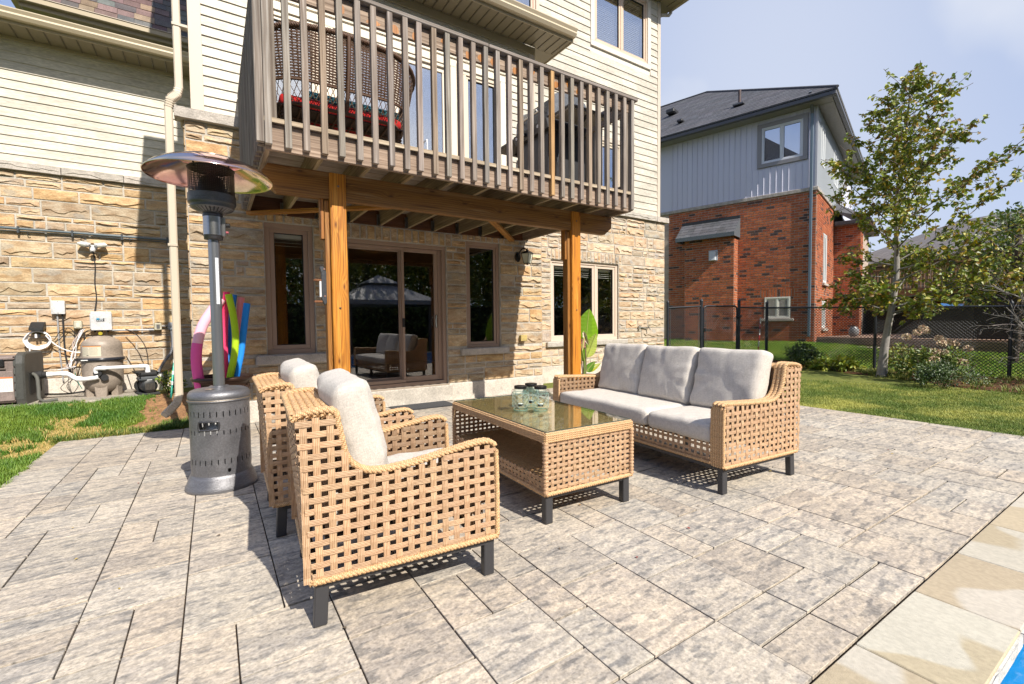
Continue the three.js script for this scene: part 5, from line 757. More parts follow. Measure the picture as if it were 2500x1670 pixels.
// ---------------------------------------------------------------- things on the walls and posts
{
  const t = thing('wall_lantern', 'black lantern with pale glass on the sunlit stone right of the deck', 'lantern', [4.36, 2.30, ZB + 0.03]);
  part(t, 'back_plate', lathe([[0.0001, 0.022], [0.04, 0.02], [0.052, 0.008], [0.055, 0]], 28, C.black).rotateX(Math.PI / 2).scale(1, 1.5, 1), M.hammer);
  part(t, 'arm', tube([[0, 0.0, 0.02], [0.0, 0.08, 0.06], [0.03, 0.13, 0.10], [0.075, 0.12, 0.14], [0.09, 0.075, 0.15]], 0.012, C.black, 8), M.hammer);
  const sq = (r0, y0, r1, y1, col, open = true) => { const g = conv(new THREE.CylinderGeometry(r1 * 1.414, r0 * 1.414, y1 - y0, 4, 1, open), col); g.rotateY(Math.PI / 4); g.translate(0, (y0 + y1) / 2, 0); g.computeVertexNormals(); return g; };
  const at = g => g.rotateY(0.35).translate(0.09, -0.02, 0.15);
  part(t, 'roof', [at(sq(0.078, 0.075, 0.03, 0.115, C.black)), at(sq(0.083, 0.068, 0.078, 0.075, C.black, false)), at(lathe([[0.03, 0.113], [0.022, 0.13], [0.008, 0.14], [0.005, 0.16], [0.0001, 0.165]], 16, C.black)), at(sq(0.03, 0.114, 0.01, 0.118, C.black, false))], M.hammer);
  part(t, 'glass', at(sq(0.042, -0.09, 0.068, 0.066, [0.62, 0.62, 0.50])), M.gloss);
  const fr = []; for (const a of [-1, 1]) for (const b of [-1, 1]) fr.push(at(bar(V(a * 0.043, -0.09, b * 0.043), V(a * 0.07, 0.07, b * 0.07), 0.008, 0.008, C.black, V(1, 0, 0.3)))); part(t, 'cage', fr, M.hammer);
  part(t, 'bottom_cap', [at(sq(0.035, -0.105, 0.047, -0.09, C.black, false)), at(lathe([[0.0001, -0.125], [0.008, -0.12], [0.012, -0.105]], 12, C.black))], M.hammer);
}
{ const t = thing('wall_hook', 'small dark forked hook on the stone above the lantern', 'hook', [4.56, 2.66, ZB + 0.03]); part(t, 'hook', [tube([[0, -0.06, 0], [-0.01, 0, 0.03], [-0.02, 0.04, 0.05]], 0.007, C.black, 6), tube([[0, -0.03, 0.01], [0.03, 0.0, 0.04], [0.035, 0.03, 0.05]], 0.006, C.black, 6), cbox(-0.02, 0.012, -0.08, 0.0, -0.01, 0.004, 0.002, C.black)], M.hammer); }
{ const t = thing('outlet_box', 'yellowish outdoor outlet box on the stone wall below the lantern', 'outlet box', [4.43, 0.935, ZB + 0.02]); part(t, 'box', cbox(-0.06, 0.06, -0.05, 0.05, 0, 0.06, 0.01, [0.55, 0.42, 0.13]), M.plastic); part(t, 'cover', cbox(-0.064, 0.064, -0.053, 0.053, 0.06, 0.075, 0.006, [0.62, 0.48, 0.18]), M.plastic); for (const [x, y] of [[-0.045, 0.035], [0.045, -0.035]]) part(t, 'screw', rod([x, y, 0.074], [x, y, 0.078], 0.005, 0.005, [0.4, 0.4, 0.4], 8), M.steel); }
{ const t = thing('garden_tap', 'garden tap with a bent spout on the pale stone near the fence', 'tap', [8.50, 1.04, ZR + 0.03]); part(t, 'pipe', [rod([-0.16, 0.02, -0.01], [0.1, 0.0, 0.02], 0.016, 0.016, [0.5, 0.48, 0.45]), tube([[0.1, 0, 0.02], [0.13, 0, 0.07], [0.13, -0.05, 0.09]], 0.014, [0.3, 0.28, 0.26])], M.hammer); part(t, 'handle', [cbox(0.06, 0.17, 0.04, 0.052, 0.06, 0.075, 0.003, [0.3, 0.3, 0.3]), rod([0.11, 0, 0.06], [0.11, 0.045, 0.067], 0.008, 0.008, [0.3, 0.3, 0.3])], M.hammer); part(t, 'valve', cbox(-0.19, -0.14, -0.03, 0.05, 0, 0.04, 0.008, [0.62, 0.6, 0.55]), M.hammer); }
{ const t = thing('hose_hanger', 'grey hanger with two rusty hooks on the left side of the left deck post', 'hanger', [0.842, 1.38, -4.50]);
  part(t, 'bracket', [prism([[0.03, 0.0], [0.045, 0.02], [0.045, 0.30], [0.025, 0.345], [0.005, 0.35], [-0.005, 0.335], [0.008, 0.29], [0.008, 0.05]], -0.02, 0.02, [0.12, 0.125, 0.14], 0.003)], M.hammer);
  part(t, 'inner_plate', cbox(-0.012, 0.006, 0.07, 0.22, -0.012, 0.012, 0.002, [0.62, 0.62, 0.64]), M.gloss);
  for (const y of [0.02, 0.215]) part(t, 'hook', cbox(-0.06, 0.012, y, y + 0.02, -0.015, 0.015, 0.004, [0.45, 0.20, 0.10]), M.hammer);
  for (const y of [0.08, 0.325]) part(t, 'rivet', rod([0.03, y, 0.019], [0.03, y, 0.026], 0.008, 0.008, [0.5, 0.3, 0.25], 10), M.hammer); }

// ---------------------------------------------------------------- on the deck: settee and barbecue
{
  const t = thing('wicker_settee', 'dark brown round backed wicker settee with a red cushion up on the deck', 'settee', [1.20, DY, -4.86]);
  const hw = 0.665, R = 0.32, arm = 0.5, L0 = arm, Lc = R * Math.PI / 2, Lb = 2 * (hw - R), T = 2 * (L0 + Lc) + Lb;
  const path = s => { let q = s + T / 2; if (q < L0) return [-hw, -R - (L0 - q), -1, 0]; q -= L0; if (q < Lc) { const a = q / R; return [-hw + R - R * Math.cos(a), -R + R * Math.sin(a), -Math.cos(a), Math.sin(a)]; } q -= Lc; if (q < Lb) return [-hw + R + q, 0, 0, 1]; q -= Lb; if (q < Lc) { const a = q / R; return [hw - R + R * Math.sin(a), -R + R * Math.cos(a), Math.sin(a), Math.cos(a)]; } q -= Lc; return [hw, -R - q, 1, 0]; };
  const top = s => { const a = Math.abs(s) / (T / 2); return a < 0.62 ? 1.17 - 0.13 * (a / 0.62) ** 2.2 : lerp(1.04, 0.80, sstep(0.62, 1, a)); };
  const map = (s, y, f) => { const [x, z, nx, nz] = path(clamp(s, -T / 2, T / 2)), lean = (y - 0.5) * 0.20 + 0.03 * Math.sin((y - 0.5) * 4); return V(x + nx * (lean + f), y, z + nz * (lean + f)); };
  const dk = [0.115, 0.065, 0.038], back = group(t, 'woven_back'), hs = []; for (let y = 0.705; y < 1.16; y += 0.0235) hs.push(y);
  const vs = span(-T / 2 + 0.02, T / 2 - 0.02, 84);
  weave(back, { vs, hs, vspan: s => [0.69, top(s)], hspan: y => { let m = 0; for (let s = 0; s < T / 2; s += 0.01) if (top(s) > y) m = s; return m > 0.05 ? [[-m, m]] : []; }, map, wv: 0.011, wh: 0.0175, amp: 0.004, col: dk, mat: M.rope });
  const along = (y, a, b, n = 40) => Array.from({ length: n + 1 }, (_, i) => { const s = lerp(a, b, i / n); return map(s, typeof y === 'function' ? y(s) : y, 0); });
  part(t, 'rim', [rope(along(top, -T / 2, T / 2), 0.026, dk, false, 0.06), tube(along(0.69, -T / 2, T / 2), 0.012, dk, 6)], M.rope);
  for (const s of [-0.93, 0, 0.93]) part(t, 'rib', tube([map(s, top(s), 0.012), map(s, 0.95, 0.02), map(s, 0.7, 0.02), map(s, 0.48, 0.01)], 0.02, dk, 8), M.rope);
  const lat = []; for (let s = -T / 2 + 0.25; s < T / 2 - 0.25; s += 0.052) for (const k of [-1, 1]) lat.push(rod(map(s - k * 0.045, 0.69, 0), map(s + k * 0.045, 0.50, 0), 0.0035, 0.0035, [0.16, 0.10, 0.06], 5)); part(t, 'lattice', lat, M.rope);
  part(t, 'seat_frame', [tube(along(0.49, -T / 2, T / 2), 0.02, dk, 8), ...Array.from({ length: 8 }, (_, i) => rod([-0.59 + i * 0.168, 0.45, -0.02], [-0.59 + i * 0.168, 0.40, -0.66], 0.009, 0.009, dk, 6)), rod([-0.62, 0.44, -0.25], [0.62, 0.44, -0.25], 0.01, 0.01, dk, 6), rod([-0.62, 0.42, -0.5], [0.62, 0.42, -0.5], 0.01, 0.01, dk, 6), cbox(-0.62, 0.62, 0.455, 0.468, -0.68, -0.03, 0.002, [0.05, 0.032, 0.02])], M.rope);
  { const ap = group(t, 'woven_apron'); weave(ap, { vs: span(-0.65, 0.65, 40), hs: span(0.2, 0.43, 9), vspan: () => [0.19, 0.44], hspan: () => [[-0.66, 0.66]], map: (s, y, f) => V(s, y, -0.70 + 0.04 * (s / 0.74) ** 2 + f), wv: 0.012, wh: 0.018, amp: 0.004, col: dk, mat: M.rope }); }
  for (const [x, z] of [[-0.655, -0.68], [0.655, -0.68], [-0.57, -0.08], [0.57, -0.08]]) part(t, 'leg', [rod([x, 0, z], [x * 0.985, 0.47, z], 0.02, 0.024, dk, 10), ...span(0.02, 0.44, 14).map(y => conv(new THREE.TorusGeometry(0.024, 0.006, 5, 12).rotateX(Math.PI / 2).translate(x, y, z), dk))], M.rope);
  const sc = cushion(1.2, 0.62, 0.12, { puff: 0.015, r: 0.05, col: [0.62, 0.012, 0.012] }); sc.rotateX(-Math.PI / 2); sc.translate(0, 0.528, -0.36); part(t, 'seat_cushion', sc, M.cloth, 'red seat cushion');
  const bl = cushion(1.0, 0.12, 0.40, { puff: 0.01, r: 0.045, col: [0.12, 0.42, 0.52] }); bl.translate(0.12, 0.648, -0.34); part(t, 'throw_blanket', bl, M.cloth, 'folded teal cloth on the red cushion');
}
{ // barbecue along the right railing, facing left
  const t = thing('barbecue', 'black gas barbecue with a grey lid by the right railing of the deck', 'barbecue', [3.92, DY, -5.0]), bk = [0.03, 0.03, 0.033], gr = [0.16, 0.165, 0.175];
  part(t, 'cabinet', [cbox(-0.30, 0.30, 0.16, 0.80, -0.34, 0.34, 0.012, bk)], M.paint);
  part(t, 'door', cbox(-0.318, -0.302, 0.18, 0.74, -0.33, -0.004, 0.006, [0.035, 0.035, 0.04]), M.paint); part(t, 'door', cbox(-0.318, -0.302, 0.18, 0.74, 0.004, 0.33, 0.006, [0.035, 0.035, 0.04]), M.paint);
  part(t, 'base_shelf', cbox(-0.32, 0.32, 0.10, 0.158, -0.36, 0.36, 0.008, [0.16, 0.17, 0.18]), M.paint);
  for (const x of [-0.27, 0.27]) for (const z of [-0.3, 0.3]) part(t, 'caster', [rod([x, 0.035, z - 0.015], [x, 0.035, z + 0.015], 0.035, 0.035, C.black, 16), cbox(x - 0.015, x + 0.015, 0.06, 0.1, z - 0.02, z + 0.02, 0.003, C.black)], M.rubber);
  part(t, 'firebox', prism([[-0.27, 0.80], [0.27, 0.80], [0.31, 0.95], [-0.31, 0.95]], -0.36, 0.36, bk, 0.01), M.paint);
  part(t, 'control_panel', prism([[-0.345, 0.80], [-0.30, 0.80], [-0.30, 0.92], [-0.375, 0.90]], -0.37, 0.37, [0.06, 0.06, 0.065], 0.004), M.paint);
  for (const z of [-0.26, -0.1, 0.06, 0.22]) part(t, 'knob', [rod([-0.352, 0.855, z], [-0.40, 0.845, z], 0.026, 0.023, C.black, 18), rod([-0.40, 0.845, z], [-0.403, 0.8445, z], 0.02, 0.02, [0.6, 0.6, 0.62], 18)], M.gloss);
  part(t, 'lid', prism([[-0.31, 0.953], [0.31, 0.953], [0.31, 1.08], [0.26, 1.2], [0.14, 1.265], [-0.10, 1.265], [-0.23, 1.2], [-0.30, 1.08]], -0.33, 0.33, gr, 0.012), M.hammer);
  for (const z of [-0.365, 0.335]) part(t, 'lid_end', prism([[-0.33, 0.953], [0.33, 0.953], [0.33, 1.09], [0.275, 1.22], [0.15, 1.285], [-0.11, 1.285], [-0.245, 1.22], [-0.32, 1.09]], z, z + 0.03, [0.22, 0.23, 0.245], 0.008), M.hammer);
  part(t, 'lid_handle', [rod([-0.375, 1.04, -0.24], [-0.375, 1.04, 0.24], 0.012, 0.012, [0.7, 0.7, 0.7]), rod([-0.31, 1.05, -0.22], [-0.375, 1.04, -0.22], 0.009, 0.009, C.black), rod([-0.31, 1.05, 0.22], [-0.375, 1.04, 0.22], 0.009, 0.009, C.black)], M.steel);
  part(t, 'thermometer', [rod([-0.262, 1.14, 0], [-0.285, 1.15, 0], 0.035, 0.035, [0.7, 0.7, 0.7], 20)], M.steel);
  part(t, 'side_shelf', [cbox(-0.30, 0.30, 0.90, 0.925, 0.40, 0.74, 0.012, [0.40, 0.36, 0.30]), cbox(-0.31, 0.31, 0.925, 0.955, 0.39, 0.75, 0.012, gr)], M.plastic, 'near side shelf with a tan underside');
  part(t, 'side_shelf', cbox(-0.31, 0.31, 0.90, 0.945, -0.98, -0.40, 0.012, bk), M.paint, 'far black side shelf');
  part(t, 'side_burner', lathe([[0.0001, 0.03], [0.09, 0.025], [0.11, 0]], 20, bk).translate(0, 0.945, -0.68), M.paint);
  part(t, 'shelf_bracket', [bar(V(0, 0.9, 0.7), V(0, 0.66, 0.36), 0.03, 0.02, C.black), bar(V(0, 0.9, -0.9), V(0, 0.66, -0.36), 0.03, 0.02, C.black)], M.paint);
  { const u = thing('grill_fork', 'long handled grill fork hanging from the barbecue side shelf', 'utensil', [3.74, DY + 0.88, -4.62]); part(u, 'shaft', rod([0, 0, 0], [-0.01, -0.38, 0.01], 0.006, 0.005, [0.7, 0.7, 0.7]), M.steel); part(u, 'handle', rod([0, 0.02, 0], [0, -0.14, 0.003], 0.012, 0.011, C.black), M.rubber); for (const x of [-0.03, 0, 0.03]) part(u, 'tine', rod([-0.01, -0.37, 0.01], [-0.012 + x, -0.50, 0.012], 0.004, 0.002, [0.75, 0.72, 0.6]), M.steel); }
}
// ---------------------------------------------------------------- banana plant behind the sofa
{
  const t = thing('banana_plant', 'young banana plant with one big upright leaf between the right deck post and the sofa', 'plant', [4.66, 0, -5.2]);
  part(t, 'pot', lathe([[0.0001, 0.02], [0.13, 0.02], [0.14, 0], [0.15, 0.0], [0.2, 0.36], [0.212, 0.365], [0.212, 0.40], [0.195, 0.40], [0.185, 0.36], [0.0001, 0.35]], 40, [0.10, 0.06, 0.045]), M.hammer);
  part(t, 'soil', lathe([[0.0001, 0.362], [0.186, 0.364]], 20, [0.08, 0.06, 0.04]), M.soil);
  part(t, 'stem', tube([[0, 0.36, 0], [0.01, 0.6, 0], [0.025, 0.82, 0], [0.04, 0.95, 0.0]], 0.021, [0.14, 0.20, 0.04], 10), M.foam);
  const leaf = (base, tip, side, W, col, fold, seed, ragged = 0) => {       // blade with a midrib and corrugated halves
    const B = V(...base), T = V(...tip), S = V(...side).normalize(), N = V(0, 0, 0).crossVectors(T.clone().sub(B), S).normalize(), n = 34, b = new GB(col), bow = 0.12;
    const at = (u, w) => { const prof = Math.pow(Math.sin(Math.PI * Math.pow(u, 0.62)), 0.75), a = Math.abs(w), rag = ragged ? 1 - ragged * (vnoise(u * 14 + seed, w > 0 ? 1 : 2)) : 1; const h = W * prof * w * rag; return B.clone().lerp(T, u + 0.05 * a * a * (1 - u)).addScaledVector(S, h).addScaledVector(N, fold * a * a * W * prof + 0.0022 * Math.sin(u * 150) * a + bow * u * u * (T.distanceTo(B)) * -0.6); };
    const m = 6; for (let i = 0; i < n; i++) for (let j = -m; j < m; j++) { const q = [at(i / n, j / m), at((i + 1) / n, j / m), at((i + 1) / n, (j + 1) / m), at(i / n, (j + 1) / m)].map(p => [p.x, p.y, p.z]); b.quad(...q, [0, 0], [0, 1], [1, 1], [1, 0]); }
    const mid = []; for (let i = 0; i <= 12; i++) mid.push(at(i / 12, 0)); return [b.build(), tube(mid, 0.007, [0.38, 0.44, 0.10], 6)];
  };
  const lm = phys({ roughness: 0.35, transmission: 0.35, thickness: 0 });
  part(t, 'leaf', leaf([0.03, 0.80, 0.0], [0.10, 1.39, -0.02], [1, 0.0, 0.3], 0.215, [0.17, 0.34, 0.012], 0.25, 3), lm, 'biggest upright leaf');
  part(t, 'leaf', leaf([0.035, 0.66, 0.02], [0.17, 1.02, 0.07], [0.75, -0.3, 0.5], 0.10, [0.42, 0.52, 0.10], 0.5, 5), lm, 'pale leaf in front');
  part(t, 'leaf', leaf([0.0, 0.60, 0.01], [-0.10, 0.88, 0.03], [0.8, 0.4, 0.4], 0.065, [0.12, 0.24, 0.01], 0.5, 7), lm);
  part(t, 'leaf', leaf([0.02, 0.45, 0.02], [0.16, 0.60, 0.06], [0.5, -0.6, 0.5], 0.06, [0.10, 0.24, 0.01], 0.3, 8), lm); part(t, 'leaf', leaf([0.05, 0.46, 0.03], [0.28, 0.56, 0.05], [0.3, -0.8, 0.5], 0.045, [0.36, 0.38, 0.03], 0.3, 9), lm);
  part(t, 'dry_leaf', leaf([-0.02, 0.98, 0.03], [-0.10, 0.78, 0.08], [0.9, 0.3, 0.3], 0.10, [0.34, 0.19, 0.12], -0.7, 11, 0.5), M.foam, 'withered brown leaf');
  part(t, 'dry_leaf', leaf([-0.03, 1.06, 0.02], [0.03, 0.84, 0.07], [0.5, 0.2, 0.6], 0.035, [0.58, 0.48, 0.42], 0.9, 12, 0.3), M.foam);
  for (const [a, c, d] of [[[-0.02, 0.36, 0], [-0.06, 0.6, 0.01], [-0.13, 0.88, 0.02]], [[0.02, 0.36, 0.01], [0.02, 0.6, 0.02], [-0.01, 0.95, 0.03]]]) part(t, 'stalk', tube([a, c, d], 0.010, [0.16, 0.11, 0.07], 7), M.foam);
}

// ---------------------------------------------------------------- pool equipment by the left wall
const lines = (bg, fg, rows, band, extra) => print(256, 192, (x, w, h) => { x.fillStyle = bg; x.fillRect(0, 0, w, h); if (band) { x.fillStyle = band; x.fillRect(0, 0, w, h * 0.11); } x.fillStyle = fg; for (let r = 0; r < rows; r++) { const y = h * (0.18 + 0.76 * r / rows); let a = w * 0.06; while (a < w * 0.9) { const l = rr(6, 26); x.fillRect(a, y, l, h * 0.30 / rows); a += l + 5; } } if (extra) extra(x, w, h); });
{
  const t = thing('pool_heat_pump', 'taupe pool heater box with dark grey ends and a paper label, at the left edge', 'pool heater', [-2.62, 0.155, -9.2], -0.06), b = [0.30, 0.235, 0.215], d = [0.095, 0.095, 0.088];
  part(t, 'body', cbox(-0.5, 0.38, 0.03, 0.60, -0.28, 0.285, 0.02, b), M.plastic);
  part(t, 'top_cover', cbox(-0.52, 0.38, 0.602, 0.66, -0.30, 0.30, 0.022, b), M.plastic);
  part(t, 'front_panel', cbox(-0.5, 0.36, 0.06, 0.46, 0.286, 0.30, 0.008, b.map(x => x * 1.08)), M.plastic);
  part(t, 'display_panel', cbox(-0.45, 0.28, 0.52, 0.625, 0.286, 0.318, 0.012, [0.02, 0.02, 0.022]), M.gloss); part(t, 'display', cbox(-0.1, 0.18, 0.545, 0.60, 0.318, 0.322, 0.002, [0.06, 0.06, 0.065]), M.gloss);
  part(t, 'end_cap', [prism([[-0.30, 0.0], [0.30, 0.0], [0.325, 0.08], [0.325, 0.56], [0.30, 0.66], [0.24, 0.69], [-0.30, 0.69], [-0.33, 0.62], [-0.33, 0.05]], 0, 0.10, d, 0.018).rotateY(-Math.PI / 2).translate(0.482, 0, 0)], M.plastic, 'dark grey ribbed end');
  for (let i = 0; i < 5; i++) part(t, 'rib', cbox(0.37, 0.40, 0.1 + i * 0.105, 0.185 + i * 0.105, 0.31, 0.335, 0.008, d.map(x => x * 1.3)), M.plastic);
  part(t, 'recess', cbox(0.472, 0.488, 0.12, 0.42, -0.22, 0.2, 0.01, [0.015, 0.015, 0.015]), M.rubber);
  part(t, 'label', sheet(0.235, 0.20, 0.002).translate(0.235, 0.285, 0.3015), lines('#e6e3dc', '#9aa09a', 11, '#d87848', (x, w, h) => { x.fillStyle = '#222'; for (let i = 0; i < 6; i++) x.fillRect(10, h * 0.2 + i * 20, 10, 8); }));
  part(t, 'badge', sheet(0.1, 0.018, 0.004).translate(0.24, 0.495, 0.304), lines('#4a3c38', '#a09890', 1));
  part(t, 'drain_hose', tube([[0.49, 0.40, 0.1], [0.54, 0.36, 0.14], [0.57, 0.2, 0.2], [0.60, 0.03, 0.24], [0.75, 0.02, 0.16]], 0.022, [0.10, 0.10, 0.09], 8), M.rubber);
  part(t, 'union', [rod([0.485, 0.375, 0.05], [0.62, 0.375, 0.05], 0.045, 0.045, C.black, 20), rod([0.54, 0.375, 0.05], [0.58, 0.375, 0.05], 0.056, 0.056, C.black, 12)], M.rubber);
}
{
  const t = thing('sand_filter', 'beige two part pool filter tank with a black clamp band and a paper label', 'filter tank', [-1.425, 0.155, -9.30]), c = C.tank;
  part(t, 'lower_tank', lathe([[0.0001, 0.045], [0.12, 0.06], [0.2, 0.11], [0.235, 0.19], [0.242, 0.28], [0.243, 0.50], [0.25, 0.535]], 56, c), M.plastic);
  part(t, 'upper_tank', lathe([[0.25, 0.585], [0.243, 0.61], [0.241, 0.75], [0.232, 0.80], [0.205, 0.84], [0.15, 0.875], [0.09, 0.905], [0.0001, 0.915]], 56, c.map(x => x * 1.04)), M.plastic);
  part(t, 'clamp_band', [lathe([[0.245, 0.535], [0.268, 0.54], [0.272, 0.56], [0.268, 0.582], [0.245, 0.585]], 56, [0.025, 0.027, 0.035]), cbox(-0.30, -0.24, 0.545, 0.578, 0.06, 0.10, 0.006, C.black)], M.gloss); part(t, 'band_sticker', sheet(0.12, 0.014, 0.002).translate(-0.12, 0.557, 0.249).rotateY(-0.1), lines('#e8e8e8', '#c0c0c0', 1));
  for (const a of [0.3, 1.57, 2.85, 4.7]) part(t, 'foot', prism([[-0.055, 0], [0.055, 0], [0.07, 0.15], [-0.07, 0.15]], 0, 0.09, c, 0.008).translate(0, 0, 0.12).rotateY(a - 1.57), M.plastic);
  { const g = new THREE.CylinderGeometry(0.2435, 0.2435, 0.16, 24, 1, true, -0.95, 1.05).translate(0, 0.69, 0); part(t, 'label', g, print(512, 256, (x, w, h) => { x.fillStyle = '#cfc6b2'; x.fillRect(0, 0, w, h); x.fillStyle = '#26272c'; x.fillRect(0, 0, w, 8); x.fillStyle = '#cf8a52'; x.fillRect(0, 8, w, 22); x.fillStyle = '#8f8b7c'; for (const x0 of [14, 240]) for (let y = 44; y < 230; y += 11) { let a = x0; while (a < x0 + 190) { const l = rr(8, 30); x.fillRect(a, y, l, 4); a += l + 6; } } x.fillStyle = '#33343a'; x.fillRect(150, 226, 60, 14); })); }
  part(t, 'port', [rod([-0.02, 0.36, 0.20], [-0.02, 0.36, 0.29], 0.05, 0.05, C.black, 18), rod([0.0, 0.43, 0.20], [0.0, 0.43, 0.25], 0.048, 0.048, C.black, 18), rod([0.04, 0.29, 0.21], [0.06, 0.29, 0.28], 0.05, 0.045, C.black, 18)], M.rubber);
  part(t, 'air_valve', [rod([0, 0.91, 0], [0, 0.96, 0], 0.03, 0.02, C.black, 12), rod([0, 0.945, 0.04], [0, 0.945, 0.07], 0.025, 0.025, [0.55, 0.45, 0.02], 14)], M.plastic);
}
{
  const t = thing('pool_pump', 'black pool pump standing on the pad right of the filter tank', 'pump', [-0.86, 0.145, -9.02], 0.25), k = [0.025, 0.027, 0.03];
  part(t, 'motor', [rod([0, 0.14, -0.16], [0, 0.14, 0.10], 0.10, 0.10, [0.10, 0.105, 0.115], 28), lathe([[0.1, 0.0], [0.095, 0.02], [0.05, 0.028], [0.0001, 0.028]], 24, k).rotateX(Math.PI / 2).translate(0, 0.14, 0.10)], M.plastic);
  for (let i = -3; i <= 3; i++) part(t, 'fan_grille', cbox(i * 0.017 - 0.004, i * 0.017 + 0.004, 0.085, 0.19, 0.128, 0.136, 0.002, [0.14, 0.12, 0.10]), M.plastic);
  part(t, 'drive_cover', [cbox(-0.125, 0.125, 0.215, 0.29, -0.16, 0.11, 0.03, [0.10, 0.11, 0.12]), cbox(-0.115, 0.115, 0.291, 0.35, -0.17, 0.10, 0.025, k)], M.plastic);
  part(t, 'pump_head', [rod([-0.02, 0.12, -0.34], [-0.02, 0.12, -0.16], 0.11, 0.12, k, 20), cbox(-0.15, 0.13, 0.33, 0.365, -0.30, -0.05, 0.01, k)], M.plastic);
  part(t, 'base', cbox(-0.13, 0.13, 0, 0.04, -0.3, 0.12, 0.01, k), M.rubber); part(t, 'suction_pipe', [rod([0.11, 0.25, -0.05], [0.40, 0.27, -0.08], 0.034, 0.034, [0.62, 0.62, 0.60]), rod([0.15, 0.253, -0.055], [0.22, 0.258, -0.06], 0.05, 0.05, [0.75, 0.75, 0.72], 20)], M.plastic);
  part(t, 'nameplate', sheet(0.06, 0.02, 0.003).translate(0, 0.235, 0.112), lines('#c9cdd2', '#888', 2));
}
{ const t = thing('plastic_pipes', 'white plastic pipe run from the filter tank across to the pump', 'pipe', [0, 0, 0]); part(t, 'pipe', [tube([[-1.46, 0.52, -9.03], [-1.46, 0.575, -9.02], [-1.43, 0.59, -9.0], [-1.38, 0.59, -9.0]], 0.030, C.white, 14, 14), rod([-1.38, 0.59, -9.0], [-0.90, 0.59, -9.02], 0.027, 0.027, C.white, 18), tube([[-0.90, 0.59, -9.02], [-0.87, 0.585, -9.02], [-0.86, 0.56, -9.02], [-0.86, 0.48, -9.02]], 0.03, C.white, 14, 14)], M.gloss); for (const [a, b] of [[[-1.40, 0.59, -9], [-1.345, 0.59, -9.0]], [[-0.86, 0.47, -9.02], [-0.86, 0.53, -9.02]], [[-0.955, 0.59, -9.019], [-0.9, 0.59, -9.02]]]) part(t, 'coupling', rod(a, b, 0.0335, 0.0335, C.white, 18), M.gloss); }
{ const t = thing('plastic_pipes', 'white plastic pipe with an offset bend between the pool heater and the filter tank', 'pipe', [0, 0, 0]); part(t, 'pipe', [tube([[-2.0, 0.53, -9.1], [-1.82, 0.53, -9.1], [-1.76, 0.51, -9.09], [-1.69, 0.455, -9.06], [-1.64, 0.44, -9.05], [-1.48, 0.45, -9.02], [-1.435, 0.46, -9.02]], 0.031, C.white, 16, 40)], M.gloss); for (const [a, b] of [[[-1.84, 0.53, -9.1], [-1.78, 0.522, -9.1]], [[-1.68, 0.449, -9.057], [-1.62, 0.44, -9.05]], [[-2.0, 0.53, -9.1], [-1.94, 0.53, -9.1]]]) part(t, 'coupling', rod(a, b, 0.037, 0.037, C.white, 18), M.gloss); }
const WZ = ZL + 0.035;
{ const t = thing('control_box', 'white control box with a small screen above the filter tank', 'control box', [-1.505, 1.295, WZ]); part(t, 'case', cbox(-0.133, 0.133, -0.135, 0.13, 0, 0.09, 0.01, C.white), M.plastic); part(t, 'lid', cbox(-0.118, 0.137, -0.15, 0.152, 0.09, 0.108, 0.005, C.white), M.plastic); part(t, 'screen', sheet(0.096, 0.052, 0.002).translate(0.0, 0.018, 0.1092), print(128, 64, (x, w, h) => { x.fillStyle = '#15171c'; x.fillRect(0, 0, w, h); x.fillStyle = '#1f86b0'; x.fillRect(0, 0, 48, 28); x.fillStyle = '#e9eef2'; x.fillRect(52, 8, 60, 14); x.fillStyle = '#c9ccd2'; for (let i = 0; i < 4; i++) x.fillRect(12 + i * 26, 40, 16, 14); })); part(t, 'cable_gland', [0, 1, 2].map(i => rod([-0.08 + i * 0.08, -0.15, 0.05], [-0.08 + i * 0.08, -0.18, 0.05], 0.016, 0.014, C.black, 12)), M.rubber); }
{ const t = thing('control_box', 'plain white junction box on the wall left of the control box with the screen', 'junction box', [-2.0, 1.51, WZ]); part(t, 'case', cbox(-0.075, 0.075, -0.10, 0.10, 0, 0.07, 0.008, C.white), M.plastic); part(t, 'lid', cbox(-0.08, 0.078, -0.105, 0.103, 0.07, 0.082, 0.004, C.white), M.plastic); part(t, 'screw', [rod([0, -0.09, 0.082], [0, -0.09, 0.085], 0.005, 0.005, [0.3, 0.3, 0.3], 8), rod([0, 0.09, 0.082], [0, 0.09, 0.085], 0.005, 0.005, [0.3, 0.3, 0.3], 8)], M.steel); part(t, 'conduit', [rod([-0.02, -0.105, 0.03], [-0.015, -0.7, 0.03], 0.011, 0.011, [0.35, 0.35, 0.36]), rod([-0.015, -0.7, 0.03], [0.01, -1.15, 0.03], 0.010, 0.010, [0.35, 0.35, 0.36])], M.paint); part(t, 'black_lead', tube([[0.04, -0.10, 0.03], [0.045, -0.6, 0.04], [0.06, -0.8, 0.05], [0.12, -1.05, 0.08]], 0.011, C.black, 7), M.rubber); }
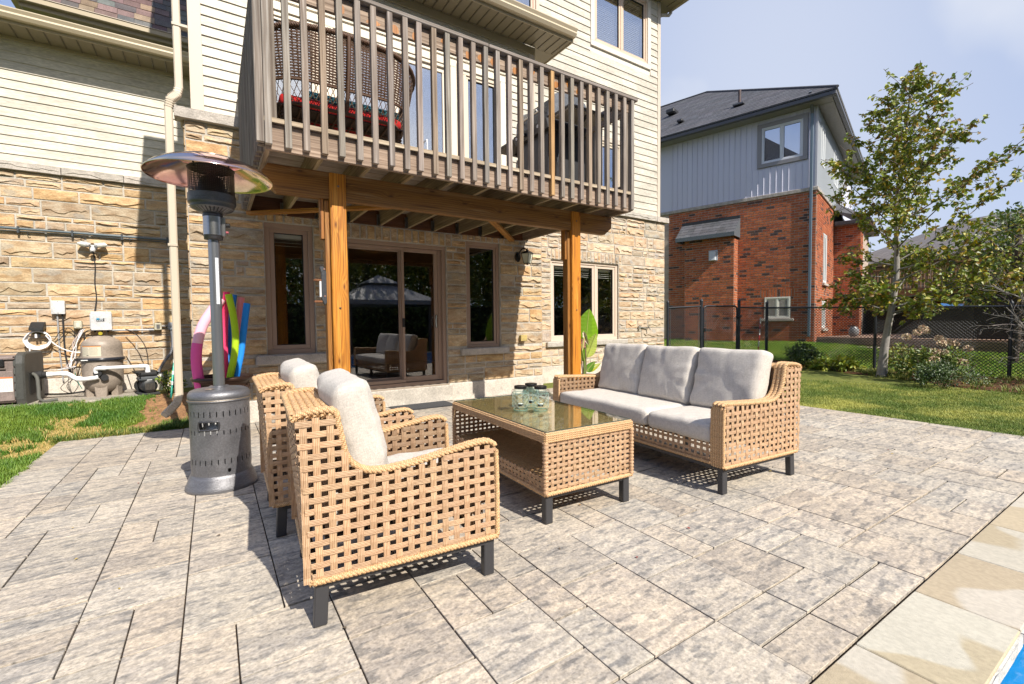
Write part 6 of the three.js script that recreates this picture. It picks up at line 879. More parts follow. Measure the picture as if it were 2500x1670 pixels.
{ const t = thing('timer_box', 'black plug box with coiled white cord on the wall above the pool heater', 'timer', [-2.24, 1.19, WZ]); part(t, 'hood', prism([[0, 0.0], [0.15, -0.03], [0.15, 0.0], [0.03, 0.085], [0, 0.09]], -0.08, 0.08, [0.03, 0.032, 0.035], 0.006).rotateY(-Math.PI / 2), M.plastic); part(t, 'outlet', [cbox(-0.065, 0.065, -0.10, -0.01, 0, 0.07, 0.008, [0.30, 0.24, 0.07]), cbox(-0.03, 0.03, -0.09, -0.03, 0.07, 0.09, 0.005, [0.12, 0.09, 0.03])], M.plastic); part(t, 'plug', [cbox(-0.03, -0.004, -0.15, -0.08, 0.07, 0.10, 0.006, C.white), cbox(0.006, 0.03, -0.14, -0.08, 0.07, 0.10, 0.006, C.black)], M.rubber); }
{ const t = thing('cable_coil', 'coil of white cable hanging from the black plug box', 'cable', [-2.24, 1.03, WZ + 0.08]); const l = []; for (let k = 0; k < 6; k++) { const pts = []; for (let i = 0; i < 16; i++) { const a = i / 16 * 6.283, r = 0.115 + k * 0.004 + 0.012 * (rnd() - 0.5); pts.push([Math.cos(a) * r * 1.08 + rr(-0.006, 0.006), Math.sin(a) * r * 1.02 - 0.01 * k * 0.5, 0.012 * (k - 3) + rr(-0.004, 0.004)]); } l.push(tube(pts, 0.0075, [0.78, 0.78, 0.80], 7, 60, true)); } l.push(tube([[-0.09, -0.07, 0.02], [-0.085, -0.2, 0.04], [-0.07, -0.45, 0.1], [-0.06, -0.55, 0.15]], 0.008, C.white, 7), tube([[0.09, 0.05, 0.02], [0.16, -0.06, 0.01], [0.28, -0.17, 0], [0.45, -0.23, 0.0], [0.65, -0.21, 0.03]], 0.008, C.white, 7)); part(t, 'coil', l, M.rubber); }
{ const t = thing('loose_wires', 'tangle of thin black and white wires between the junction box and the filter tank', 'wires', [0, 0, WZ + 0.02]); const l = []; const w = (p, c, r = 0.0055) => l.push(tube(p, r, c, 6));
  const B = [0.03, 0.025, 0.02], Wt = [0.75, 0.75, 0.77];
  w([[-2.18, 0.98, 0.03], [-2.08, 1.0, 0.02], [-1.98, 1.16, 0.02], [-1.88, 1.18, 0.03], [-1.82, 1.02, 0.03], [-1.9, 0.85, 0.04], [-1.72, 0.86, 0.05], [-1.60, 0.88, 0.1]], B); w([[-2.2, 0.92, 0.03], [-2.0, 1.02, 0.02], [-1.9, 1.19, 0.04], [-1.8, 1.05, 0.02], [-1.83, 0.9, 0.06]], B);
  w([[-1.62, 1.16, 0.05], [-1.70, 1.12, 0.03], [-1.72, 0.92, 0.04], [-1.78, 0.72, 0.1], [-1.82, 0.55, 0.2]], B, 0.008); w([[-1.6, 1.19, 0.05], [-1.72, 1.17, 0.03], [-1.70, 0.85, 0.06], [-1.80, 0.6, 0.2]], B);
  for (let k = 0; k < 5; k++) w([[-1.75 + k * 0.01, 1.17, 0.03], [-1.82 + rr(-0.04, 0.03), 0.95, 0.05], [-1.85 + rr(-0.05, 0.05), 0.75, 0.08], [-1.85 + rr(-0.06, 0.06), 0.6, 0.15], [-1.9 + rr(-0.12, 0.12), 0.57 + rr(-0.02, 0.03), 0.3], [-1.84, 0.58, 0.45]], k % 3 ? Wt : [0.5, 0.42, 0.4], 0.005);
  w([[-1.2, 1.16, 0.1], [-1.08, 1.1, 0.2], [-0.95, 0.93, 0.35], [-0.88, 0.72, 0.6], [-0.86, 0.5, 0.85]], B, 0.007); w([[-1.18, 0.72, 0.3], [-1.08, 0.55, 0.5], [-0.98, 0.38, 0.75], [-0.93, 0.3, 0.85]], B, 0.008); w([[-2.1, 0.22, 0.5], [-1.85, 0.20, 0.45], [-1.6, 0.22, 0.4], [-1.45, 0.2, 0.38]], C.black, 0.012); w([[-1.75, 0.52, 0.55], [-1.74, 0.4, 0.5], [-1.7, 0.26, 0.45]], [0.02, 0.25, 0.2]); part(t, 'wires', l, M.rubber); }
for (const [x, w, lab] of [[-1.785, 1, 'yellowed outlet cover on the wall just left of the control box'], [-0.78, 0, 'yellowed outlet cover on the wall near the downspout']]) { const t = thing('outlet_box', lab, 'outlet box', [x, w ? 1.23 : 1.19, WZ]); part(t, 'box', cbox(-0.055, 0.05, -0.065, 0.065, 0, 0.05, 0.008, [0.52, 0.43, 0.18]), M.plastic); part(t, 'cover', cbox(-0.045, 0.055, -0.055, 0.068, 0.05, 0.085, 0.01, [0.62, 0.58, 0.45]), M.plastic); part(t, 'window', cbox(-0.015, 0.03, -0.03, 0.04, 0.085, 0.09, 0.004, w ? [0.6, 0.58, 0.5] : [0.12, 0.12, 0.12]), M.gloss); }
{ const t = thing('switch_box', 'small grey switch box beside the downspout', 'switch box', [-0.60, 1.20, WZ]); part(t, 'box', cbox(-0.04, 0.04, -0.065, 0.065, 0, 0.07, 0.008, [0.28, 0.30, 0.33]), M.paint); part(t, 'lever', cbox(-0.012, 0.012, -0.01, 0.03, 0.07, 0.09, 0.004, [0.15, 0.16, 0.18]), M.paint); part(t, 'conduit', [tube([[0.0, -0.06, 0.03], [0.015, -0.25, 0.05], [0.0, -0.42, 0.1], [-0.1, -0.6, 0.3], [-0.16, -0.75, 0.6]], 0.021, [0.20, 0.21, 0.23], 9), rod([-0.03, 0.0, 0.02], [-0.14, 0.0, 0.02], 0.012, 0.012, [0.2, 0.2, 0.2])], M.paint); }
{ const t = thing('wall_conduit', 'grey conduit running from the control box to the outlet near the downspout', 'conduit', [0, 0, 0]); part(t, 'pipe', rod([-1.38, 1.145, WZ + 0.03], [-0.83, 1.14, WZ + 0.03], 0.014, 0.014, [0.42, 0.43, 0.46]), M.paint); for (const x of [-1.36, -1.08, -0.87]) part(t, 'fitting', rod([x - 0.03, 1.143, WZ + 0.03], [x + 0.03, 1.143, WZ + 0.03], 0.019, 0.019, [0.3, 0.31, 0.33]), M.paint); }
{ const t = thing('wall_conduit', 'long dark grey conduit clipped high across the left stone wall', 'conduit', [0, 0, 0]); part(t, 'pipe', [rod([-4.3, 2.695, WZ + 0.03], [-0.45, 2.675, WZ + 0.03], 0.018, 0.018, [0.09, 0.12, 0.14], 12), tube([[-4.3, 2.66, WZ + 0.02], [-3.0, 2.65, WZ + 0.02], [-1.8, 2.655, WZ + 0.02], [-0.45, 2.635, WZ + 0.02]], 0.008, [0.07, 0.09, 0.1], 6)], M.paint); for (let x = -3.6; x < -0.5; x += 0.6) part(t, 'clip', [cbox(x - 0.012, x + 0.012, 2.62, 2.72, WZ, WZ + 0.052, 0.004, [0.06, 0.07, 0.08]), tube([[x + 0.09, 2.66, WZ], [x + 0.1, 2.62, WZ + 0.03], [x + 0.12, 2.6, WZ]], 0.006, C.black, 6)], M.paint); }
{ const t = thing('motion_light', 'white twin head floodlight with a sensor on the left stone wall', 'floodlight', [-1.56, 2.47, WZ]); part(t, 'base', cbox(-0.05, 0.05, -0.035, 0.035, 0, 0.06, 0.01, C.white), M.plastic); for (const s of [-1, 1]) { const at = g => g.rotateX(0.45).rotateZ(s * 0.22).rotateY(s * 0.45).translate(s * 0.10, 0.045, 0.09); part(t, 'lamp_head', [at(cbox(-0.075, 0.075, -0.018, 0.018, -0.05, 0.055, 0.012, C.white)), at(cbox(-0.066, 0.066, -0.04, -0.017, -0.045, 0.03, 0.012, C.white))], M.plastic); part(t, 'lens', at(cbox(-0.06, 0.06, -0.012, 0.012, 0.0555, 0.058, 0.003, [0.55, 0.55, 0.48])), M.gloss); part(t, 'arm', rod([s * 0.02, 0, 0.04], [s * 0.08, 0.03, 0.07], 0.013, 0.011, C.white, 8), M.plastic); } part(t, 'sensor', [lathe([[0.0001, -0.035], [0.03, -0.03], [0.035, 0], [0.03, 0.015], [0.0001, 0.02]], 20, C.white).translate(0, -0.05, 0.09), lathe([[0.0001, -0.04], [0.018, -0.036], [0.02, -0.02]], 16, C.black).translate(0, -0.05, 0.105)], M.plastic); part(t, 'cord', tube([[0, -0.06, 0.03], [0.008, -0.3, 0.012], [-0.004, -0.55, 0.02], [0.005, -0.8, 0.012], [-0.02, -1.03, 0.04]], 0.008, C.black, 7), M.rubber); }
{ const t = thing('garden_stake', 'thin green stake leaning beside the downspout', 'stake', [0, 0, 0]); part(t, 'shaft', rod([-0.56, 0.02, -8.35], [-0.47, 1.03, -8.75], 0.014, 0.012, [0.02, 0.38, 0.27], 10), M.gloss); for (const k of [0.3, 0.45, 0.62, 0.8]) { const a = V(-0.56, 0.02, -8.35).lerp(V(-0.47, 1.03, -8.75), k), b = V(-0.56, 0.02, -8.35).lerp(V(-0.47, 1.03, -8.75), k + 0.05); part(t, 'pale_wrap', rod(a, b, 0.0148, 0.0145, [0.62, 0.72, 0.68], 10), M.gloss); } }
{ const t = thing('rusty_plank', 'narrow rusty brown board standing behind the green stake', 'board', [0, 0, 0]); part(t, 'board', bar(V(-0.47, 0.0, -8.42), V(-0.44, 0.72, -8.66), 0.07, 0.02, [0.20, 0.09, 0.035], V(0, 0, 1)), M.soil); }

// ---------------------------------------------------------------- chain link fence
const fk = [0.022, 0.026, 0.034];
function chainLink(parent, a, b, h, y0a, y0b, r = 0.0052, cell = 0.066) {        // woven wire between two points on the ground
  const L = Math.hypot(b[0] - a[0], b[1] - a[1]), ux = (b[0] - a[0]) / L, uz = (b[1] - a[1]) / L, g = new GB(fk), H = h - 0.04;
  const P = (s, y, off) => [a[0] + ux * s - uz * off, lerp(y0a, y0b, s / L) + 0.04 + y, a[1] + uz * s + ux * off];
  const wire = (s0, y0, s1, y1, off) => { const dx = s1 - s0, dy = y1 - y0, l = Math.hypot(dx, dy), nx = -dy / l * r, ny = dx / l * r; const q = [[nx, ny, 0], [0, 0, r], [-nx, -ny, 0], [0, 0, -r]]; for (let k = 0; k < 4; k++) { const c = q[k], d = q[(k + 1) % 4]; g.quad(P(s0 + c[0], y0 + c[1], off + c[2]), P(s1 + c[0], y1 + c[1], off + c[2]), P(s1 + d[0], y1 + d[1], off + d[2]), P(s0 + d[0], y0 + d[1], off + d[2])); } };
  for (let s = -H; s < L; s += cell) { let a0 = s, b0 = s + H, ya = 0, yb = H; if (a0 < 0) { ya = -a0; a0 = 0; } if (b0 > L) { yb = H - (b0 - L); b0 = L; } if (b0 - a0 > 0.01) { wire(a0, ya, b0, yb, 0.003); wire(a0, H - ya, b0, H - yb, -0.003); } }
  for (let s = cell / 2; s < L; s += cell) { wire(s, H, s - 0.01, H + 0.03, 0); wire(s, H, s + 0.01, H + 0.03, 0); }
  const o = part(parent, 'wire_mesh', g.build(), M.paint); o.userData.kind = 'stuff';
}
function post(parent, x, z, h, r = 0.03) { const y = gy(x, z); part(parent, 'post', [rod([x, y - 0.02, z], [x, y + h, z], r, r, fk, 14), lathe([[r * 1.15, 0], [r * 1.15, 0.025], [r * 0.7, 0.05], [r * 0.3, 0.06], [0.006, 0.085], [0.0001, 0.088]], 14, fk).translate(x, y + h, z)], M.paint); }
const FA = [9.43, -7.46], FB = [10.42, -7.21], FC = [11.62, -6.93], FD = [12.55, -6.70], FE = [13.38, -2.3], FF = [13.8, 1.5];
{
  const f = thing('chain_link_fence', 'black chain link fence panel joining the house corner to the gate', 'fence'), h = 1.5;
  post(f, ...FA, h + 0.12); post(f, ...FB, h + 0.12, 0.036);
  const rl = (t, a, b, y, r = 0.021) => part(t, 'rail', rod([a[0], gy(...a) + y, a[1]], [b[0], gy(...b) + y, b[1]], r, r, fk, 10), M.paint);
  rl(f, FA, FB, h); part(f, 'tension_bar', [rod([FA[0] + 0.08, gy(...FA) + 0.05, FA[1] + 0.02], [FA[0] + 0.08, gy(...FA) + h, FA[1] + 0.02], 0.008, 0.008, [0.5, 0.5, 0.52]), rod([FB[0] - 0.08, gy(...FB) + 0.05, FB[1] - 0.02], [FB[0] - 0.08, gy(...FB) + h, FB[1] - 0.02], 0.008, 0.008, [0.5, 0.5, 0.52])], M.steel); chainLink(f, FA, FB, h, gy(...FA), gy(...FB));
  const g = thing('fence_gate', 'black chain link gate with rounded top corners', 'gate'), ga = [FB[0] + 0.07, FB[1] + 0.017], gb = [FC[0] - 0.07, FC[1] - 0.017], ya = gy(...FB), q = (p, y) => V(p[0], ya + y, p[1]), m = (k) => [lerp(ga[0], gb[0], k), lerp(ga[1], gb[1], k)];
  part(g, 'frame', tube([q(ga, 0.06), q(ga, 0.7), q(ga, h - 0.1), q(m(0.012), h - 0.03), q(m(0.07), h), q(m(0.5), h), q(m(0.93), h), q(m(0.988), h - 0.03), q(gb, h - 0.1), q(gb, 0.7), q(gb, 0.06)], 0.021, fk, 10, 90), M.paint); part(g, 'frame', rod(q(ga, 0.06), q(gb, 0.06), 0.021, 0.021, fk), M.paint); part(g, 'tension_bar', rod(q(m(0.07), 0.07), q(m(0.07), h - 0.03), 0.007, 0.007, [0.5, 0.5, 0.52]), M.steel); part(g, 'latch', cbox(FB[0] + 0.02, FB[0] + 0.1, ya + 0.85, ya + 0.95, FB[1] + 0.0, FB[1] + 0.06, 0.01, [0.3, 0.32, 0.34]), M.steel); chainLink(g, ga, gb, h, ya, ya); part(g, 'hinge', [0.3, 1.2].map(y => cbox(FC[0] - 0.09, FC[0] + 0.02, ya + y, ya + y + 0.05, FC[1] - 0.04, FC[1] + 0.04, 0.006, fk)), M.paint);
  const e = thing('chain_link_fence', 'black chain link fence panel between the gate and the fence corner', 'fence'); post(e, ...FC, h + 0.1, 0.036); post(e, ...FD, h + 0.06, 0.036); rl(e, FC, FD, h - 0.05); chainLink(e, FC, FD, h - 0.05, gy(...FC), gy(...FD));
  const r = thing('chain_link_fence', 'long black chain link fence behind the birch tree along the planting bed', 'fence'); rl(r, FD, FE, h - 0.05); rl(r, FE, FF, h - 0.05);
  for (const k of [0.52, 1]) post(r, lerp(FD[0], FE[0], k), lerp(FD[1], FE[1], k), h + 0.0, 0.032); post(r, ...FF, h); chainLink(r, FD, FE, h - 0.05, gy(...FD), gy(...FE)); chainLink(r, FE, FF, h - 0.05, gy(...FE), gy(...FF));
}

// ---------------------------------------------------------------- the neighbouring brick house
{
  const t = thing('neighbour_house', 'neighbouring house with red brick below and pale grey ribbed siding above', 'house', [17.5, 0.30, -7.7]);
  t.rotation.y = 15.5 * Math.PI / 180;        // local: left wall runs to -z, right wall runs to +x
  const bL = 0.257, bH = 0.089, J = 0.017, red = [[0.58, 0.165, 0.06], [0.53, 0.145, 0.054], [0.62, 0.19, 0.072], [0.48, 0.125, 0.05], [0.55, 0.16, 0.06]], dkb = [[0.11, 0.06, 0.05], [0.14, 0.075, 0.055], [0.09, 0.055, 0.05]];
  const list = { left_wall: [], right_wall: [], chimney: [], wing: [] };
  // bricks on a plane: origin o, direction u, outward n
  const lay = (key, o, u, n, W, y0, y1, holes = [], soldiers = []) => { let row = 0; for (let y = y0; y < y1 - 0.03; y += bH, row++) { for (let s = -(row % 2) * bL / 2; s < W; s += bL) { const a = Math.max(0, s), e = Math.min(W, s + bL), yy = Math.min(y + bH, y1); if (e - a < 0.04) continue; let seg = [[a, e]]; for (const h of [...holes, ...soldiers]) if (y < h[3] - 0.02 && yy > h[2] + 0.02) seg = seg.flatMap(f => h[1] <= f[0] || h[0] >= f[1] ? [f] : [[f[0], h[0]], [h[1], f[1]]].filter(q => q[1] - q[0] > 0.03)); for (const [p, q] of seg) brick(key, o, u, n, p + J / 2, q - J / 2, y + J / 2, yy - J / 2); } } for (const s of soldiers) for (let x = s[0]; x < s[1] - 0.02; x += 0.089) brick(key, o, u, n, x + J / 2, x + 0.089 - J / 2, s[2] + 0.004, s[3] - 0.004); };
  const brick = (key, o, u, n, a, e, y, yy) => { const col = vary(rnd() < 0.10 ? pick(dkb) : pick(red), 0.14), d = rr(0.004, 0.010), g = new GB(col), P = (s, q, f) => [o[0] + u[0] * s + n[0] * f, q, o[1] + u[1] * s + n[1] * f], c = 0.003, ou = rnd() * 3; const A = P(a + c, y + c, d), B = P(e - c, y + c, d), Cc = P(e - c, yy - c, d), D = P(a + c, yy - c, d), A0 = P(a, y, -0.006), B0 = P(e, y, -0.006), C0 = P(e, yy, -0.006), D0 = P(a, yy, -0.006), f = (p) => [p[0] + p[2] + ou, p[1] + ou]; const Q = (p, q, r, s) => g.quad(p, q, r, s, f(p), f(q), f(r), f(s)); Q(A, B, Cc, D); Q(A0, B0, B, A); Q(B0, C0, Cc, B); Q(C0, D0, D, Cc); Q(D0, A0, A, D);
    const go = g.build(); list[key].push({ g: go, c: P((a + e) / 2, (y + yy) / 2, 0), s: (e - a) * (yy - y) }); };
  const B0 = 0.12, B1 = 5.32, mort = [0.62, 0.50, 0.42], WL = 9, wWin = [0.72, 1.58, 0.95, 1.72];
  // left wall: along -z at x = 0, outward -x
  lay('left_wall', [0, 0], [0, -1], [-1, 0], 5.2, B0, B1, [wWin], [[0.62, 1.70, 1.72, 2.0]]);
  lay('right_wall', [0, 0], [1, 0], [0, 1], 4.35, B0, B1, [[1.6, 2.4, 2.25, 4.1], [1.5, 2.3, 0.55, 1.6]], [[1.5, 2.5, 4.1, 4.32], [1.42, 2.38, 1.6, 1.8]]);
  lay('chimney', [-0.45, -2.5], [0, -1], [-1, 0], 1.85, B0, 4.15); lay('chimney', [-0.45, -2.5], [1, 0], [0, 1], 0.445, B0, 4.15);
  lay('wing', [4.35, 0.9], [0, -1], [-1, 0], 0.9, B0, 4.75); lay('wing', [4.35, 0.9], [1, 0], [0, 1], 0.9, B0, 4.75);
  part(t, 'mortar_bed', wallCore(-WL, 0, B0, B1, -0.25, -0.004, [[-wWin[1], -wWin[0], wWin[2], wWin[3]]], mort).map(g => g.rotateY(-Math.PI / 2).scale(1, 1, 1)).map(g => g), M.mortar);
  part(t, 'mortar_bed', wallCore(0, 11, B0, B1, -0.25, -0.004, [[1.6, 2.4, 2.25, 4.1], [1.5, 2.3, 0.55, 1.6]], mort), M.mortar);
  parts(t, 'mortar_bed', [cbox(-0.446, 0, B0, 4.15, -4.35, -2.504, 0, mort), cbox(4.354, 8, B0, 4.75, -0.05, 0.896, 0, mort)], M.mortar);
  const wq = new THREE.Matrix4().makeRotationY(t.rotation.y).setPosition(t.position), all = []; for (const k in list) { const gr = group(t, k === 'chimney' ? 'brick_chimney' : 'brick_wall'); for (const q of list[k]) { const p = V(...q.c).applyMatrix4(wq); all.push({ ...q, gr, s: q.s / p.distanceToSquared(EYE) * (k === 'left_wall' || k === 'chimney' ? 2 : 1) * (p.y < 1.3 ? 0.6 : 1) }); } }
  all.sort((a, b) => b.s - a.s); const rest = new Map(); all.forEach((q, i) => { if (i < 296) part(q.gr, 'brick', q.g, M.brick); else { if (!rest.has(q.gr)) rest.set(q.gr, []); rest.get(q.gr).push(q.g); } }); for (const [g, l] of rest) part(g, 'brickwork', l, M.brick).userData.kind = 'stuff';
  part(t, 'foundation', [cbox(0.02, 11, -0.6, B0, -WL, -0.02, 0, C.concrete), cbox(-0.44, 0.018, -0.6, B0, -4.34, -2.51, 0, C.concrete)], M.concrete);
  part(t, 'stone_belt', cbox(-0.05, 11, B1, B1 + 0.13, -WL, 0.05, 0.012, [0.55, 0.50, 0.45]), M.ledge);
  // upper floor: ribbed panels, each rib strip a piece
  const S0 = B1 + 0.132, S1 = 8.16, gs = [0.56, 0.57, 0.67], upL = [0.42, 1.72, 6.58, 7.86];
  part(t, 'upper_core', [cbox(0.03, 11, S0, S1, -WL, -0.03, 0, gs)], M.trim);
  const ribs = group(t, 'ribbed_siding');
  for (let s = 0.06; s < 5.0; s += 0.2) { const c = vary(gs, 0.02), seg = s + 0.2 > upL[0] - 0.15 && s < upL[1] + 0.15 ? [[S0, upL[2] - 0.16], [upL[3] + 0.16, S1]] : [[S0, S1]]; for (const [a, b] of seg) part(ribs, 'siding_panel', [cbox(0.012, 0.03, a, b, -s - 0.197, -s - 0.002, 0.002, c, 1), cbox(-0.014, 0.012, a, b, -s - 0.2, -s - 0.172, 0.008, c, 1)], M.metalTrim); }
  for (let s = 0.06; s < 6.5; s += 0.2) part(ribs, 'siding_panel', [cbox(s + 0.002, s + 0.197, S0, S1, -0.03, -0.012, 0.002, vary([0.46, 0.49, 0.52], 0.02), 1), cbox(s + 0.172, s + 0.2, S0, S1, -0.012, 0.012, 0.008, [0.46, 0.49, 0.52], 1)], M.metalTrim);
  part(t, 'corner_trim', cbox(-0.012, 0.06, S0, S1, -0.06, 0.012, 0.004, [0.42, 0.43, 0.47], 1), M.metalTrim);
  const win = (x0, x1, y0, y1, col, lights, side, trimC) => { const w = windowUnit(t, 'window', { x0, x1, y0, y1, z: 0.02, col, lights, fw: 0.05, sw: 0.04, trim: trimC ? 0.14 : 0, trimCol: trimC, glass: M.skyPane, blind: { col: [0.72, 0.74, 0.74], drop: 1, tilt: 1.2 } }); if (side) { w.rotation.y = -Math.PI / 2; } return w; };
  win(-upL[1], -upL[0], upL[2], upL[3], [0.62, 0.64, 0.68], [1, 1], true, [0.24, 0.235, 0.25]); win(-wWin[1] + 0.02, -wWin[0] - 0.02, wWin[2], wWin[3], [0.74, 0.73, 0.66], [1, 1], true);
  part(t, 'window_sill', cbox(-0.1, 0.0, wWin[2] - 0.1, wWin[2] - 0.002, -wWin[1] - 0.12, -wWin[0] + 0.1, 0.01, C.ledge), M.ledge);
  win(1.62, 2.38, 2.27, 4.08, [0.7, 0.72, 0.72], [1, 1], false); win(1.52, 2.28, 0.57, 1.58, [0.7, 0.72, 0.72], [1, 1], false); for (const y of [2.25, 0.55]) part(t, 'window_sill', cbox(1.45, 2.5, y - 0.1, y - 0.002, -0.05, 0.09, 0.01, C.ledge), M.ledge);
  win(0.75, 1.55, 6.4, 7.75, [0.7, 0.72, 0.72], [1, 1], false); win(4.0, 5.1, 6.4, 7.75, [0.7, 0.72, 0.72], [1, 1], false);
  part(t, 'room', [cbox(0.5, 10.5, B0, S1, -8.6, -8.5, 0, [0.1, 0.1, 0.1]), cbox(0.36, 0.4, B0, S1, -8, -0.36, 0, [0.1, 0.1, 0.1])], M.trim);
  // eaves and hip roof
  const o = 0.45, ey = S1, dk = [0.07, 0.072, 0.085], a = 5.75, rise = 4.1;
  part(t, 'soffit', [cbox(-o, 11 + o, ey, ey + 0.02, -WL - 3, o, 0.002, [0.22, 0.215, 0.2])], M.trim);
  for (let x = 0; x < 11; x += 0.3) part(t, 'soffit_panel', cbox(x + 0.004, x + 0.296, ey - 0.012, ey - 0.001, 0.02, o - 0.01, 0.002, [0.24, 0.235, 0.22]), M.trim);
  part(t, 'gutter', [cbox(-o - 0.13, -o - 0.002, ey + 0.0, ey + 0.15, -WL - 3, o + 0.13, 0.02, dk), cbox(-o, 11 + o, ey + 0.001, ey + 0.149, o + 0.002, o + 0.13, 0.02, dk)], M.metalTrim); part(t, 'fascia', [cbox(-o - 0.15, -o, ey + 0.152, ey + 0.19, -WL - 3, o + 0.15, 0.003, dk), cbox(-o, 11 + o, ey + 0.152, ey + 0.19, o, o + 0.15, 0.003, [0.3, 0.29, 0.27])], M.metalTrim);
  { const rf = group(t, 'hip_roof'), y0 = ey + 0.19, l = [], A = a + o, cols = [[0.105, 0.107, 0.125], [0.12, 0.12, 0.138], [0.095, 0.098, 0.115]], n = 30;
    // left slope in shingle courses, then the other faces plain
    for (let k = 0; k < n; k++) { const u0 = k / n, u1 = (k + 1) / n, x0 = -o - 0.16 + u0 * A, x1 = -o - 0.16 + u1 * A, ya = y0 + u0 * rise, yb = y0 + u1 * rise, zf0 = o + 0.16 - u0 * A, zf1 = o + 0.16 - u1 * A; let z = zf0; while (z > -7.5) { const L = rr(0.25, 0.9), e = z - L, g = new GB(vary(pick(cols), 0.14)); const q = (p, r, s, v) => g.quadA(p, r, s, v, 2, 0); q([x0, ya + 0.012, z], [x0, ya + 0.012, e], [x1, yb + 0.002, e], [x1, yb + 0.002, Math.min(z, zf1)]); q([x0, ya + 0.012, z], [x0, ya - 0.01, z], [x0, ya - 0.01, e], [x0, ya + 0.012, e]); l.push({ g: g.build(), s: -k - Math.max(0, -z) * 3 }); z = e; } }
    pieces(rf, 'shingle', l, M.shingle, 280, 'shingle_course');
    const g = new GB([0.10, 0.102, 0.118]), X = -o - 0.16, Zf = o + 0.16, X2 = 11 + o + 0.16, xm = X + A, x2 = X2 - A; g.quadA([X, y0, Zf], [X2, y0, Zf], [x2 > xm ? x2 : xm, y0 + rise, Zf - A], [xm, y0 + rise, Zf - A], 0, 2); g.quadA([X, y0 - 0.005, -7.4], [X, y0 - 0.005, -14], [xm, y0 + rise - 0.005, -14], [xm, y0 + rise - 0.005, -7.4], 2, 0); g.quadA([X2, y0, Zf], [X2, y0, -14], [xm + 0.02, y0 + rise, -14], [xm + 0.02, y0 + rise, Zf - A], 2, 0); part(rf, 'roof_plane', g.build(), M.shingle);
    part(rf, 'ridge_cap', [rod([X, y0 + 0.02, Zf], [xm, y0 + rise + 0.02, Zf - A], 0.05, 0.05, cols[0], 6), rod([xm, y0 + rise + 0.02, Zf - A], [xm, y0 + rise + 0.02, -14], 0.05, 0.05, cols[0], 6)], M.shingle);
    const on = (u, z) => V(X + u * A, y0 + u * rise, z); { const p = on(0.22, -2.7); part(rf, 'plumbing_vent', rod(p, [p.x, p.y + 0.6, p.z], 0.05, 0.06, [0.1, 0.06, 0.055], 14), M.plastic); part(rf, 'vent_flashing', cbox(p.x - 0.2, p.x + 0.2, p.y - 0.02, p.y + 0.05, p.z - 0.2, p.z + 0.2, 0.01, dk), M.metalTrim); } { const p = on(0.22, -5.0); part(rf, 'roof_vent', cbox(p.x - 0.2, p.x + 0.2, p.y, p.y + 0.12, p.z - 0.12, p.z + 0.12, 0.03, [0.03, 0.03, 0.033]), M.metalTrim); } { const p = on(0.55, -6.2); part(rf, 'roof_vent', cbox(p.x - 0.35, p.x + 0.3, p.y, p.y + 0.2, p.z - 0.2, p.z + 0.2, 0.04, [0.03, 0.03, 0.033]), M.metalTrim); } }
  // shed roof on the chimney box
  { const sr = group(t, 'shed_roof'), X0 = -0.72, z0 = -2.42, z1 = -4.62, ya = 4.15, yb = 4.78, cols = [[0.12, 0.12, 0.135], [0.14, 0.14, 0.155], [0.105, 0.107, 0.12]]; for (let k = 0; k < 5; k++) { const u0 = k / 5, u1 = (k + 1) / 5; let z = z0; while (z > z1 + 0.02) { const e = Math.max(z1, z - rr(0.22, 0.4)), g = new GB(vary(pick(cols), 0.1)), xa = lerp(X0, 0, u0), xb = lerp(X0, 0, u1), A = lerp(ya, yb, u0), B = lerp(ya, yb, u1); g.quadA([xa, A + 0.014, z - 0.002], [xa, A + 0.014, e + 0.002], [xb, B + 0.003, e + 0.002], [xb, B + 0.003, z - 0.002], 2, 0); g.quadA([xa, A - 0.01, z], [xa, A - 0.01, e], [xa, A + 0.014, e], [xa, A + 0.014, z], 2, 1); part(sr, 'shingle', g.build(), M.shingle); z = e; } }
    part(sr, 'fascia', [cbox(X0 - 0.02, X0 + 0.01, ya - 0.14, ya + 0.01, z1, z0, 0.003, [0.10, 0.12, 0.14]), prism([[X0, ya - 0.14], [0, ya - 0.14], [0, yb], [X0, ya]], -0.02, 0.0, [0.10, 0.12, 0.14]).translate(0, 0, z0), prism([[X0, ya - 0.14], [0, ya - 0.14], [0, yb], [X0, ya]], -0.02, 0.0, [0.10, 0.12, 0.14]).translate(0, 0, z1 + 0.02), cbox(-0.06, 0.0, yb - 0.04, yb + 0.08, z1, z0, 0.004, [0.03, 0.035, 0.04])], M.metalTrim); }
  part(t, 'vent_hood', [cbox(-0.47, -0.452, 3.18, 3.58, -3.42, -3.08, 0.004, [0.42, 0.45, 0.50]), prism([[-0.60, 3.2], [-0.47, 3.2], [-0.47, 3.52], [-0.56, 3.52]], -3.36, -3.14, [0.50, 0.53, 0.58], 0.01)], M.metalTrim);
  part(t, 'downspout', [cbox(-0.09, -0.02, 0.3, 7.95, -0.20, -0.11, 0.012, [0.12, 0.17, 0.22], 1), bar(V(-0.055, 7.93, -0.155), V(-0.2, 8.15, -0.155), 0.085, 0.07, [0.10, 0.11, 0.13]), bar(V(-0.2, 8.12, -0.155), V(-0.5, 8.5, -0.155), 0.085, 0.07, [0.10, 0.11, 0.13])], M.metalTrim);
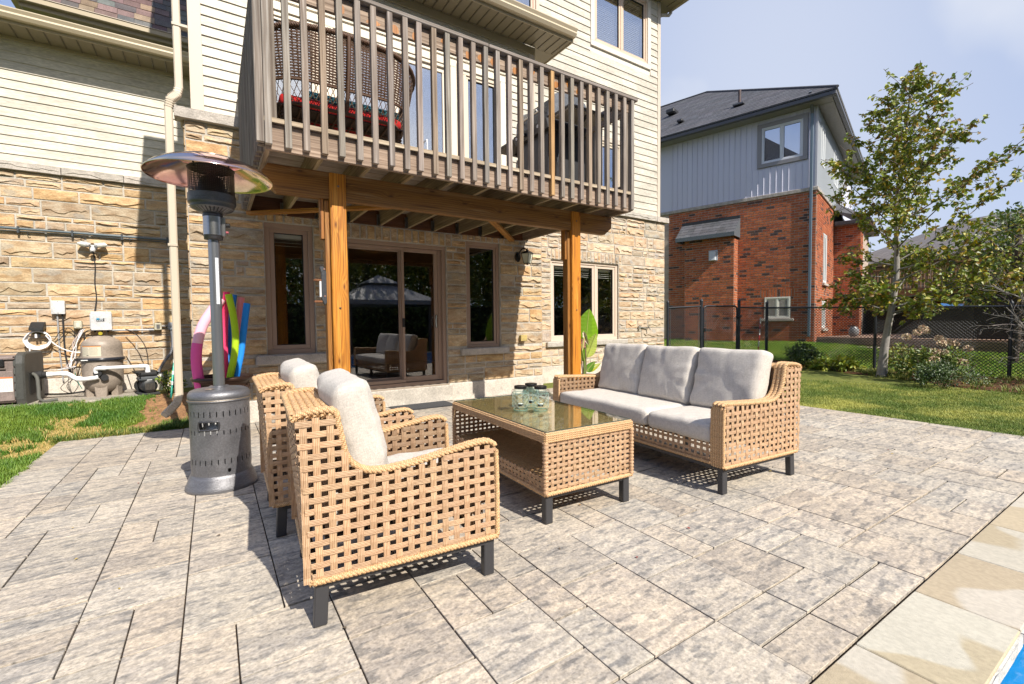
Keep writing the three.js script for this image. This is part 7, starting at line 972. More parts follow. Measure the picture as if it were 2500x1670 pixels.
  // low roof of the wing
  { const g = new GB([0.11, 0.11, 0.125]); g.quadA([4.0, 4.85, 1.25], [8.4, 4.85, 1.25], [7.4, 5.75, 0.02], [4.9, 5.75, 0.02], 0, 2); g.quadA([4.0, 4.85, 1.25], [4.9, 5.75, 0.02], [4.0, 5.3, 0.02], [4.0, 4.85, 0.6], 2, 1); part(t, 'wing_roof', [g.build(), cbox(4.0, 8.4, 4.7, 4.849, 0.05, 1.25, 0.01, dk)], M.shingle); part(t, 'wing_soffit', cbox(4.02, 8.3, 4.69, 4.699, 0.05, 1.22, 0, [0.2, 0.2, 0.19]), M.trim); }
  part(t, 'corner_strip', cbox(5.19, 5.26, B0, 4.69, 0.9, 0.912, 0.002, [0.6, 0.52, 0.42]), M.trim);
}
// brown brick house beyond, with its porch
{
  const t = thing('brown_brick_house', 'brown brick house with a grey roof and a wooden balcony, beyond the birch tree', 'house', [27, 0.4, -9]); t.rotation.y = -0.35;
  const bb = [[0.20, 0.11, 0.08], [0.24, 0.13, 0.10], [0.17, 0.10, 0.08]], l = []; for (let y = 0, r = 0; y < 2.1; y += 0.089, r++) for (let s = -(r % 2) * 0.13; s < 11; s += 0.26) l.push({ g: cbox(-0.012, 0.0, y + 0.006, y + 0.083, s + 0.006, s + 0.254, 0, vary(pick(bb), 0.15)), s: -Math.abs(y - 1.4) - Math.abs(s - 6) * 0.3 });
  const bw = group(t, 'brick_wall'); pieces(bw, 'brick', l, M.brick, 290, 'brickwork');
  part(t, 'wall_core', [cbox(0.002, 8, -0.3, 3.35, -2, 12, 0, [0.30, 0.26, 0.22]), cbox(-0.006, 0.001, 2.1, 3.35, -2, 12, 0, [0.36, 0.32, 0.27])], M.mortar);
  for (const [a, b, y0, y1] of [[1, 2.2, 2.2, 3.2], [4.5, 6.2, 2.15, 3.2], [8, 9.2, 2.2, 3.2]]) windowUnit(t, 'window', { x0: a, x1: b, y0, y1, z: 0.02, col: [0.5, 0.48, 0.45], lights: [1, 1] }).rotation.y = -Math.PI / 2;
  { const g = new GB([0.20, 0.185, 0.19]); g.quadA([-0.7, 3.4, -2.6], [-0.7, 3.4, 12.6], [4, 5.5, 9.5], [4, 5.5, 0.5], 2, 0); g.quadA([-0.7, 3.4, 12.6], [8.7, 3.4, 12.6], [4, 5.5, 9.5], [4, 5.5, 9.5], 0, 2); g.quadA([-0.7, 3.4, -2.6], [4, 5.5, 0.5], [4, 5.5, 0.5], [8.7, 3.4, -2.6], 0, 2); part(t, 'roof', g.build(), M.shingle); part(t, 'eave', cbox(-0.7, 0, 3.22, 3.39, -2.6, 12.6, 0.01, [0.16, 0.14, 0.12]), M.trim); }
  const wd = [0.30, 0.20, 0.11]; for (let z = 0; z < 8; z += 0.15) part(t, 'balcony_board', cbox(-2.6, -0.02, 1.92, 1.96, z + 0.004, z + 0.146, 0.003, vary(wd, 0.1), 0), M.wood);
  part(t, 'balcony_beam', [cbox(-2.64, -2.58, 1.7, 1.919, 0, 8, 0.004, wd, 2)], M.wood); for (const z of [0.1, 3.9, 7.8]) part(t, 'balcony_post', cbox(-2.62, -2.48, 0, 1.69, z - 0.07, z + 0.07, 0.006, [0.34, 0.20, 0.08], 1), M.pine); for (let z = 0; z <= 8; z += 0.13) part(t, 'baluster', cbox(-2.63, -2.60, 2.0, 2.82, z - 0.015, z + 0.015, 0.003, wd, 1), M.wood); part(t, 'balcony_rail', [cbox(-2.68, -2.55, 2.821, 2.86, -0.1, 8.1, 0.004, wd, 2)], M.wood);
  for (let i = 0; i < 11; i++) part(t, 'stair_tread', cbox(-2.4 - 0, -1.3, 1.7 - i * 0.155, 1.74 - i * 0.155, 8.05 + i * 0.26, 8.33 + i * 0.26, 0.004, vary([0.36, 0.25, 0.13], 0.1), 0), M.wood); part(t, 'stair_stringer', [bar(V(-2.42, 1.8, 8.0), V(-2.42, 0.05, 10.95), 0.04, 0.25, wd), bar(V(-1.28, 1.8, 8.0), V(-1.28, 0.05, 10.95), 0.04, 0.25, wd)], M.wood);
}
// low timber platform, swim spa and what stands on it
{
  const t = thing('timber_platform', 'low brown timber platform in the neighbouring yard behind the fence', 'platform', [17.0, 0.0, -7.4]); t.rotation.y = 0.02; const c = [0.38, 0.26, 0.19];
  for (let z = 0; z < 11; z += 0.146) part(t, 'deck_board', cbox(0, 5, 0.57, 0.61, z + 0.003, z + 0.143, 0.003, vary(c, 0.1), 0), M.wood);
  for (const [a, b] of [[0, 3.6], [3.605, 7.2], [7.205, 11]]) { part(t, 'rim_board', cbox(-0.042, -0.002, 0.40, 0.568, a, b, 0.004, vary([0.44, 0.33, 0.26], 0.06), 2), M.wood); part(t, 'skirt_board', cbox(-0.03, -0.004, 0.28, 0.398, a, b, 0.004, vary([0.40, 0.29, 0.22], 0.06), 2), M.wood); }
  part(t, 'step', [cbox(-0.45, -0.1, 0.30, 0.34, 1.3, 3.0, 0.006, [0.52, 0.42, 0.36], 2), cbox(-0.42, -0.38, 0.1, 0.299, 1.4, 1.5, 0, c), cbox(-0.42, -0.38, 0.1, 0.299, 2.8, 2.9, 0, c)], M.wood); part(t, 'joist_base', cbox(0.1, 4.9, 0.2, 0.569, 0.1, 10.9, 0, [0.1, 0.07, 0.05]), M.wood);
  const s = thing('swim_spa', 'long grey brown panelled spa on the timber platform, its blue cover crumpled on top', 'hot tub', [17.75, 0.615, -4.9]); s.rotation.y = 0.02; const g = [0.085, 0.075, 0.066];
  for (const [a, b] of [[0, 1.15], [1.155, 2.4], [2.405, 4.0]]) part(s, 'panel', cbox(0, 0.06, 0, 0.84, a, b, 0.01, vary(g, 0.06), 1), M.hammer); part(s, 'shell', cbox(0.062, 2.0, 0.1, 0.83, 0.02, 3.98, 0.03, g), M.plastic); part(s, 'edge', cbox(-0.03, 2.03, 0.842, 0.88, -0.03, 4.03, 0.012, [0.17, 0.16, 0.15]), M.plastic); part(s, 'end_panel', cbox(0, 2, 0, 0.84, -0.06, -0.002, 0.01, g), M.hammer);
  part(s, 'lid', cbox(0.1, 1.9, 0.882, 1.15, 0.9, 2.2, 0.03, [0.012, 0.013, 0.016]), M.rubber);
  for (const [z0, z1, hh] of [[0.02, 0.95, 0.16], [2.15, 4.0, 0.34]]) { const b = new GB([0.015, 0.11, 0.30]), n = 20, P = (i, j) => { const u = i / n, v = j / n; return [lerp(0.0, 1.2, u) - 0.02 * Math.sin(v * 30), 0.885 + hh * Math.pow(Math.sin(Math.PI * clamp(u, 0.02, 0.98)), 0.5) * (0.25 + 0.75 * fbm(u * 4 + z0, v * 5, 3, 3)) * (z0 > 1 ? 0.3 + v : 1), lerp(z0, z1, v)]; }; for (let i = 0; i < n; i++) for (let j = 0; j < n; j++) b.quad(P(i, j), P(i, j + 1), P(i + 1, j + 1), P(i + 1, j)); part(s, 'blue_cover', b.build(), M.gloss); }
  const k = thing('toy_truck', 'small orange and blue toy truck on the timber platform at the right edge', 'toy', [17.2, 0.615, -0.72]); part(k, 'bed', cbox(-0.1, 0.1, 0.12, 0.32, -0.05, 0.35, 0.02, [0.70, 0.24, 0.02]), M.plastic); part(k, 'cab', cbox(-0.1, 0.1, 0.1, 0.25, -0.32, -0.07, 0.02, [0.04, 0.10, 0.42]), M.plastic); for (const z of [-0.22, 0.0, 0.22]) for (const x of [-0.1, 0.1]) part(k, 'wheel', rod([x - 0.03, 0.07, z], [x + 0.03, 0.07, z], 0.07, 0.07, C.black, 16), M.rubber);
  const q = thing('storage_box', 'white and red storage box on the timber platform behind the toy truck', 'box', [17.9, 0.615, -0.9]); part(q, 'box', cbox(-0.3, 0.3, 0, 0.4, -0.35, 0.35, 0.02, [0.6, 0.6, 0.58]), M.plastic); part(q, 'lid', cbox(-0.33, 0.33, 0.402, 0.46, -0.38, 0.38, 0.02, [0.4, 0.10, 0.08]), M.plastic);
  const p = thing('marker_pole', 'red and white striped pole leaning on the fence corner', 'pole', [12.62, 0, -6.95]); for (let i = 0; i < 6; i++) part(p, 'stripe', rod([0.03 - i * 0.018 * -1 - 0.05, 0.30 + i * 0.16, 0], [0.03 + (i + 1) * 0.018 - 0.05, 0.30 + (i + 1) * 0.16, 0], 0.016, 0.016, i % 2 ? [0.78, 0.76, 0.74] : [0.55, 0.04, 0.04], 10), M.gloss);
  const jar = thing('ceramic_pot', 'grey ceramic pot on the timber platform near the brick corner', 'pot', [17.7, 0.615, -6.6]); jar.scale.setScalar(0.6); part(jar, 'pot', lathe([[0.0001, 0.01], [0.16, 0.01], [0.25, 0.2], [0.24, 0.42], [0.15, 0.52], [0.17, 0.56], [0.14, 0.55], [0.14, 0.5], [0.0001, 0.48]], 28, [0.25, 0.25, 0.26]), M.gloss); part(jar, 'soil', lathe([[0.0001, 0.5], [0.14, 0.5]], 16, [0.06, 0.05, 0.04]), M.soil);
}

// ---------------------------------------------------------------- trees and shrubs
const leafCols = { birch: [[0.17, 0.24, 0.02], [0.13, 0.20, 0.02], [0.22, 0.28, 0.02], [0.36, 0.38, 0.03], [0.46, 0.42, 0.04], [0.26, 0.30, 0.02], [0.52, 0.36, 0.02], [0.30, 0.17, 0.03], [0.14, 0.21, 0.02], [0.24, 0.32, 0.02], [0.30, 0.36, 0.03]], dark: [[0.05, 0.10, 0.02], [0.07, 0.13, 0.02], [0.10, 0.17, 0.03], [0.04, 0.08, 0.02]], lime: [[0.42, 0.46, 0.03], [0.34, 0.42, 0.03], [0.50, 0.46, 0.05], [0.22, 0.32, 0.03]], hyd: [[0.09, 0.16, 0.02], [0.13, 0.20, 0.03], [0.17, 0.24, 0.03], [0.30, 0.30, 0.04]] };
function leafG(p, dir, nrm, L, W, col, n = 4) {           // an ovate leaf folded along its midrib
  const b = new GB(vary(col, 0.18)), d = dir.clone().normalize(), s = V(0, 0, 0).crossVectors(d, nrm).normalize(), up = V(0, 0, 0).crossVectors(s, d), at = (u, w, f) => { const q = p.clone().addScaledVector(d, u * L).addScaledVector(s, w * W).addScaledVector(up, f * W); return [q.x, q.y, q.z]; };
  const a = at(0, 0, 0), t = at(1, 0, -0.15), m = at(0.45, 0, -0.05), l1 = at(0.3, 0.5, 0.18), l2 = at(0.7, 0.33, 0.08), r1 = at(0.3, -0.5, 0.18), r2 = at(0.7, -0.33, 0.08);
  b.tri(a, l1, m); b.tri(m, l1, l2); b.tri(m, l2, t); b.tri(a, m, r1); b.tri(m, r2, r1); b.tri(m, t, r2); return b.build();
}
const rdir = () => { const z = rr(-1, 1), a = rnd() * 6.283, r = Math.sqrt(1 - z * z); return V(r * Math.cos(a), z, r * Math.sin(a)); };
{ // slender birch by the fence
  const X = 11.96, Z = -3.93, y0 = gy(X, Z), t = thing('birch_tree', 'slender pale barked tree with yellowing leaves standing in front of the fence', 'tree', [X, y0, Z]), RT = V(0.8387, 0, 0.5446);
  const trunk = h => { const k = h / 6.9; return V(0, h, 0).addScaledVector(RT, 0.55 * k + 0.06 * Math.sin(k * 7) - 0.04 * Math.sin(k * 15)); };
  const tp = []; for (let i = 0; i <= 24; i++) tp.push(trunk(i / 24 * 6.4)); { const g = new GB([0.42, 0.39, 0.36]), n = 12, rad = i => lerp(0.080, 0.007, Math.pow(i / 24, 0.75)) + 0.025 * Math.exp(-i * 1.2) + 0.004 * vnoise(i * 1.3, 3); for (let i = 0; i < 24; i++) for (let k = 0; k < n; k++) { const P = (i, k) => { const a = k / n * 6.283, r = rad(i) * (1 + 0.05 * vnoise(k * 2, i * 0.8)); return [tp[i].x + Math.cos(a) * r, tp[i].y - (i === 0 ? 0.03 : 0), tp[i].z + Math.sin(a) * r]; }, N = k => [Math.cos(k / n * 6.283), 0, Math.sin(k / n * 6.283)]; g.quad(P(i, k), P(i + 1, k), P(i + 1, k + 1), P(i, k + 1), [k * 0.05, i * 0.28], [k * 0.05, i * 0.28 + 0.28], [k * 0.05 + 0.05, i * 0.28 + 0.28], [k * 0.05 + 0.05, i * 0.28], [N(k), N(k), N(k + 1), N(k + 1)]); } part(t, 'trunk', g.build(), M.bark); }
  const L = [], twigs = []; let nb = 0;
  const twig = (o, d, len, n) => { const pts = [o.clone()]; let dd = d.clone(), p = o.clone(); for (let i = 0; i < 4; i++) { dd.add(rdir().multiplyScalar(0.18)).add(V(0, -0.02, 0)).normalize(); p = p.clone().addScaledVector(dd, len / 4); pts.push(p); } twigs.push(tube(pts, 0.0045, [0.16, 0.12, 0.10], 4, 4)); const c = new THREE.CatmullRomCurve3(pts); for (let i = 0; i < n; i++) { const q = c.getPoint(rr(0.15, 1)), f = rdir(); f.y = f.y * 0.6 - 0.35; const s = rr(0.066, 0.108); L.push({ g: leafG(q.addScaledVector(f, 0.012), f, rdir().add(V(0, 0.9, 0.3)), s, s * rr(0.62, 0.8), pick(leafCols.birch)), s: s + rnd() * 0.05 }); } };
  for (let i = 0; i < 50; i++) {
    const h = lerp(1.3, 5.9, Math.pow(i / 49, 1.25)), az = i * 2.39996 + rr(-0.4, 0.4), o = trunk(h), side = V(Math.cos(az), 0, Math.sin(az)), k = side.dot(RT);
    const reach = (h < 1.6 ? 0.95 : h < 3.2 ? 1.45 : h < 4.3 ? 1.1 : lerp(0.9, 0.38, (h - 4.3) / 1.6)) * (k > 0 ? 1 + 0.75 * k * (h < 3.2 ? 1 : 0.25) : 1 + 0.12 * k) * rr(0.75, 1.1), el = h < 2.4 ? rr(0.0, 0.5) : rr(0.4, 0.9);
    const d = side.clone().multiplyScalar(Math.cos(el)).add(V(0, Math.sin(el), 0)), pts = [o.clone()]; let p = o.clone(); for (let j = 0; j < 5; j++) { d.add(V(0, h < 2.2 ? -0.02 : 0.03, 0)).add(rdir().multiplyScalar(0.1)).normalize(); p = p.clone().addScaledVector(d, reach / 5 / Math.max(0.55, Math.cos(el))); pts.push(p); }
    part(t, 'branch', (() => { const c = new THREE.CatmullRomCurve3(pts), g = new THREE.TubeGeometry(c, 8, 1, 5, false), q = g.attributes.position, r0 = lerp(0.021, 0.009, h / 6.3); const cp = c.getSpacedPoints(8); for (let v = 0; v < q.count; v++) { const ring = Math.floor(v / 6), m = cp[ring], r = lerp(r0, 0.004, ring / 8); q.setXYZ(v, m.x + (q.getX(v) - m.x) * r, m.y + (q.getY(v) - m.y) * r, m.z + (q.getZ(v) - m.z) * r); } return conv(g, h < 2.5 ? [0.34, 0.32, 0.30] : [0.17, 0.14, 0.12]); })(), M.bark);
    const c = new THREE.CatmullRomCurve3(pts), nt = Math.round(reach * 11) + 4; for (let j = 0; j < nt; j++) { const q = c.getPoint(rr(0.22, 1)), f = d.clone().multiplyScalar(0.6).add(rdir().multiplyScalar(0.9)).add(V(0, 0.15, 0)).normalize(); twig(q, f, rr(0.22, 0.5), Math.round(rr(9, 19))); }
    twig(pts[5], d.clone(), rr(0.25, 0.45), 8);
  }
  part(t, 'twigs', twigs, M.bark).userData.kind = 'stuff'; const cr = group(t, 'crown'); pieces(cr, 'leaf', L, M.leaf, 240, 'foliage');
}
function bush(name, label, category, c, r, n, s, cols, o = {}) {
  const y = gy(c[0], c[2]), t = thing(name, label, category, [c[0], y, c[2]]), L = [], st = [];
  const ns = o.stems ?? 9; for (let i = 0; i < ns; i++) { const a = i / ns * 6.283 + rnd(), q = rr(0.3, 0.85); st.push(tube([[rr(-0.04, 0.04), -0.01, rr(-0.04, 0.04)], [Math.cos(a) * r[0] * q * 0.5, r[1] * 0.5, Math.sin(a) * r[2] * q * 0.5], [Math.cos(a) * r[0] * q, r[1] * rr(0.8, 1.5), Math.sin(a) * r[2] * q]], 0.007, [0.14, 0.10, 0.07], 5, 8)); } part(t, 'stems', st, M.bark).userData.kind = 'stuff';
  const clumps = Array.from({ length: o.clumps ?? 22 }, () => { const d = rdir(); d.y = Math.abs(d.y) * 1.1 - 0.1; const k = Math.pow(rnd(), 0.35); return [V(d.x * r[0] * k, r[1] * 0.9 * (0.55 + d.y * 0.9 * k) + 0.02, d.z * r[2] * k), rr(0.16, 0.32) * (r[0] + r[1]) * 0.5]; });
  for (let i = 0; i < n; i++) { const [m, q] = pick(clumps), d = rdir(), p = m.clone().addScaledVector(d, q * Math.pow(rnd(), 0.5)); if (p.y < 0.02) p.y = rr(0.02, 0.1); const f = d.clone().add(V(0, rr(-0.5, 0.4), 0)).add(rdir().multiplyScalar(0.6)); const k = s * rr(0.65, 1.2); L.push({ g: leafG(p, f, rdir().add(V(0, 1.4, 0.4)), k, k * (o.w ?? 0.55), pick(cols)), s: k + rnd() * s * 0.5 }); }
  pieces(group(t, 'crown'), 'leaf', L, M.leaf, o.big ?? 0, 'foliage'); return t;
}
bush('green_shrub', 'dark green leafy shrub at the fence corner beyond the sofa', 'shrub', [12.1, 0, -5.65], [0.48, 0.42, 0.42], 1500, 0.065, leafCols.dark);
bush('hosta', 'yellow green spreading perennial right of the dark shrub at the fence corner', 'plant', [12.35, 0, -4.95], [0.42, 0.20, 0.5], 420, 0.13, leafCols.lime, { w: 0.5, big: 120 });
{ const t = bush('hydrangea', 'hydrangea bush with dried cream flower heads right of the birch trunk', 'shrub', [11.75, 0, -3.15], [0.62, 0.52, 0.62], 1100, 0.085, leafCols.hyd, { clumps: 26, big: 100 }); for (const [x, y, z] of [[-0.45, 0.92, 0.1], [-0.1, 1.08, 0.25], [0.1, 1.0, 0.1], [0.22, 1.02, 0.2], [0.2, 0.88, 0.4], [0.4, 0.82, 0.45], [0.52, 0.78, 0.55], [-0.05, 0.65, 0.42], [0.1, 0.62, 0.5], [0.72, 0.68, 0.7], [0.45, 0.45, 0.62], [0.58, 0.42, 0.68], [-0.2, 0.5, 0.45], [0.0, 0.8, 0.5]]) { const l = []; for (let i = 0; i < 60; i++) { const d = rdir(); d.y = d.y * 0.75 + 0.15; const p = d.clone().multiplyScalar(0.058); l.push(leafG(V(x - 0.22 + p.x, y - 0.05 + p.y, z - 0.22 + p.z), d.clone().add(rdir().multiplyScalar(0.8)), d, 0.036, 0.036, pick([[0.62, 0.50, 0.34], [0.55, 0.40, 0.28], [0.68, 0.58, 0.40], [0.48, 0.32, 0.24]]))); } part(t, 'flower_head', l, M.foam); } }
bush('low_shrub', 'low dark evergreen shrub in front of the hydrangea', 'shrub', [10.75, 0, -2.62], [0.55, 0.32, 0.5], 2300, 0.045, leafCols.dark, { clumps: 34 });
bush('leafy_perennial', 'loose yellow leaved perennial against the fence just right of the birch trunk', 'plant', [12.3, 0, -3.75], [0.35, 0.5, 0.35], 420, 0.06, leafCols.lime.concat(leafCols.birch), { clumps: 16 });
bush('garden_weed', 'small weeds growing beside the pool pump', 'plant', [-0.6, 0, -9.0], [0.2, 0.26, 0.2], 260, 0.06, leafCols.dark.concat(leafCols.lime), { stems: 6, clumps: 10 });
{ // bare twiggy shrub at the right edge
  const X = 12.75, Z = -1.7, t = thing('bare_shrub', 'nearly leafless grey twiggy shrub at the right edge in front of the fence', 'shrub', [X, gy(X, Z), Z]), l = [], lv = [];
  const grow = (o, d, len, r, dep) => { const pts = [o]; let p = o.clone(), q = d.clone(); for (let i = 0; i < 5; i++) { q.add(rdir().multiplyScalar(0.22)).add(V(0, dep ? -0.01 : 0.05, 0)).normalize(); p = p.clone().addScaledVector(q, len / 5); pts.push(p); } const g = tube(pts, r, vary([0.36, 0.33, 0.30], 0.2), 5, 8); if (dep === 0) part(t, 'branch', g, M.bark); else l.push(g); if (dep < 3) { const n = dep === 0 ? 6 : dep === 1 ? 4 : 3; for (let i = 0; i < n; i++) { const c = new THREE.CatmullRomCurve3(pts).getPoint(rr(0.2, 1)); grow(c, q.clone().multiplyScalar(0.7).add(rdir().multiplyScalar(0.8)).normalize(), len * rr(0.35, 0.6), r * 0.55, dep + 1); } } else if (rnd() < 0.035) lv.push(leafG(p, rdir(), rdir(), 0.07, 0.05, pick([[0.5, 0.4, 0.03], [0.3, 0.35, 0.03]]))); };
  for (let i = 0; i < 11; i++) { const a = i / 11 * 6.283; grow(V(rr(-0.08, 0.08), -0.02, rr(-0.08, 0.08)), V(Math.cos(a) * 0.5, 1, Math.sin(a) * 0.5).normalize(), rr(1.3, 2.0), 0.012, 0); }
  part(t, 'twigs', l, M.bark).userData.kind = 'stuff'; part(t, 'last_leaves', lv, M.leaf).userData.kind = 'stuff';
}
function bigTree(name, label, category, [x, z], h, rad, cols, n, grp, s = 0.2) {
  const t = thing(name, label, category, [x, gy(x, z), z], 0, grp), L = [], br = [];
  part(t, 'trunk', tube([[0, -0.1, 0], [0.05, h * 0.3, 0.03], [-0.05, h * 0.65, 0.0], [0, h * 0.9, 0]], h * 0.018, [0.12, 0.09, 0.07], 9, 14), M.bark);
  const cl = []; for (let i = 0; i < 30; i++) { const d = rdir(), k = Math.pow(rnd(), 0.4), y = h * 0.58 + d.y * h * 0.4 * k; const p = V(d.x * rad * k, y, d.z * rad * k); cl.push([p, rr(0.22, 0.42) * rad]); br.push(rod([0, y * 0.7, 0], p, 0.035, 0.012, [0.12, 0.09, 0.07], 5)); }
  part(t, 'limbs', br, M.bark).userData.kind = 'stuff';
  for (let i = 0; i < n; i++) { const [m, q] = pick(cl), d = rdir(), p = m.clone().addScaledVector(d, q * Math.pow(rnd(), 0.45)); const k = s * rr(0.6, 1.2); L.push(leafG(p, d.clone().add(rdir()), rdir().add(V(0, 1, 0)), k, k * 0.6, pick(cols))); }
  part(t, 'crown', L, M.leaf); return t;
}
bigTree('leafy_tree', 'dark leafy tree behind the bare shrub at the right edge', 'tree', [21.7, -3.8], 4.3, 1.7, leafCols.dark.concat(leafCols.hyd), 5200, null, 0.15);
bigTree('leafy_tree', 'small tree with yellow green leaves at the far right just beyond the fence', 'tree', [15.6, -2.6], 3.35, 1.15, leafCols.birch, 2300, null, 0.10);
{ const a = bigTree('reflected_tree', 'leafy tree across the pool, mirrored as dark foliage in the house windows', 'tree', [-9, 13], 10.5, 3.6, leafCols.dark.concat(leafCols.hyd, leafCols.birch), 9000, 'trees reflected in the windows', 0.28);
  for (const [x, z, k, r] of [[-5, 15, 0.9, 1], [-1, 13, 0.95, 3.3], [3, 14.5, 1.05, 2], [7.5, 13.5, 0.9, 3], [11.5, 15, 1.0, 4], [15.5, 13.5, 1, 4.6], [19.5, 14, 1.1, 5], [24, 12, 1, 0.5], [-14, 12, 1.1, 2.5], [29, 14, 1.15, 1.5], [35, 12, 1.2, 1.9], [42, 14, 1.3, 0.2]]) { const c = a.clone(); c.name = numbered('reflected_tree'); c.position.set(x, gy(x, z), z); c.scale.setScalar(k); c.rotation.y = r; c.userData = { ...a.userData }; scene.add(c); } }
{ const t = thing('reflected_hedge', 'tall dark hedge across the pool, mirrored low in the house windows', 'hedge', [10, 0, 11]), L = []; part(t, 'core', cbox(-30, 30, -0.1, 2.2, -0.25, 0.25, 0, [0.03, 0.045, 0.015]), M.soil); for (let i = 0; i < 9000; i++) { const x = rr(-30, 30), y = rr(0.05, 2.6); L.push(leafG(V(x, y, rr(-0.45, -0.2) - 0.15 * fbm(x * 2, y * 2, 5, 2)), rdir().add(V(0, -0.3, -0.6)), V(0, 0.5, -1), rr(0.12, 0.26), rr(0.08, 0.16), pick(leafCols.dark.concat(leafCols.hyd)))); } const o = part(t, 'foliage', L, M.leaf); o.userData.kind = 'stuff'; }
{ // hardtop gazebo across the pool, which the patio door mirrors
  const t = thing('garden_gazebo', 'two tier pale grey gazebo across the pool, mirrored in the patio door', 'gazebo', [6.4, 0, 7.6]), g = [0.30, 0.30, 0.32];
  for (const x of [-1.7, 1.7]) for (const z of [-1.7, 1.7]) part(t, 'post', cbox(x - 0.06, x + 0.06, -0.05, 2.2, z - 0.06, z + 0.06, 0.01, [0.06, 0.05, 0.05], 1), M.paint);
  const tier = (r0, y0, r1, y1) => { const b = new GB(g); for (let k = 0; k < 4; k++) { const a = k * Math.PI / 2 + Math.PI / 4, e = a + Math.PI / 2, P = (q, r, y) => [Math.cos(q) * r * 1.414, y, Math.sin(q) * r * 1.414]; b.quad(P(a, r0, y0), P(a, r1, y1), P(e, r1, y1), P(e, r0, y0)); } return b.build(); };
  part(t, 'roof', tier(2.0, 2.2, 0.6, 2.95), M.paint); part(t, 'top_roof', tier(0.8, 3.0, 0.05, 3.4), M.paint); part(t, 'valance', [[-2, 2, -2, -1.98], [-2, 2, 1.98, 2], [-2, -1.98, -1.979, 1.979], [1.98, 2, -1.979, 1.979]].map(q => cbox(q[0], q[1], 2.02, 2.2, q[2], q[3], 0, [0.2, 0.2, 0.22])), M.paint);
}

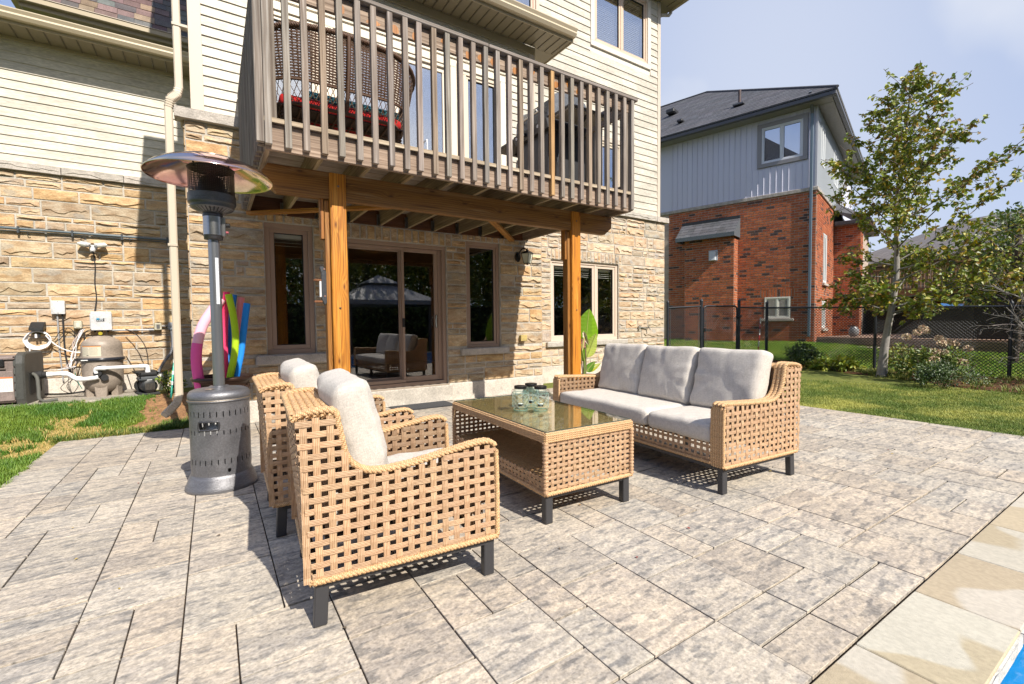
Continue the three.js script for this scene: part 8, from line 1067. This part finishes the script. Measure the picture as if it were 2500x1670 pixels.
// ---------------------------------------------------------------- grass
{
  const b = new GB(); for (let i = 0; i < 6; i++) { const a = i * 1.05 + 0.3, d = [Math.cos(a), Math.sin(a)], o = [d[0] * 0.012, d[1] * 0.012], h = 0.6 + 0.4 * ((i * 7) % 5) / 5, w = 0.05, lean = 0.35; const P = (s, y, k) => [o[0] + d[0] * lean * k * k - d[1] * w * s, y * h, o[1] + d[1] * lean * k * k + d[0] * w * s]; b.quad(P(-1, 0, 0), P(1, 0, 0), P(0.7, 0.55, 0.5), P(-0.7, 0.55, 0.5)); b.tri(P(-0.7, 0.55, 0.5), P(0.7, 0.55, 0.5), P(0, 1, 1)); }
  const geo = b.build(), field = (name, label, n, region, height, color) => {
    const mats = [], cols = [], m = new THREE.Matrix4(), q = new THREE.Quaternion(), e = new THREE.Euler(); let tries = 0;
    while (mats.length < n && tries < n * 12) { tries++; const p = region(); if (!p) continue; const [x, z] = p, h = height(x, z) * rr(0.6, 1.25); if (h <= 0.004) continue; e.set(rr(-0.25, 0.25), rnd() * 6.283, rr(-0.25, 0.25)); q.setFromEuler(e); m.compose(V(x, gy(x, z) - 0.003, z), q, V(h * 0.9, h, h * 0.9)); mats.push(m.clone()); cols.push(color(x, z)); }
    const im = new THREE.InstancedMesh(geo, M.blade, mats.length); mats.forEach((a, i) => { im.setMatrixAt(i, a); im.setColorAt(i, new THREE.Color().setRGB(...cols[i])); }); im.name = name; im.castShadow = im.receiveShadow = true; im.userData = { label, category: 'grass', kind: 'stuff' }; scene.add(im);
  };
  const bedEdge = z => 12.35 - 0.5 * (Math.max(z, -5.2) + 4.9), patch = (x, z) => fbm(x * 1.7 + 3, z * 1.7 + 8, 4, 3), fine = (x, z) => fbm(x * 6, z * 6, 14, 2);
  const grn = (x, z) => { const k = clamp((patch(x, z) - 0.35) * 2.2 + (fine(x, z) - 0.5) * 0.8 + rr(-0.25, 0.25)); return mix3([0.12, 0.19, 0.018], [0.46, 0.46, 0.10], k); };
  field('lawn_grass', 'sunny mown lawn between the patio and the planting bed', 56000, () => { const z = rr(-8.5, 0.4), x = rr(6.7, 13); if (x < patioR(z) - 0.03 - 0.03 * rnd() && z > -6.6) return null; if (z < -6.45 && x < 9.35 && z < -7.3) return null; if (x > bedEdge(z)) return null; if (rnd() > 1.35 - 0.12 * Math.hypot(x, z)) return null; return [x, z]; }, () => 0.055, grn);
  field('lawn_grass', 'greener lawn beyond the fence and between the houses', 42000, () => { const a = rnd() < 0.55; const x = a ? rr(12.4, 17.0) : rr(9.35, 17), z = a ? rr(-8.5, 1) : rr(-16, -7.2); if (a && x < 12.6 + (z + 6.7) * 0.19) return null; return [x, z]; }, () => 0.075, (x, z) => mix3([0.12, 0.28, 0.014], [0.34, 0.44, 0.04], clamp(patch(x, z) * 1.4 - 0.3 + rr(-0.2, 0.2))));
  field('lawn_grass', 'green lawn with straw coloured patches left of the patio in front of the pool equipment', 30000, () => { const x = rr(-3.6, -0.25), z = rr(-8.78, -4.2); if (x > patioL(z) + 0.02 + 0.03 * rnd() && z > -6.68) return null; if (x > -0.95 + 0.25 * fbm(z * 3, 1, 2, 2) && z < -6.95) { if (rnd() > 0.02) return null; } return [x, z]; }, (x, z) => 0.085 * (straw(x, z) > 0.5 ? 0.45 : 1), (x, z) => straw(x, z) > rr(0.3, 0.7) ? mix3([0.50, 0.36, 0.10], [0.62, 0.46, 0.20], rnd()) : mix3([0.055, 0.15, 0.012], [0.22, 0.30, 0.03], clamp(patch(x, z) * 1.3 - 0.25 + rr(-0.2, 0.25))));
  function straw(x, z) { const e = Math.min(Math.abs(x - patioL(z)), Math.abs(z + 6.72)); return clamp(1.35 - e * 4 + (patch(x * 1.5, z * 1.5) - 0.5) * 2.6 - (z < -7.3 ? 0.6 : 0)) * (fbm(x * 2 + 4, z * 2, 9, 2) > 0.42 ? 1 : 0.2); }
  field('edge_grass', 'tufts of grass at the foot of the downspout and along the slab edge', 1400, () => { const k = rnd(); return k < 0.5 ? [rr(-0.55, -0.22), rr(-7.0, -6.6)] : [rr(-1.45, -0.3), rr(-6.78, -6.6)]; }, () => 0.11, (x, z) => mix3([0.05, 0.13, 0.012], [0.30, 0.26, 0.06], clamp(rr(-0.2, 1) - (x > -0.6 ? 0.4 : 0))));
  field('bed_grass', 'uncut grass and weeds in the planting bed along the fence', 3600, () => { const z = rr(-6.3, -0.4), x = rr(bedEdge(z) - 0.1, 13.3); return [x, z]; }, (x, z) => 0.13 * (patch(x * 2, z * 2) > 0.5 ? 1 : 0.5), (x, z) => mix3([0.07, 0.13, 0.015], [0.26, 0.26, 0.05], rnd()));
  { const l = []; for (let i = 0; i < 60; i++) { const x = rr(-1, 6.5), z = rr(-5, -0.9); l.push(leafG(V(x, 0.006, z), V(rr(-1, 1), 0.05, rr(-1, 1)), V(0, 1, 0), rr(0.012, 0.03), rr(0.008, 0.016), pick([[0.3, 0.16, 0.05], [0.4, 0.3, 0.08], [0.12, 0.09, 0.06], [0.3, 0.05, 0.04]]))); } for (let i = 0; i < 160; i++) { const z = rr(-5.6, -0.9), x = rr(10.6, 13.2); if (x < bedEdge(z)) continue; l.push(leafG(V(x, gy(x, z) + 0.05, z), V(rr(-1, 1), 0.15, rr(-1, 1)), V(0, 1, 0), rr(0.04, 0.07), 0.04, pick([[0.3, 0.12, 0.04], [0.42, 0.26, 0.06], [0.2, 0.1, 0.05]]))); } const o = part(scene, 'fallen_leaves', l, M.foam); o.userData = { label: 'small dry leaves scattered over the slabs and the planting bed', category: 'leaves', kind: 'stuff' }; }
}

// ---------------------------------------------------------------- draw
const renderer = new THREE.WebGLRenderer({ antialias: true });
renderer.setSize(1024, 684);
renderer.toneMapping = THREE.LinearToneMapping;
renderer.toneMappingExposure = EXPOSURE;
renderer.shadowMap.enabled = true;
renderer.render(scene, camera);
